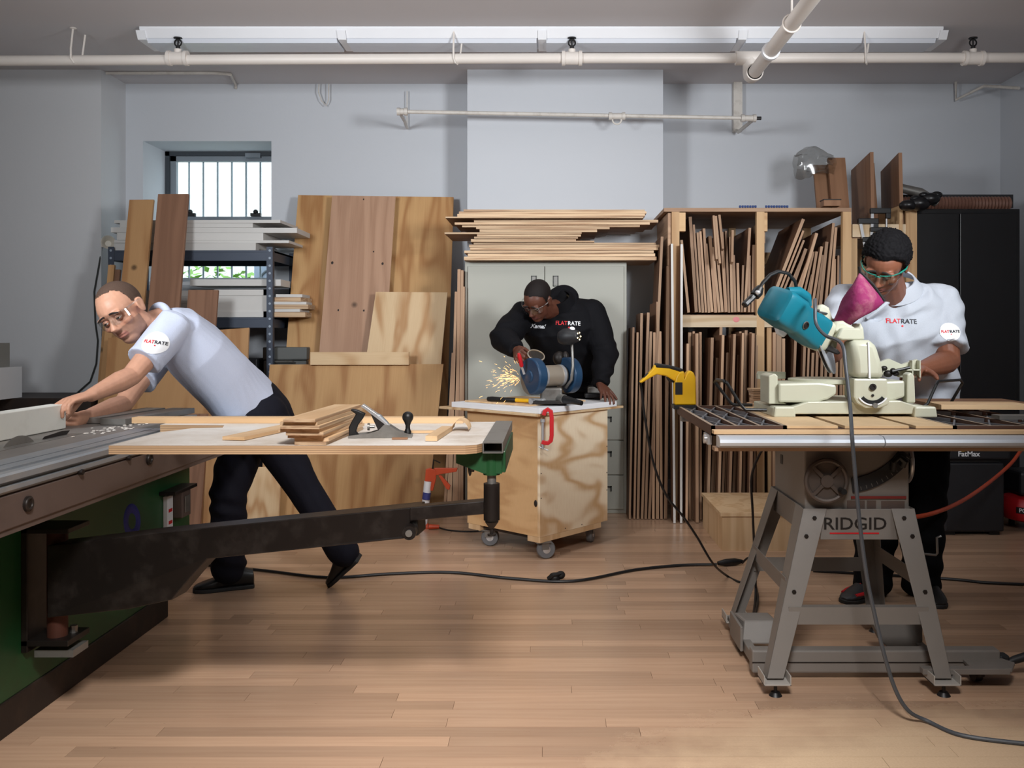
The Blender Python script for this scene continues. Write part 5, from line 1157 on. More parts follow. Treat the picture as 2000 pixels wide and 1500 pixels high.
# motor
ma, mq = W(1518, 596, 535), W(1588, 646, 515)       # far end cap and drive end
dv = (mq-ma).normalized(); Tm = frame(ma, dv, (0, -1, 0)); Lm = (mq-ma).length
def sq(r, z, e=.38, n=28): return [(r*math.copysign(abs(math.cos(a))**e, math.cos(a)), r*math.copysign(abs(math.sin(a))**e, math.sin(a)), z) for a in [2*PI*k/n for k in range(n)]]
MB().loft([sq(.050, -.022), sq(.062, -.016), sq(.067, .0), sq(.068, Lm*.35), sq(.060, Lm*.42), sq(.060, Lm*.75), sq(.064, Lm*.8), sq(.064, Lm+.01)], True, Tm).build('motor', M['teal'], ms)
hv = (Tm.to_3x3() @ V((0, -1, 0))).normalized()
if hv.z < 0: hv = -hv
a = ma+hv*.064+dv*.03; MB().tube([a-dv*.02, a+dv*.03+hv*.022, a+dv*.08+hv*.024, a+dv*.115+hv*.004], [.014, .02, .02, .012], 10).build('motor_handle', M['teal'], ms)
MB().loft([sq(.062, Lm*1.0), sq(.064, Lm+.03), sq(.05, Lm+.06)], True, Tm).build('gear_case', M['cream_m'], ms)
cpn = Tm @ V((.0605, .012, Lm*.50)); cdir = Tm.to_3x3() @ V((1, 0, 0))
MB().lathe([(.013, -.004), (.013, .005), (.009, .006), (.008, .003)], frame(cpn, cdir), 18).build('brush_cap', M['dark'], ms)
MB().ring(frame(cpn+cdir*.002, cdir), .0135, .002, 20, 6).build('brush_cap_rim', M['dull'], ms)
slab2('far_cover', [(1526, 620), (1536, 652), (1548, 660), (1556, 650), (1540, 615)], .12, .16, M['white'], .006, None, True)
# handle with trigger and dust spout
slab2('handle', [(1602, 612), (1608, 596), (1618, 592), (1630, 600), (1637, 620), (1634, 632), (1618, 638), (1606, 630)], .06, .11, M['cream_m'], .014, None, True)
slab2('trigger', [(1600, 605), (1624, 610), (1626, 613), (1600, 613)], .05, .065, M['black'], .002)
slab2('handle_grip', [(1598, 604), (1610, 603), (1608, 625), (1600, 640), (1594, 630)], .05, .09, M['dark'], .005)
a, q = W(1655, 634, sM)+V((0, .05, 0)), W(1643, 640, sM)+V((0, .05, 0))
MB().tube([W(1643, 642, sM)+V((0, .05, 0)), W(1652, 630, sM)+V((0, .05, 0))], .022, 14).build('dust_spout', M['cream_m'], ms)
MB().tube([W(1647, 634, sM)+V((0, .05, 0)), W(1651, 628, sM)+V((0, .05, 0))], .028, 16).build('bag_collar', M['black'], ms)
# dust bag: from the round mouth to a flat top edge
db = thing('dust_bag', 'dusty magenta cloth dust bag rising from the miter saw', 'dust bag', W(1650, 628, sM))
b = MB(); rg = []; n = 28
p0 = W(1648, 632, sM)+V((0, .05, 0))
A0, A1 = W(1686, 531, sM+4)+V((0, .03, 0)), W(1733, 588, sM+4)+V((0, .03, 0))   # ends of the upper seam
for i in range(15):
    t = i/14; c = p0.lerp((A0+A1)/2, t); ln = (A1-A0).normalized(); d = ((A0+A1)/2-p0).normalized()
    hw = .026+((A1-A0).length/2+.004-.026)*(t**.9); th_ = (.026+.060*math.sin(PI*min(1, t*1.05)*.62))*(1-t**5)+.004
    nn = ln.cross(d).normalized(); l2 = (ln-d*ln.dot(d)*(1-t**3)).normalized()
    ring = []
    for k in range(n):
        a = 2*PI*k/n; wv = 1+.07*math.sin(5*a+9*t)*t*(1-t)*4+.05*math.sin(3*a-6*t)*(1-t)
        ring.append(c+l2*hw*math.cos(a)*wv+nn*th_*math.sin(a)*wv)
    rg.append(ring)
b.loft(rg).build('bag', M['magenta'], db)
MB().tube([A0+V((-.004, 0, .022)), A0, (A0+A1)/2+V((.004, 0, .006)), A1], .006, 8).build('top_seam', M['black'], db)
# wire supports, gooseneck lamp
MB().tube([W(1497, 801, 520), W(1456, 800, 520), W(1446, 790, 520), W(1420, 748, 520), W(1414, 744, 522), W(1400, 742, 500), W(1396, 746, 492), W(1428, 788, 486), W(1436, 791, 486), W(1470, 791, 488)], .0065, 8).build('support_wire', M['black'], ms)
MB().tube([W(1800, 796, 515), W(1812, 788, 515), W(1828, 752, 515), W(1832, 745, 512), W(1876, 742, 490), W(1880, 748, 486), W(1858, 785, 480)], .006, 8).build('support_wire', M['black'], ms)
gl = thing('gooseneck_lamp', 'small black gooseneck lamp arching from the teal saw motor', 'lamp', W(1556, 562, 530))
MB().tube([W(1556, 565, 530), W(1553, 550, 532), W(1540, 534, 535), W(1520, 530, 538), W(1504, 537, 540), W(1490, 552, 542), W(1484, 562, 543)], .0065, 8).build('gooseneck', M['black'], gl)
MB().tube([W(1486, 560, 543), W(1480, 570, 543), W(1474, 578, 544)], [.012, .020, .018], 12).build('lamp_joint', M['black'], gl)
MB().bar(W(1480, 570, 542), W(1453, 597, 546), .028, .022, (0, 1, 0)).build('lamp_head', M['black'], gl, False, .006)
c = W(1480, 571, 551); MB().ell(tuple(c), (.010, .006, .008)).build('reflector', M['steel'], gl)
# power cord of the miter saw, down the front to the floor
M['cordg'] = mat('cord_grey', (74, 78, 84), .5); M['cordk'] = mat('cord_black', (22, 22, 24), .45)
def smooth(pts, n=6):
    P = [V(p) for p in pts]; out = []
    for i in range(len(P)-1):
        p0_, p1, p2, p3 = P[max(i-1, 0)], P[i], P[i+1], P[min(i+2, len(P)-1)]
        for k in range(n):
            t = k/n; out.append(.5*((2*p1)+(p2-p0_)*t+(2*p0_-5*p1+4*p2-p3)*t*t+(3*p1-p0_-3*p2+p3)*t**3))
    return out+[P[-1]]
pc = smooth([W(1592, 585, 545), W(1592, 600, 552), W(1594, 632, 555), W(1612, 655, 565), W(1644, 672, 582), W(1652, 720, 590), W(1660, 790, 600), W(1663, 832, 625), W(1664, 850, 640), W(1668, 900, 640), W(1679, 1020, 640), W(1692, 1120, 640), W(1706, 1190, 640), W(1726, 1275, 640), W(1748, 1345, 639), W(1774, 1388, 638), G(1812, 1414)+V((0, 0, .009)), G(1880, 1441)+V((0, 0, .007)), G(2010, 1458)+V((0, 0, .007)), G(2110, 1466)+V((0, 0, .007)), G(2500, 1440)+V((0, 0, .007)), G(2900, 1380)+V((0, 0, .007))])
tag(MB().tube(pc, .0062, 8).build('power_cord', [M['cordg']]), 'grey power cord of the miter saw hanging down the front and curling on the floor', 'cord')
# boards on the table
flat('pale_board', (W(1893, 797, 490).x, F/500., ZS+.030), (.34, .17, .018), M['fresh'], -.06, 'pale pine board lying on the saw table behind the wing', 'board')
flat('hardwood_board', (W(1890, 778, 465).x+.02, F/462., ZS+.014), (.42, .30, .022), M['sapele'], .0, 'wide brown board lying at the back of the saw table', 'board')
flat('metal_strip', (W(1985, 806, 545).x, F/540., ZS+.010), (.12, .06, .014), M['dull'], 0, 'short grey metal bar lying on the wing at the frame edge', 'bar')
z = ZS+.001
for k in range(7):
    flat('short_slat', (W(1492, 760, 455).x+R.uniform(-.006, .006), F/452., z+.005), (.10, .09, .009), [M['fresh'], M['strip']], R.uniform(-.1, .1), 'short slat in the little pile behind the miter saw, %s from its bottom' % ordn[k], 'slat', 'pile of short slats'); z += .0105
# yellow jigsaw-like tool standing at the wing corner
yt = thing('reciprocating_tool', 'yellow and black corded power tool standing on the saw wing', 'power tool', V((.60, F/455., ZS)))
sY = 455.
def yq(name, pts, y0, y1, m, bv=.006):
    P = [W(px, py, sY) for px, py in pts]; k = len(P); Yq = F/sY
    b = MB(); b.add([(p.x, Yq+y0, p.z) for p in P]+[(p.x, Yq+y1, p.z) for p in P], [tuple(range(k)), tuple(range(2*k-1, k-1, -1))]+[(i, (i+1) % k, k+(i+1) % k, k+i) for i in range(k)])
    return b.build(name, m, yt, True, bv)
yq('body', [(1316, 790), (1316, 748), (1319, 735), (1325, 726), (1334, 724), (1336, 735), (1340, 727), (1346, 723), (1353, 727), (1357, 738), (1358, 790)], -.03, .03, M['yel'], .012)
yq('handle', [(1274, 720), (1278, 712), (1300, 713), (1322, 722), (1332, 724), (1330, 740), (1316, 744), (1300, 734), (1282, 731), (1272, 736), (1252, 748), (1248, 746), (1262, 733)], -.022, .022, M['yel'], .009)
yq('grip', [(1278, 711), (1282, 709), (1312, 714), (1332, 720), (1336, 728), (1332, 728), (1306, 720), (1280, 718)], -.024, .024, M['black'], .006)
yq('tail', [(1254, 742), (1262, 730), (1274, 725), (1276, 731), (1266, 737)], -.018, .018, M['black'], .004)
yq('trigger', [(1300, 736), (1316, 740), (1316, 748), (1304, 743)], -.012, .012, M['black'], .004)
yq('side_label', [(1317, 746), (1331, 746), (1331, 770), (1317, 770)], -.032, -.028, M['case'], .001)
yq('base', [(1314, 798), (1314, 790), (1358, 790), (1358, 798)], -.04, .05, M['black'], .002)
tc_ = smooth([W(1250, 747, sY), W(1253, 762, 452), W(1260, 820, 450), W(1275, 900, 446), W(1300, 965, 440), W(1335, 1010, 432), W(1362, 1050, 425), W(1392, 1100, 420), G(1420, 1128)+V((0, 0, .008)), G(1444, 1139)+V((0, 0, .006)), G(1468, 1143)+V((0, 0, .006))])
tag(MB().tube(tc_, .0055, 8).build('electric_cable', M['cordk']), 'black cord hanging from the yellow power tool down to the floor', 'cord')
# extension cord over the floor with its plugs
ec = thing('extension_cord', 'black extension cord running across the floor behind the crate casters', 'cord', G(900, 1130))
MB().tube(smooth([G(330, 1100)+V((0, 0, .008)), G(400, 1106)+V((0, 0, .008)), G(520, 1118)+V((0, 0, .008)), G(640, 1131)+V((0, 0, .008)), G(760, 1124)+V((0, 0, .008)), G(880, 1121)+V((0, 0, .008)), G(1000, 1133)+V((0, 0, .008)), G(1120, 1138)+V((0, 0, .008)), G(1240, 1116)+V((0, 0, .008)), G(1330, 1107)+V((0, 0, .008)), G(1400, 1107)+V((0, 0, .012))]), .0075, 8).build('cable', M['cordk'], ec)
a, q = G(1402, 1107)+V((0, 0, .018)), G(1450, 1103)+V((0, 0, .018)); d = q-a
MB().tube([a, a+d*.15, a+d*.3, a+d*.7, a+d*.85, q], [.010, .014, .019, .019, .014, .009], 12).build('connector', M['black'], ec)
c = G(1083, 1136)+V((0, 0, .02)); MB().ell(tuple(c), (.03, .028, .024)).tube([c+V((-.03, -.02, 0)), c+V((-.01, -.03, .02)), c+V((.03, -.01, .022)), c+V((.035, .02, 0))], .010, 8).ell(tuple(c+V((.03, 0, .012))), (.022, .02, .02)).build('plug', M['black'], ec)
sc_ = smooth([G(1450, 1104)+V((0, 0, .012)), W(1462, 1090, 385), W(1466, 1110, 390), G(1480, 1170)+V((0, 0, .01)), G(1470, 1220)+V((0, 0, .02)), W(1476, 1150, 430), W(1470, 1000, 440), W(1468, 930, 445), W(1488, 880, 452), W(1500, 875, 456)])
tag(MB().tube(sc_, .0055, 8).build('saw_cord', M['cordk']), 'black cord looping from the contractor saw down to the connector', 'cord')
tag(MB().tube(smooth([G(1600, 1128)+V((0, .1, .007)), G(1845, 1133)+V((0, 0, .007)), G(1930, 1141)+V((0, 0, .007)), G(2060, 1146)+V((0, 0, .007))]), .007, 8).build('floor_cord', M['cordk']), 'dark cord lying on the floor behind the man at the miter saw', 'cord')
# ---------------------------------------------------------------- crate, chest, compressor, hose
wbx = thing('wooden_box', 'plywood box standing on the floor behind the splayed saw legs', 'box', V((1.05, F/360., 0)))
for nm, lo, hi in (('front', (.945, F/355., .0), (1.35, F/355.+.018, .19)), ('back', (.945, F/315.-.02, .0), (1.35, F/315., .19)), ('side', (.945, F/355.+.019, 0), (.963, F/315.-.021, .19)), ('side', (1.332, F/355.+.019, 0), (1.35, F/315.-.021, .19)), ('lid', (.935, F/355.-.01, .191), (1.36, F/315., .209))):
    MB().bb(lo, hi).build(nm, M['fresh'], wbx, False)
sT = 330.; M['chest'] = mat('chest_black', (30, 30, 34), .5, var=.15)
tcx = thing('tool_chest', 'black rolling tool chest with yellow latch tab behind the table saw', 'tool chest', V(((1900-PX)/sT, F/sT+.2, 0)))
x0, x1 = (1845-PX)/sT, (1972-PX)/sT; y0 = F/sT
MB().bb((x0, y0, .02), (x1-.03, y0+.4, .43)).build('body', M['chest'], tcx, False, .012)
MB().bb((x0-.01, y0-.02, .45), (x1, y0+.42, .55)).build('upper_tray', M['chest'], tcx, False, .015)
MB().bb((x0+.02, y0+.01, .432), (x1-.05, y0+.39, .45)).build('tray_gap', M['black'], tcx, False)
b = MB().bb((x1-.1, y0-.03, .545), (x1-.03, y0+.02, .56)); b.build('latch', M['yel'], tcx, False, .003)
for x in (x0+.04, x1-.08): MB().bb((x-.03, y0+.02, 0), (x+.03, y0+.08, .02)).build('foot', M['black'], tcx, False)
cpt = W(1899, 889, sT+4); cpt.y = y0-.021
text('lettering', 'FatMax', .042, Matrix.Translation(cpt) @ Tt, M['white'], tcx, .0006, 1.05, .0006)
o = MB().prism([(.035*math.cos(a)*(1.), .012*math.sin(a)) for a in [2*PI*k/20 for k in range(20)]], 0, .0015, Matrix.Translation(cpt+V((-.035, 0, .028))) @ Tt).build('name_tag', M['yel'], tcx, False)
text('tag_lettering', 'STANLEY', .011, Matrix.Translation(cpt+V((-.035, -.0016, .028))) @ Tt, M['ink'], tcx, .0004)
aC = thing('air_compressor', 'red pancake air compressor standing on the floor at the frame edge', 'compressor', V((2.93, F/318., 0)))
cx, cy = (2012-PX)/318., F/318.
MB().lathe([(.10, .05), (.15, .065), (.168, .10), (.168, .16), (.15, .195), (.09, .215)], Matrix.Translation((cx, cy, 0)), 36).build('tank', M['red'], aC)
for a in (0, 2.1, 4.2): MB().cyl((cx+.12*math.cos(a), cy+.12*math.sin(a), 0), (cx+.12*math.cos(a), cy+.12*math.sin(a), .07), .018, 10).build('foot', M['black'], aC)
MB().bb((cx-.11, cy-.1, .215), (cx+.14, cy+.12, .36)).build('shroud', M['case'], aC, False, .02)
MB().bb((cx-.085, cy-.105, .305), (cx+.1, cy-.101, .33)).build('silver_label', M['dull'], aC, False)
text('shroud_lettering', '150 psi', .03, Matrix.Translation((cx-.085, cy-.102, .28)) @ Tt, M['white'], aC, .0005, 1., .0004, align='LEFT')
bt = BVHTree.FromObject(bpy.data.objects['tank'], bpy.context.evaluated_depsgraph_get()) if False else None
def curved(nm, body, size, z, r, ph0, m, lift):    # lettering round an upright drum
    cu = bpy.data.curves.new(nm, 'FONT'); cu.body = body; cu.size = size; cu.extrude = .0006; cu.align_x = 'LEFT'; cu.align_y = 'CENTER'; cu.offset = .0006
    t = bpy.data.objects.new(nm, cu); C.objects.link(t); me = bpy.data.meshes.new_from_object(t.evaluated_get(bpy.context.evaluated_depsgraph_get())); bpy.data.objects.remove(t)
    inv = wm(aC).inverted()
    for v in me.vertices:
        a = ph0+v.co.x/r; q = r+lift+v.co.z; v.co = inv @ V((cx+q*math.cos(a), cy+q*math.sin(a), z+v.co.y))
    me.materials.clear(); me.materials.append(m); o = bpy.data.objects.new(nm, me); C.objects.link(o); o.parent = aC
b = MB(); rg = []
for k in range(17):
    a = -PI/2-.95+1.6*k/16; rg.append([V((cx+r*math.cos(a), cy+r*math.sin(a), z)) for r, z in ((.1682, .112), (.1692, .112), (.1692, .15), (.1682, .15))])
b.loft(rg).build('name_band', M['ink'], aC, False)
curved('band_lettering', 'PORTER-CABLE', .034, .131, .168, -PI/2-.85, M['white'], .0016)
M['hose_o'] = mat('hose_orange', (176, 66, 36), .45)
ho = thing('air_hose', 'orange-red air hose sweeping from the table saw to the compressor', 'hose', G(1800, 1160))
MB().tube(smooth([W(1700, 1012, 470), W(1775, 1011, 458), W(1830, 1000, 446), W(1885, 975, 405), W(1935, 940, 362), W(1975, 905, 345), W(2010, 865, 335), W(2050, 880, 328)]), .0095, 10).build('hose', M['hose_o'], ho)
MB().tube([W(1988, 873, 337), W(2004, 872, 336), W(2020, 870, 335)], .017, 10).build('coupler', M['hose_o'], ho)
ylt = thing('yellow_level', 'yellow and black tool hanging on the black cabinet beside the man', 'tool', W(1884, 740, 300.8))
MB().bb(tuple(W(1876, 727, 300.8)), tuple(W(1886, 692, 300.8)+V((0, .02, 0)))).build('blade', M['yel'], ylt, False, .002)
MB().bb(tuple(W(1874, 742, 300.8)), tuple(W(1888, 727, 300.8)+V((0, .025, 0)))).build('handle', M['black'], ylt, False, .003)
# caulking gun leaning at the sheets
kg = thing('caulking_gun', 'orange caulking gun with white cartridge standing on the floor by the sheets', 'caulking gun', G(832, 1048))
M['orange'] = mat('gun_orange', (196, 72, 34), .45); sK = 318.
MB().tube([W(826, 1030, sK), W(836, 940, sK)], .024, 16).build('cartridge', M['white'], kg)
MB().tube([W(832, 975, sK+.5), W(834, 962, sK+.5)], .0245, 16).build('cartridge_band', mat('band_blue', (60, 66, 130), .5), kg)
MB().tube([W(826, 1028, sK), W(824, 1052, sK)], [.010, .004], 10).build('nozzle', M['white'], kg)
def kq(nm, pts, m, t=.012):
    P = [W(px, py, sK) for px, py in pts]; k = len(P); b = MB()
    b.add([p+V((0, -t, 0)) for p in P]+[p+V((0, t, 0)) for p in P], [tuple(range(k)), tuple(range(2*k-1, k-1, -1))]+[(i, (i+1) % k, k+(i+1) % k, k+i) for i in range(k)]); return b.build(nm, m, kg, False, .003)
kq('frame', [(830, 940), (832, 916), (840, 914), (852, 918), (852, 935), (846, 958), (840, 958), (843, 940)], M['orange'])
kq('handle', [(848, 914), (894, 914), (892, 921), (866, 925), (852, 928)], M['orange'])
kq('trigger', [(856, 928), (862, 928), (880, 948), (878, 957), (872, 955)], M['orange'], .008)
MB().tube([W(845, 915, sK), W(847, 898, sK), W(860, 904, sK)], .005, 6).build('plunger_rod', M['dark'], kg)
MB().tube([W(824, 1032, sK), W(838, 1030, sK)], .026, 16).build('end_ring', M['orange'], kg)
pf = thing('small_cord_plug', 'orange plug with a thin black lead lying on the floor by the crate', 'plug', G(850, 1034))
MB().tube([G(838, 1034)+V((0, 0, .016)), G(858, 1034)+V((0, 0, .016))], [.016, .012], 12).build('plug', M['orange'], pf)
MB().tube(smooth([G(858, 1034)+V((0, 0, .01)), G(880, 1038)+V((0, 0, .006)), G(920, 1040)+V((0, 0, .006)), G(965, 1036)+V((0, 0, .006))]), .005, 6).build('lead', M['cordk'], pf)
# ---------------------------------------------------------------- people
def skinmat(name, rough=.48):
    m, nt, b = newmat(name)
    a = nd(nt, 'ShaderNodeAttribute', attribute_name='Col').outputs['Color']
    tc = nd(nt, 'ShaderNodeTexCoord').outputs['Object']
    n = nd(nt, 'ShaderNodeTexNoise', {'Vector': tc, 'Scale': 45., 'Detail': 4.}).outputs[0]
    v = nd(nt, 'ShaderNodeMapRange', {0: n, 3: .88, 4: 1.12}).outputs[0]
    k = nd(nt, 'ShaderNodeHueSaturation', {'Color': a, 'Value': v}).outputs[0]
    nt.links.new(k, b.inputs['Base Color']); b.inputs['Roughness'].default_value = rough
    b.inputs['Specular IOR Level'].default_value = .4
    bp = nd(nt, 'ShaderNodeBump', {'Height': n, 'Strength': .12, 'Distance': .003}); nt.links.new(bp.outputs[0], b.inputs['Normal'])
    return m
M['skin'] = skinmat('skin')
M['polo'] = mat('grey_marl_jersey', (192, 199, 218), .85, var=.06, scale=260., bump=.15, bscale=300)
M['polo2'] = mat('grey_marl_pique', (180, 185, 194), .85, var=.06, scale=260., bump=.15, bscale=300)
M['navy_t'] = mat('navy_work_trousers', (18, 18, 27), .8, var=.2, bump=.1, bscale=120, spec=.15)
M['black_t'] = mat('black_work_trousers', (10, 10, 12), .85, var=.2, bump=.1, bscale=120, spec=.1)
M['jacket'] = mat('black_work_jacket', (14, 14, 18), .8, var=.2, bump=.15, bscale=90, spec=.15)
M['leather'] = mat('black_leather', (16, 15, 15), .42, var=.2)
M['sole'] = mat('shoe_sole', (24, 23, 23), .7)
M['lens'] = clear('clear_lens', (244, 246, 246), .6, .03)
M['white_patch'] = mat('patch_white', (238, 238, 240), .7, var=.02)
M['redtext'] = mat('patch_red', (214, 40, 48), .6); M['darktext'] = mat('patch_dark', (40, 42, 50), .6)
M['eyew'] = mat('eye_white', (226, 220, 212), .25, var=.02); M['iris'] = mat('iris_dark', (34, 22, 16), .15)
def remesh(mb, vox, smooth=4, fac=.5):
    me = bpy.data.meshes.new('tmp'); me.from_pydata(mb.v, [], mb.f)
    bm = bmesh.new(); bm.from_mesh(me); bmesh.ops.recalc_face_normals(bm, faces=bm.faces); bm.to_mesh(me); bm.free()
    o = bpy.data.objects.new('tmp', me); C.objects.link(o)
    r = o.modifiers.new('r', 'REMESH'); r.mode = 'VOXEL'; r.voxel_size = vox; r.use_smooth_shade = True
    if smooth: s = o.modifiers.new('s', 'SMOOTH'); s.factor = fac; s.iterations = smooth
    dg = bpy.context.evaluated_depsgraph_get(); dg.update()
    out = bpy.data.meshes.new_from_object(o.evaluated_get(dg)); bpy.data.objects.remove(o); bpy.data.meshes.remove(me)
    return out
def getco(me):
    a = np.empty(len(me.vertices)*3); me.vertices.foreach_get('co', a); return a.reshape(-1, 3)
def getno(me):
    a = np.empty(len(me.vertices)*3); me.vertices.foreach_get('normal', a); return a.reshape(-1, 3)
def place(me, a, name, mt, parent):                # world coordinates into the frame of the parent, then link
    inv = np.array(wm(parent).inverted()); a = a @ inv[:3, :3].T+inv[:3, 3]
    me.vertices.foreach_set('co', a.ravel()); me.update(); me.name = name; me.materials.clear(); me.materials.append(mt); me.shade_smooth()
    o = bpy.data.objects.new(name, me); C.objects.link(o); o.parent = parent; return o
def orient(fwd, up):
    f = V(fwd).normalized(); u = V(up); u = (u-f*u.dot(f)).normalized(); x = f.cross(u)
    return Matrix(((x.x, f.x, u.x, 0), (x.y, f.y, u.y, 0), (x.z, f.z, u.z, 0), (0, 0, 0, 1)))
def head(mb, T, k=1., wide=1.):
    T = T @ Matrix.Scale(k, 4) @ Matrix.Diagonal((wide, 1, 1, 1)); e = lambda c, r, n=18, m=12: mb.ell(c, r, T, n, m)
    e((0, -.018, .038), (.076, .098, .087), 24, 16); e((0, .012, .03), (.069, .080, .074), 24, 14)
    e((0, .024, -.035), (.060, .068, .078), 20, 14); e((0, .045, -.088), (.036, .036, .030)); e((0, .01, -.07), (.054, .055, .040))
    for s in (-1, 1):
        e((s*.030, .082, .021), (.028, .014, .009), 12, 8); e((s*.042, .060, -.022), (.022, .022, .018), 12, 8)
        e((s*.079, -.012, -.004), (.009, .020, .030), 14, 10); e((s*.084, -.018, .008), (.006, .016, .020), 12, 8)
        e((s*.010, .092, -.036), (.010, .012, .008), 10, 8)
    rg = []
    for y, z, w_, d in ((.082, .018, .008, .010), (.092, 0, .0095, .015), (.103, -.018, .0115, .019), (.111, -.031, .0145, .022), (.103, -.040, .0135, .015), (.088, -.046, .011, .010)):
        rg.append([(w_*math.cos(a), y-.006+d*.7*math.sin(a), z+.0*math.sin(a)) for a in [2*PI*i/12 for i in range(12)]])
    mb.loft(rg, True, T)
    e((0, .086, -.059), (.022, .0085, .0050), 14, 8); e((0, .085, -.070), (.019, .0085, .0056), 14, 8)
def sculpt(a, T, k, ops):                          # gaussian pushes in the frame of the head
    Mi = np.array((T @ Matrix.Scale(k, 4)).inverted()); Mf = np.array(T @ Matrix.Scale(k, 4))
    l = a @ Mi[:3, :3].T+Mi[:3, 3]; near = np.linalg.norm(l, axis=1) < .17
    q = l[near]
    for c, sg, p in ops:
        d = np.exp(-(((q-np.array(c))/np.array(sg))**2).sum(1)/2); q = q+d[:, None]*np.array(p)
    l[near] = q
    return l @ Mf[:3, :3].T+Mf[:3, 3], l
FACE = [((s*.031, .088, .003), (.014, .03, .010), (0, -.011, 0)) for s in (-1, 1)]+[((s*.017, .095, .012), (.006, .02, .009), (0, -.004, 0)) for s in (-1, 1)] + \
    [((0, .10, -.0645), (.020, .02, .0022), (0, -.0035, 0)), ((0, .09, -.082), (.022, .02, .005), (0, -.004, 0)), ((0, .095, -.050), (.005, .02, .005), (0, -.002, 0))] + \
    [((s*.030, .075, -.050), (.008, .02, .014), (0, -.0035, 0)) for s in (-1, 1)]+[((s*.088, -.008, .004), (.008, .009, .014), (-s*.006, 0, 0)) for s in (-1, 1)]
def limbs(mb, pts, rs, n=14):
    P = [V(p) for p in pts]; out = []; ro = []
    for i in range(len(P)-1):
        for k in range(5): out.append(P[i].lerp(P[i+1], k/5)); ro.append(rs[i]+(rs[i+1]-rs[i])*k/5)
    out.append(P[-1]); ro.append(rs[-1]); mb.capsule(out, ro, n); return mb
def torso(mb, st, n=28, ex=.82):
    P = [V(s[0]) for s in st]; rg = []
    for i, (c, lat, hw, hd) in enumerate(st):
        ax = (P[min(i+1, len(P)-1)]-P[max(i-1, 0)]).normalized(); l = V(lat); l = (l-ax*l.dot(ax)).normalized(); f = ax.cross(l)
        rg.append([P[i]+l*hw*math.copysign(abs(math.cos(a))**ex, math.cos(a))+f*hd*math.copysign(abs(math.sin(a))**ex, math.sin(a)) for a in [2*PI*k/n for k in range(n)]])
    return mb.loft(rg)
def hand(mb, wr, fdir, palm, ts, curls=(20, 30, 20), k=1., thumb=(.45, .75, .35), spread=.10, tcurl=20):
    f = V(fdir).normalized(); p = V(palm); p = (p-f*p.dot(f)).normalized(); s = f.cross(p).normalized()*ts; wr = V(wr)
    rg = []
    for t, hw, hd in ((-.01, .026, .020), (.02, .031, .019), (.05, .038, .017), (.08, .042, .014), (.094, .040, .011)):
        rg.append([wr+f*t*k+(s*math.cos(a)*hw+p*math.sin(a)*hd)*k for a in [2*PI*i/16 for i in range(16)]])
    mb.loft(rg)
    for i, (o, L) in enumerate(((.031, .074), (.0105, .082), (-.0105, .077), (-.030, .060))):
        b = wr+(f*.086+s*o)*k; d = (f+s*(o/.031)*spread).normalized(); pts = [b-d*.02*k, b]; ang = 0
        for j, fr in enumerate((.46, .30, .24)):
            ang += math.radians(curls[j] if not isinstance(curls[0], (list, tuple)) else curls[i][j]); dd = d*math.cos(ang)+p*math.sin(ang); pts.append(pts[-1]+dd*L*fr*k)
        rr = [.0095, .0098, .0092, .0086, .0072] if i < 3 else [.0085, .0085, .008, .0074, .0064]
        mb.capsule(pts, [r*k for r in rr], 10)
    b = wr+(f*.022+s*.022)*k; d = (f*thumb[0]+s*thumb[1]+p*thumb[2]).normalized(); pts = [b, b+d*.040*k]; d2 = d
    for L in (.034, .028):
        d2 = (d2+(f*.6-s*.5)*math.radians(tcurl)).normalized(); pts.append(pts[-1]+d2*L*k)
    mb.capsule(pts, [.016*k, .0125*k, .0108*k, .0085*k], 10)
    return wr+f*.09*k
def skin(parent, mb, T, k, tone, lip, stub=None, vox=.0038, ops=()):
    me = remesh(mb, vox, 5); a = getco(me); a, l = sculpt(a, T, k, FACE+list(ops))
    col = np.ones((len(a), 4)); col[:, :3] = lin(tone)[:3]
    nearh = np.linalg.norm(l, axis=1) < .16
    if stub is not None:
        m_ = nearh & (l[:, 2] < -.03-.25*(l[:, 1]-.06).clip(0)) & (l[:, 2] > -.125) & (l[:, 1] > -.01)
        col[m_, :3] = col[m_, :3]*.55+np.array(lin(stub)[:3])*.45
    m_ = nearh & (np.abs(l[:, 0]) < .025-.12*np.abs(l[:, 2]+.0645)) & (np.abs(l[:, 2]+.0645) < .011) & (l[:, 1] > .075); col[m_, :3] = lin(lip)[:3]
    ck = np.exp(-(((np.abs(l[:, 0])-.04)/.02)**2+((l[:, 2]+.02)/.02)**2)); col[nearh, 0] *= (1+.12*ck[nearh])
    at = me.color_attributes.new('Col', 'FLOAT_COLOR', 'POINT'); at.data.foreach_set('color', col.ravel())
    o = place(me, a, 'body', M['skin'], parent)
    return o, a, l
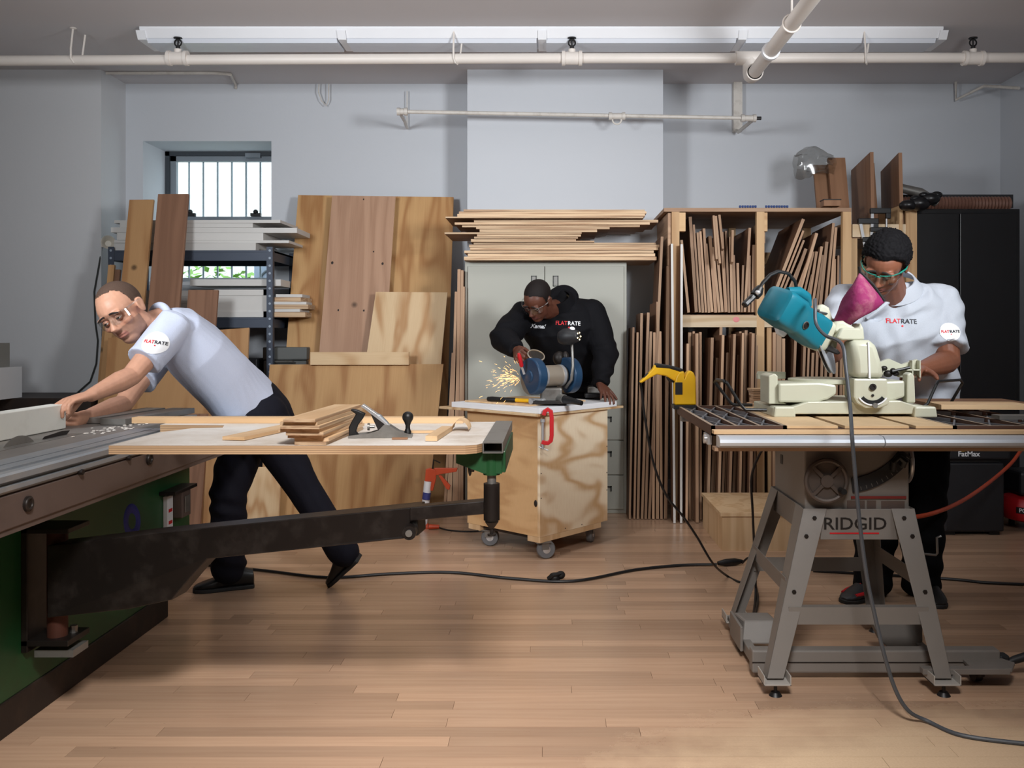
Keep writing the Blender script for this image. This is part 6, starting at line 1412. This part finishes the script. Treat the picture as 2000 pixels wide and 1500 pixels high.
def hairshell(parent, src, a, l, zline, off, mt, noise=0., seed=0, rec=0.):
    yk_ = [p[0] for p in zline]; zk = [p[1] for p in zline]
    zl = np.interp(l[:, 1], yk_, zk)+rec*np.exp(-((np.abs(l[:, 0])-.046)/.016)**2)*(l[:, 1] > .02)+(np.random.RandomState(seed+9).rand(len(l))*.010 if noise == 0 else 0)
    near = (np.linalg.norm(l, axis=1) < .16) & (l[:, 2] > zl) & ~((np.abs(l[:, 0]) > .0765) & (l[:, 2] < .036) & (l[:, 1] > -.05))
    me0 = src.data; nv = len(a); loops = np.empty(len(me0.loops), int); me0.loops.foreach_get('vertex_index', loops)
    st = np.empty(len(me0.polygons), int); me0.polygons.foreach_get('loop_start', st); tt = np.empty(len(me0.polygons), int); me0.polygons.foreach_get('loop_total', tt)
    fs = [tuple(loops[s:s+n]) for s, n in zip(st, tt) if near[loops[s:s+n]].all()]
    used = sorted({i for f in fs for i in f}); mp_ = {v: i for i, v in enumerate(used)}
    no = getno(me0) @ np.array(wm(parent))[:3, :3].T; u = np.array(used)
    edge = np.clip((l[u, 2]-np.interp(l[u, 1], yk_, zk))/.012, 0, 1)
    nz = 0
    if noise:
        rs = np.random.RandomState(seed); q = a[u]; nz = np.zeros(len(u))
        for i in range(14): w_ = rs.normal(size=3)*420; nz += np.sin(q @ w_+rs.rand()*6.28)
        nz = noise*nz/4
    v = a[u]+no[u]*((off*(.25+.75*edge)+nz*edge)[:, None] if noise else (off*(.3+.7*edge))[:, None])
    me = bpy.data.meshes.new('hair'); me.from_pydata([tuple(p) for p in v], [], [tuple(mp_[i] for i in f) for f in fs])
    return place(me, v, 'hair', mt, parent)
def eyes(parent, T, k, gaze=(0, 0), closed=.0, tone=(120, 80, 60), brow=None, bvh=None):
    Tk = T @ Matrix.Scale(k, 4)
    M_lid = mat('eyelid', tone, .5)
    for s in (-1, 1):
        c = V((s*.031, .0765, .002)); e = MB().ell(tuple(c), (.0125, .0125, .0118), Tk, 16, 12).build('eye', M['eyew'], parent)
        g = V((gaze[0], 1, gaze[1])).normalized(); MB().ell((0, 0, 0), (.0068, .0068, .0022), Tk @ frame(c+g*.0112, g), 14, 8).build('iris', M['iris'], e)
        rg = []
        for j in range(7):
            t = math.radians(8+(62-closed*50)*(1-j/6)) if False else math.radians(90-(82+closed*24)*j/6)
            rg.append([c+V((.0136*math.cos(t)*math.cos(a) if False else .0138*math.sin(a)*1.05, .0138*math.cos(a)*math.cos(t), .0134*math.sin(t)*math.cos(a))) for a in [math.radians(-80+160*i/12) for i in range(13)]])
        MB().loft(rg, False, Tk, False).build('eyelid', M_lid, parent)
        rg = []
        for j in range(4):
            t = math.radians(-90+62*j/3)
            rg.append([c+V((.0142*math.sin(a), .0138*math.cos(a)*math.cos(t), .0134*math.sin(t)*math.cos(a))) for a in [math.radians(-80+160*i/12) for i in range(13)]])
        MB().loft(rg, False, Tk, False).build('eyelid', M_lid, parent)
        if brow and bvh:
            fwd = (T.to_3x3() @ V((0, 1, 0))).normalized(); pts = []
            for i in range(8):
                t = i/7; q = Tk @ V((s*(.012+.038*t), .15, .021+.008*math.sin(PI*(.25+.6*t))-.006*t)); h = bvh.ray_cast(q, -fwd, .2)
                if h[0]: pts.append(h[0]+fwd*.0005)
            if len(pts) > 3: MB().tube(pts, [.0028+.0012*math.sin(PI*min(1, (i+1.5)/len(pts))) for i in range(len(pts))], 8).build('eyebrow', brow, parent)
def glasses(name, label, T, k, mfr, mtemple, drop=0.):
    Tk = T @ Matrix.Scale(k, 4); g = thing(name, label, 'glasses', Tk @ V((0, .1, 0)))
    R_ = .088
    def arc(t, z, r=R_): return Tk @ V((r*math.sin(t)*.94, .020+r*math.cos(t)*.98, z+drop))
    for s in (-1, 1):
        rg = []
        for j in range(2):
            rr = R_+.0016*j; rg.append((rr, j))
        n = 12; vs = []; fsq = []
        for rr in (R_, R_+.0016):
            for i in range(n+1):
                t = s*(.10+.98*i/n); zt_ = .020-.003*(i/n); zb_ = -.022+.010*max(0, 1-i/3.)+.012*(i/n)**2
                vs += [arc(t, zt_, rr), arc(t, zb_, rr)]
        m_ = (n+1)*2
        for i in range(n):
            a, q = i*2, i*2+2
            fsq += [(a, q, q+1, a+1), (m_+a, m_+a+1, m_+q+1, m_+q), (a, m_+a, m_+q, q), (a+1, q+1, m_+q+1, m_+a+1)]
        MB().add(vs, fsq).build('lens', M['lens'], g)
        MB().tube([arc(s*(.08+1.0*i/14), .021-.003*i/14, R_+.001) for i in range(15)], .0023, 8).build('brow_bar', mfr, g)
        MB().tube([arc(s*1.08, .017), Tk @ V((s*.088, .03, .018+drop)), Tk @ V((s*.086, -.01, .018+drop*.4)), Tk @ V((s*.083, -.035, .006))], [.004, .0032, .003, .0025], 8).build('temple', mtemple, g)
    MB().tube([arc(-.12, .012), arc(0, .018, R_+.004), arc(.12, .012)], .0028, 8).build('bridge', mfr, g)
    return g
def folds(a, no, amp, dirs, seed=1, mask=None):    # soft creases running across the given directions
    rs = np.random.RandomState(seed); d = np.zeros(len(a))
    for dv, lam, am in dirs:
        k_ = np.array(V(dv).normalized())*6.283/lam
        w_ = np.zeros(len(a))
        for i in range(3): q = rs.normal(size=3)*rs.uniform(5, 11); w_ += np.sin(a @ q+rs.rand()*6.28)
        g = np.zeros(len(a))
        for i in range(2): q = rs.normal(size=3)*rs.uniform(4, 7); g += np.sin(a @ q+rs.rand()*6.28)
        s = np.sin(a @ k_+w_*1.3); d += am*(np.abs(s)**1.0*np.sign(s))*np.clip(.5+.5*g, 0, 1.3)
    d = d*amp
    if mask is not None: d = d*mask
    return a+no*d[:, None]
def cloth(parent, mb, name, mt, vox=.006, sm=4, fold=None):
    me = remesh(mb, vox, sm); a = getco(me); no = getno(me)
    if fold: a = folds(a, no, *fold)
    me.vertices.foreach_set('co', a.ravel()); me.update()
    bv = BVHTree.FromPolygons([tuple(p) for p in a], [tuple(p.vertices) for p in me.polygons])
    return place(me, a, name, mt, parent), bv
def shoe(parent, heel, toe, top, mt, red=None, w_=.046):
    h, t = V(heel), V(toe); d = (t-h); L = d.length; d.normalize(); up = V(top); up = (up-d*up.dot(d)).normalized(); s = d.cross(up)
    b = MB(); rg = []
    for u, hw, ht, bt in ((-.02, .020, .055, .012), (0, .032, .085, .010), (.18, .037, .10, .010), (.34, .037, .095, .010), (.5, .041, .075, .010), (.68, .047, .056, .010), (.84, .045, .044, .010), (.95, .033, .034, .012), (1.0, .015, .026, .016)):
        rg.append([h+d*u*L+s*hw*math.copysign(abs(math.cos(a))**.75, math.cos(a))+up*((ht+bt)/2+(ht-bt)/2*math.copysign(abs(math.sin(a))**.8, math.sin(a))) for a in [2*PI*i/18 for i in range(18)]])
    sh = b.loft(rg).build('shoe', mt, parent)
    rg = []
    for u, hw in ((-.025, .026), (.0, .036), (.2, .040), (.4, .039), (.55, .044), (.7, .050), (.86, .047), (.97, .034), (1.015, .014)):
        rg.append([h+d*u*L+s*x*hw+up*z for x, z in ((-1, 0), (1, 0), (1, .018), (-1, .018))])
    MB().loft(rg).build('sole', M['sole'], sh, True, .004)
    b = MB()
    for i in range(5):
        u = .40+.07*i; z = .098-.011*i*1.1; b.tube([h+d*u*L+s*.026+up*(z-.018), h+d*(u+.01)*L+up*(z-.004), h+d*u*L-s*.026+up*(z-.018)], .0028, 6)
    b.build('laces', red or M['black'], sh)
    if red:
        b = MB()
        for sg in (-1, 1): b.tube([h+d*.52*L+s*sg*.043+up*.045, h+d*.7*L+s*sg*.044+up*.04, h+d*.86*L+s*sg*.034+up*.036], .008, 8)
        b.build('red_trim', red, sh)
def patch(parent, bv, c, n, up, r, name='sleeve_patch'):
    n = V(n).normalized(); x = V(up).cross(n).normalized(); u = n.cross(x)
    Mx = Matrix(((x.x, u.x, n.x, c[0]), (x.y, u.y, n.y, c[1]), (x.z, u.z, n.z, c[2]), (0, 0, 0, 1)))
    vs = [(0, 0, 0)]; f = []
    for j in range(1, 5):
        for i in range(24): a = 2*PI*i/24; vs.append((r*j/4*math.cos(a), r*j/4*math.sin(a), 0))
    for i in range(24): f.append((0, 1+i, 1+(i+1) % 24))
    for j in range(3):
        for i in range(24): f.append((1+j*24+i, 1+(j+1)*24+i, 1+(j+1)*24+(i+1) % 24, 1+j*24+(i+1) % 24))
    a = project(np.array(vs), Mx, bv, .0022); b = MB(); b.add([tuple(p) for p in a], f); o = b.build(name, M['white_patch'], parent, True, 0, False)
    logo(o, bv, Mx, r*.40, .004); return Mx
def logo(parent, bv, Mx, size, off, dark=None):
    sh = Mx @ Matrix.Translation((0, 0, off-.001))
    text('patch_lettering', 'FLAT', size, sh @ Matrix.Translation((-.02*size, size*.1, 0)), M['redtext'], parent, .0004, .95, .0004, target=bv, align='RIGHT', off=off)
    text('patch_lettering', 'RATE', size, sh @ Matrix.Translation((.02*size, size*.1, 0)), dark or M['darktext'], parent, .0004, .95, .0004, target=bv, align='LEFT', off=off)
    a = project(np.array([(size*(.25+.16*math.cos(t)), size*(-.62+.16*math.sin(t)), 0) for t in [2*PI*i/10 for i in range(10)]]), Mx, bv, off)
    MB().add([tuple(p) for p in a], [tuple(range(10))]).build('patch_dot', M['redtext'], parent, False, 0, False)
# ------------------------------------------------ man stooping over the sliding saw
p1 = thing('person', 'person in pale grey polo shirt and dark trousers stooping to the saw fence board', 'person', G(470, 1150))
A1 = W(482, 788, 424); B1 = W(352, 655, 452); NB = W(318, 632, 458)
lt0, lt1 = V((.15, -1, .05)), V((.42, -.80, -.10))
ax1 = (B1-A1).normalized()
LS, RS = W(336, 642, 470), W(322, 672, 436)        # shoulder joints: his left one nearer
LE, RE = W(256, 735, 495), W(240, 790, 470)
LW, RW = W(178, 772, 530), W(172, 812, 512)
HL, HR = W(512, 815, 430), W(488, 820, 416)
KL, AL = W(594, 955, 424), W(668, 1072, 418)
KR, AR = W(446, 965, 426), W(446, 1104, 420)
T1 = Matrix.Translation(W(240, 611, 478)) @ orient((-.06, -.90, -.40), (-.46, -.25, .85)); k1 = 1.04
mb = MB(); head(mb, T1, k1, 1.0)
limbs(mb, [T1 @ V((0, -.03, -.05)), T1 @ V((0, -.045, -.10)), NB], [.058, .060, .070])
torso(mb, [(A1-ax1*.12, lt0, .13, .09), (A1, lt0, .14, .095), (A1.lerp(B1, .5), lt1, .15, .10), (B1, lt1, .16, .095), (NB+V((.02, .02, -.02)), lt1, .08, .07)])
limbs(mb, [LS, LS.lerp(LE, .5), LE, LE.lerp(LW, .3), LW], [.05, .047, .039, .041, .025]); limbs(mb, [RS, RS.lerp(RE, .5), RE, RE.lerp(RW, .3), RW], [.05, .047, .039, .041, .025])
limbs(mb, [HL, KL, KL.lerp(AL, .35), AL], [.075, .052, .052, .036]); limbs(mb, [HR, KR, KR.lerp(AR, .35), AR], [.075, .052, .052, .036])
hand(mb, LW, W(140, 781, 541)-LW, (-.1, -.25, -1), -1, ((18, 34, 22), (20, 36, 24), (22, 38, 26), (24, 40, 28)), .98, (.35, .55, .75), .06)
hand(mb, RW, W(150, 822, 524)-RW, (-.75, -.35, .25), 1, (30, 40, 30), .95, (.5, .7, .3))
b1, a1, l1 = skin(p1, mb, T1, k1, (198, 148, 122), (156, 104, 90), (96, 76, 68), .0036, [((0, .09, .032), (.012, .02, .006), (0, .003, 0))])
M['crop'] = mat('cropped_hair', (84, 66, 56), .8, var=.35, scale=400., spec=.2)
hairshell(p1, b1, a1, l1, [(-.12, -.06), (-.05, -.05), (-.01, -.005), (.012, .02), (.02, .062), (.05, .096), (.08, .13)], .0014, M['crop'], rec=.016)
bv1 = BVHTree.FromPolygons([tuple(p) for p in a1], [tuple(p.vertices) for p in b1.data.polygons])
M['brow'] = mat('brow_dark', (34, 24, 20), .8)
eyes(p1, T1, k1, (-.05, .15), 0, (176, 124, 100), M['brow'], bv1)
glasses('safety_glasses', 'clear safety glasses on the face of the man stooping at the saw', T1, k1, M['lens'], M['lens'])
mb = MB(); ax0 = (A1.lerp(B1, .3)-A1).normalized()
torso(mb, [(A1-ax1*.015, lt0, .172, .142), (A1+ax1*.06, lt0, .172, .142), (A1.lerp(B1, .45), lt1, .180, .140), (A1.lerp(B1, .8), lt1, .192, .135), (B1+ax1*.03, lt1, .175, .115), (B1.lerp(NB, .6)+ax1*.02, lt1, .12, .085), (NB+ax1*.012, lt1, .078, .074), (NB+ax1*.030, lt1, .066, .064)])
for s_, e_, m_ in ((LS, LE, .70), (RS, RE, .62)):
    d = (e_-s_).normalized(); q = s_.lerp(e_, m_); mb.ell(tuple(s_), (.078,)*3, None, 18, 12)
    mb.tube([s_-d*.03, s_+d*.04, q-d*.05, q-d*.022, q-d*.018, q], [.076, .078, .072, .070, .0725, .0725], 22)
sh1, bs1 = cloth(p1, mb, 'polo_shirt', M['polo'], .0058, 5, (1, [((.9, -.2, .35), .13, .0030), ((.7, -.5, .6), .075, .0014)], 3))
rim = NB+ax1*.018; MB().ring(frame(rim, T1 @ V((0, -.045, -.06))-rim), .064, .016, 30, 10).build('collar', M['polo'], p1)
mb = MB(); torso(mb, [(A1-ax1*.20, lt0, .15, .12), (A1-ax1*.13, lt0, .172, .145), (A1-ax1*.04, lt0, .172, .148), (A1+ax1*.035, lt0, .165, .136)])
limbs(mb, [HL, HL.lerp(KL, .5), KL, AL+(AL-KL).normalized()*.02], [.115, .096, .076, .072], 18); limbs(mb, [HR, HR.lerp(KR, .5), KR, AR+V((0, 0, -.01))], [.115, .10, .082, .078], 18)
cloth(p1, mb, 'trousers', M['navy_t'], .008, 5, (1, [((.2, .3, 1), .10, .004), ((1, .2, .6), .07, .002)], 5))
shoe(p1, G(494, 1146)+V((0, 0, 0)), G(378, 1157)+V((0, 0, 0)), (0, 0, 1), M['leather'])
tq = G(646, 1144); shoe(p1, W(703, 1092, 418), tq+V((0, 0, .004)), (-.75, -.1, .55), M['leather'])
c = LS.lerp(LE, .36); patch(p1, bs1, c+V((.014, 0, .004)), V((.10, -1, .10)), (.12, 0, 1), .047)
# ------------------------------------------------ man at the bench grinder
p2 = thing('person', 'person in black hooded work jacket bending over the bench grinder', 'person', V((.13, F/306., 0)))
H2 = V((.13, F/305., .93)); S2 = W(1093, 622, 319); N2 = W(1085, 598, 322)
LS2, LE2, LW2 = W(1156, 612, 318), W(1183, 690, 323), W(1172, 750, 335)
RS2, RE2, RW2 = W(1026, 615, 323), W(982, 660, 338), W(1009, 684, 352)
T2 = Matrix.Translation(W(1050, 588, 333)) @ orient((-.42, -.62, -.62), (-.20, -.55, .78)); k2 = .97
mb = MB(); head(mb, T2, k2, 1.0)
limbs(mb, [T2 @ V((0, -.03, -.05)), T2 @ V((0, -.045, -.10)), N2+V((0, .02, -.02))], [.058, .056, .064])
lx = V((1, 0, 0))
torso(mb, [(H2, lx, .15, .10), (H2.lerp(S2, .5), lx, .15, .10), (S2, lx, .17, .09), (N2, lx, .09, .07)])
limbs(mb, [LS2, LE2, LE2.lerp(LW2, .3), LW2], [.05, .04, .041, .026]); limbs(mb, [RS2, RE2, RE2.lerp(RW2, .3), RW2], [.05, .04, .041, .026])
LF2, RF2 = V((.26, F/303., .09)), V((.02, F/303., .09))
for s_, f_ in ((.09, LF2), (-.09, RF2)): limbs(mb, [H2+V((s_, 0, -.02)), (H2+V((s_, -.02, 0))).lerp(f_, .5), f_], [.078, .054, .038])
hand(mb, LW2, W(1178, 771, 341)-LW2+V((.02, 0, 0)), (-.3, .1, -1), 1, ((8, 14, 10),)*4, 1.0, (.5, .7, .2), .22)
hand(mb, RW2, W(1016, 702, 364)-RW2, (.75, .25, -.45), 1, (38, 48, 30), .98, (.7, .4, .5), .03, 30)
b2, a2, l2 = skin(p2, mb, T2, k2, (92, 54, 40), (98, 54, 50), None, .0040)
M['buzz'] = mat('buzz_black_hair', (24, 17, 16), .7, var=.3, scale=400., spec=.25)
hairshell(p2, b2, a2, l2, [(-.12, -.06), (-.05, -.05), (-.01, -.005), (.015, .0), (.03, .055), (.06, .076), (.09, .080)], .0018, M['buzz'])
bv2 = BVHTree.FromPolygons([tuple(p) for p in a2], [tuple(p.vertices) for p in b2.data.polygons])
eyes(p2, T2, k2, (0, -.25), .6, (74, 42, 32), M['brow'], bv2)
glasses('safety_glasses', 'clear safety glasses on the face of the man at the grinder', T2, k2, M['lens'], M['lens'])
mb = MB()
torso(mb, [(H2+V((0, 0, -.10)), lx, .20, .15), (H2, lx, .205, .155), (H2.lerp(S2, .5), lx, .215, .155), (S2+V((0, 0, -.03)), lx, .235, .15), (S2+V((0, 0, .045)), lx, .20, .12), (N2+V((.01, .03, .0)), lx, .12, .09)])
for s_, e_, w_ in ((LS2, LE2, LW2), (RS2, RE2, RW2)):
    mb.ell(tuple(s_), (.080,)*3, None, 18, 12); d = (w_-e_).normalized()
    limbs(mb, [s_, s_.lerp(e_, .5), e_], [.090, .086, .078], 18); mb.tube([e_, e_.lerp(w_, .4), e_.lerp(w_, .8), w_-d*.015, w_+d*.005], [.078, .070, .056, .050, .047], 18); mb.ell(tuple(e_), (.078,)*3, None, 16, 10)
mb.capsule([N2+V((.03, .05, -.02)), LS2+V((-.02, .02, .0))], [.085, .088], 16); mb.capsule([N2+V((-.03, .05, -.02)), RS2+V((.02, .02, 0))], [.080, .085], 16)
hd = N2+V((.055, .075, .045)); mb.ell(tuple(hd), (.085, .055, .075), None, 18, 12)
jk, bj = cloth(p2, mb, 'jacket', M['jacket'], .0070, 4, (1, [((.1, .1, 1), .10, .005), ((.7, 0, .7), .08, .003)], 8))
M['lining'] = mat('hood_lining', (74, 66, 50), .9)
rc = N2+V((.022, .012, .018)); MB().ring(frame(rc, V((-.25, -.5, .75))) @ Matrix.Diagonal((1, .9, 1, 1)), .080, .012, 32, 8).build('collar', M['jacket'], p2)
MB().ring(frame(rc+V((-.006, -.010, .014)), V((-.25, -.5, .75))) @ Matrix.Diagonal((1, .9, 1, 1)), .071, .006, 32, 8).build('hood_lining', M['lining'], p2)
hp2 = smooth([rc+V((-.075, -.02, -.01)), rc+V((-.04, .04, .045)), rc+V((.03, .07, .075)), rc+V((.085, .05, .045)), rc+V((.085, -.01, -.015))], 8); nh = len(hp2)-1
MB().tube(hp2, [.020+.022*math.sin(PI*i/nh) for i in range(nh+1)], 18).build('hood', M['jacket'], p2)
rg = []
for i in range(33):
    a = math.radians(-238+296*i/32); Th = frame(rc, V((-.25, -.5, .75))); q0 = Th @ V((.074*math.cos(a), .070*math.sin(a), .040)); q1 = Th @ V((.100*math.cos(a), .092*math.sin(a), -.045)); n_ = (Th.to_3x3() @ V((math.cos(a), math.sin(a), .3))).normalized(); rg.append([q0, q1, q1+n_*.010, q0+n_*.010])
MB().loft(rg).build('standing_collar', M['jacket'], p2)
mb = MB(); torso(mb, [(H2+V((0, 0, -.14)), lx, .16, .12), (H2+V((0, 0, .05)), lx, .165, .125)])
for s_, f_ in ((.09, LF2), (-.09, RF2)): limbs(mb, [H2+V((s_, 0, -.06)), (H2+V((s_, -.02, 0))).lerp(f_, .5), f_+V((0, 0, -.01))], [.10, .082, .072])
cloth(p2, mb, 'trousers', M['black_t'], .010, 4, (1, [((0, .3, 1), .10, .004)], 5))
for f_ in (LF2, RF2): shoe(p2, V((f_.x, f_.y+.07, 0)), V((f_.x, f_.y-.19, 0)), (0, 0, 1), M['leather'])
def chest(p, bv, px, py, s, body=None):
    c = W(px, py, s); Mx = Matrix.Translation(c) @ Tt; return Mx
Mx = chest(p2, bj, 1049, 637, 340); text('name_embroidery', 'Kamal', .034, Mx @ Matrix.Rotation(-.05, 4, 'Z'), M['white'], p2, .0005, 1., .0008, .35, target=bj)
Mx = chest(p2, bj, 1110, 632, 340); logo(p2, bj, Mx @ Matrix.Rotation(-.03, 4, 'Z'), .034, .002, M['white'])
# ------------------------------------------------ man at the miter saw
p3 = thing('person', 'person with curly hair in grey polo shirt bending over the miter saw', 'person', V((1.62, F/425., 0)))
H3 = V((1.665, F/418., .92)); S3 = W(1748, 610, 438); N3 = W(1742, 572, 446)
LS3, LE3, LW3 = W(1838, 592, 438), W(1852, 706, 452), W(1796, 722, 480)
RS3, RE3, RW3 = W(1652, 592, 446), W(1622, 690, 466), W(1612, 650, 496)
T3 = Matrix.Translation(W(1729, 517, 470)) @ orient((-.50, -.60, -.60), (-.16, -.58, .76)); k3 = 1.03
mb = MB(); head(mb, T3, k3, 1.02)
limbs(mb, [T3 @ V((0, -.03, -.05)), T3 @ V((0, -.045, -.10)), N3+V((.01, .03, -.03))], [.064, .064, .074])
torso(mb, [(H3, lx, .17, .12), (H3.lerp(S3, .5), lx, .18, .13), (S3, lx, .19, .11), (N3, lx, .07, .06)])
limbs(mb, [LS3, LS3.lerp(LE3, .5), LE3, LE3.lerp(LW3, .3), LW3], [.06, .056, .05, .05, .030]); limbs(mb, [RS3, RS3.lerp(RE3, .5), RE3, RE3.lerp(RW3, .3), RW3], [.06, .056, .05, .05, .030])
LF3, RF3 = V((1.69, F/428., .09)), V((1.47, F/428., .09))
for s_, f_ in ((.10, LF3), (-.10, RF3)): limbs(mb, [H3+V((s_, 0, -.02)), (H3+V((s_, -.02, 0))).lerp(f_, .5), f_], [.09, .062, .042])
hand(mb, LW3, W(1768, 728, 500)-LW3, (0, -.2, -1), 1, (14, 22, 16), 1.02)
hand(mb, RW3, W(1613, 618, 512)-RW3, (-.2, -.9, .1), -1, (40, 50, 30), 1.02)
b3, a3, l3 = skin(p3, mb, T3, k3, (122, 76, 56), (110, 64, 56), (58, 38, 30), .0040)
M['curl'] = mat('curly_black_hair', (14, 13, 15), .8, var=.35, scale=120., spec=.12)
hairshell(p3, b3, a3, l3, [(-.12, -.06), (-.05, -.05), (-.01, -.01), (.015, -.012), (.028, .045), (.06, .070), (.09, .073)], .017, M['curl'], .0030, 4)
bv3 = BVHTree.FromPolygons([tuple(p) for p in a3], [tuple(p.vertices) for p in b3.data.polygons])
eyes(p3, T3, k3, (0, -.3), .7, (104, 62, 46), M['brow'], bv3)
M['gteal'] = mat('glasses_green', (24, 120, 104), .4)
glasses('safety_glasses', 'green-framed safety glasses on the face of the curly-haired man', T3, k3, M['gteal'], M['gteal'])
mb = MB()
torso(mb, [(H3+V((0, 0, -.12)), lx, .215, .165), (H3+V((0, 0, .05)), lx, .225, .185), (H3.lerp(S3, .45), lx, .235, .185), (S3+V((0, 0, -.06)), lx, .245, .165), (S3+V((0, 0, .03)), lx, .225, .135), (S3.lerp(N3, .6), lx, .16, .11), (N3+V((.01, .025, .0)), lx, .088, .085), (N3+V((.014, .012, .035)), lx, .078, .076)])
for s_, e_, m_, r_ in ((LS3, LE3, .80, 1.), (RS3, RE3, .72, .9)):
    d = (e_-s_).normalized(); q = s_.lerp(e_, m_); mb.ell(tuple(s_), (.088*r_,)*3, None, 18, 12); mb.capsule([N3+V((.0, .03, -.03)), s_+V((0, .01, 0))], [.080, .086], 16)
    mb.tube([s_-d*.03, s_+d*.05, q-d*.05, q-d*.024, q-d*.020, q], [.086*r_, .092*r_, .092*r_, .090*r_, .093*r_, .093*r_], 22)
sh3, bs3 = cloth(p3, mb, 'polo_shirt', M['polo2'], .0060, 5, (1, [((.80, 0, .6), .10, .0085), ((.5, -.2, -.8), .07, .0040), ((1, 0, -.2), .13, .005)], 11))
rc = N3+V((.014, .008, .038)); Tc = frame(rc, V((-.22, -.55, .75)))
rg = []
for i in range(33):
    a = math.radians(-252+(324)*i/32); r = .080; q0 = Tc @ V((r*math.cos(a), r*math.sin(a)*.95, .020)); q1 = Tc @ V((r*1.42*math.cos(a), r*1.38*math.sin(a), -.036))
    n_ = (Tc.to_3x3() @ V((math.cos(a), math.sin(a), .5))).normalized(); rg.append([q0, q1, q1+n_*.006, q0+n_*.006])
MB().loft(rg).build('collar', M['polo2'], p3)
pts = [W(1772, 575, 470), W(1758, 592, 474), W(1745, 606, 476), W(1732, 620, 478)]; pl_ = []
for p in pts:
    h = bs3.ray_cast(V((p.x, p.y-.6, p.z)), V((0, 1, 0)), 2.); pl_.append((h[0]+V((0, -.003, 0))) if h[0] else p)
MB().tube(pl_, [.010, .011, .011, .009], 8).build('placket', M['polo2'], p3)
mb = MB(); torso(mb, [(H3+V((0, 0, -.16)), lx, .170, .15), (H3+V((0, 0, .02)), lx, .185, .165)])
for s_, f_ in ((.10, LF3), (-.10, RF3)): limbs(mb, [H3+V((s_, 0, -.06)), (H3+V((s_, -.02, 0))).lerp(f_, .5), f_+V((0, 0, -.02))], [.112, .100, .088], 18)
cloth(p3, mb, 'trousers', M['black_t'], .009, 4, (1, [((0, .3, 1), .12, .005), ((.6, .2, .7), .08, .003)], 15))
shoe(p3, V((1.52, RF3.y+.04, 0)), V((1.30, F/441., 0)), (0, 0, 1), M['case'], M['red']); shoe(p3, V((LF3.x+.03, LF3.y+.06, 0)), V((LF3.x, LF3.y-.20, 0)), (0, 0, 1), M['leather'])
c = LS3.lerp(LE3, .52)+V((-.014, 0, 0)); patch(p3, bs3, c, V((-.06, -1, .05)), (.0, 0, 1), .040)
Mx = chest(p3, bs3, 1786, 628, 470); logo(p3, bs3, Mx @ Matrix.Rotation(-.04, 4, 'Z'), .028, .002)
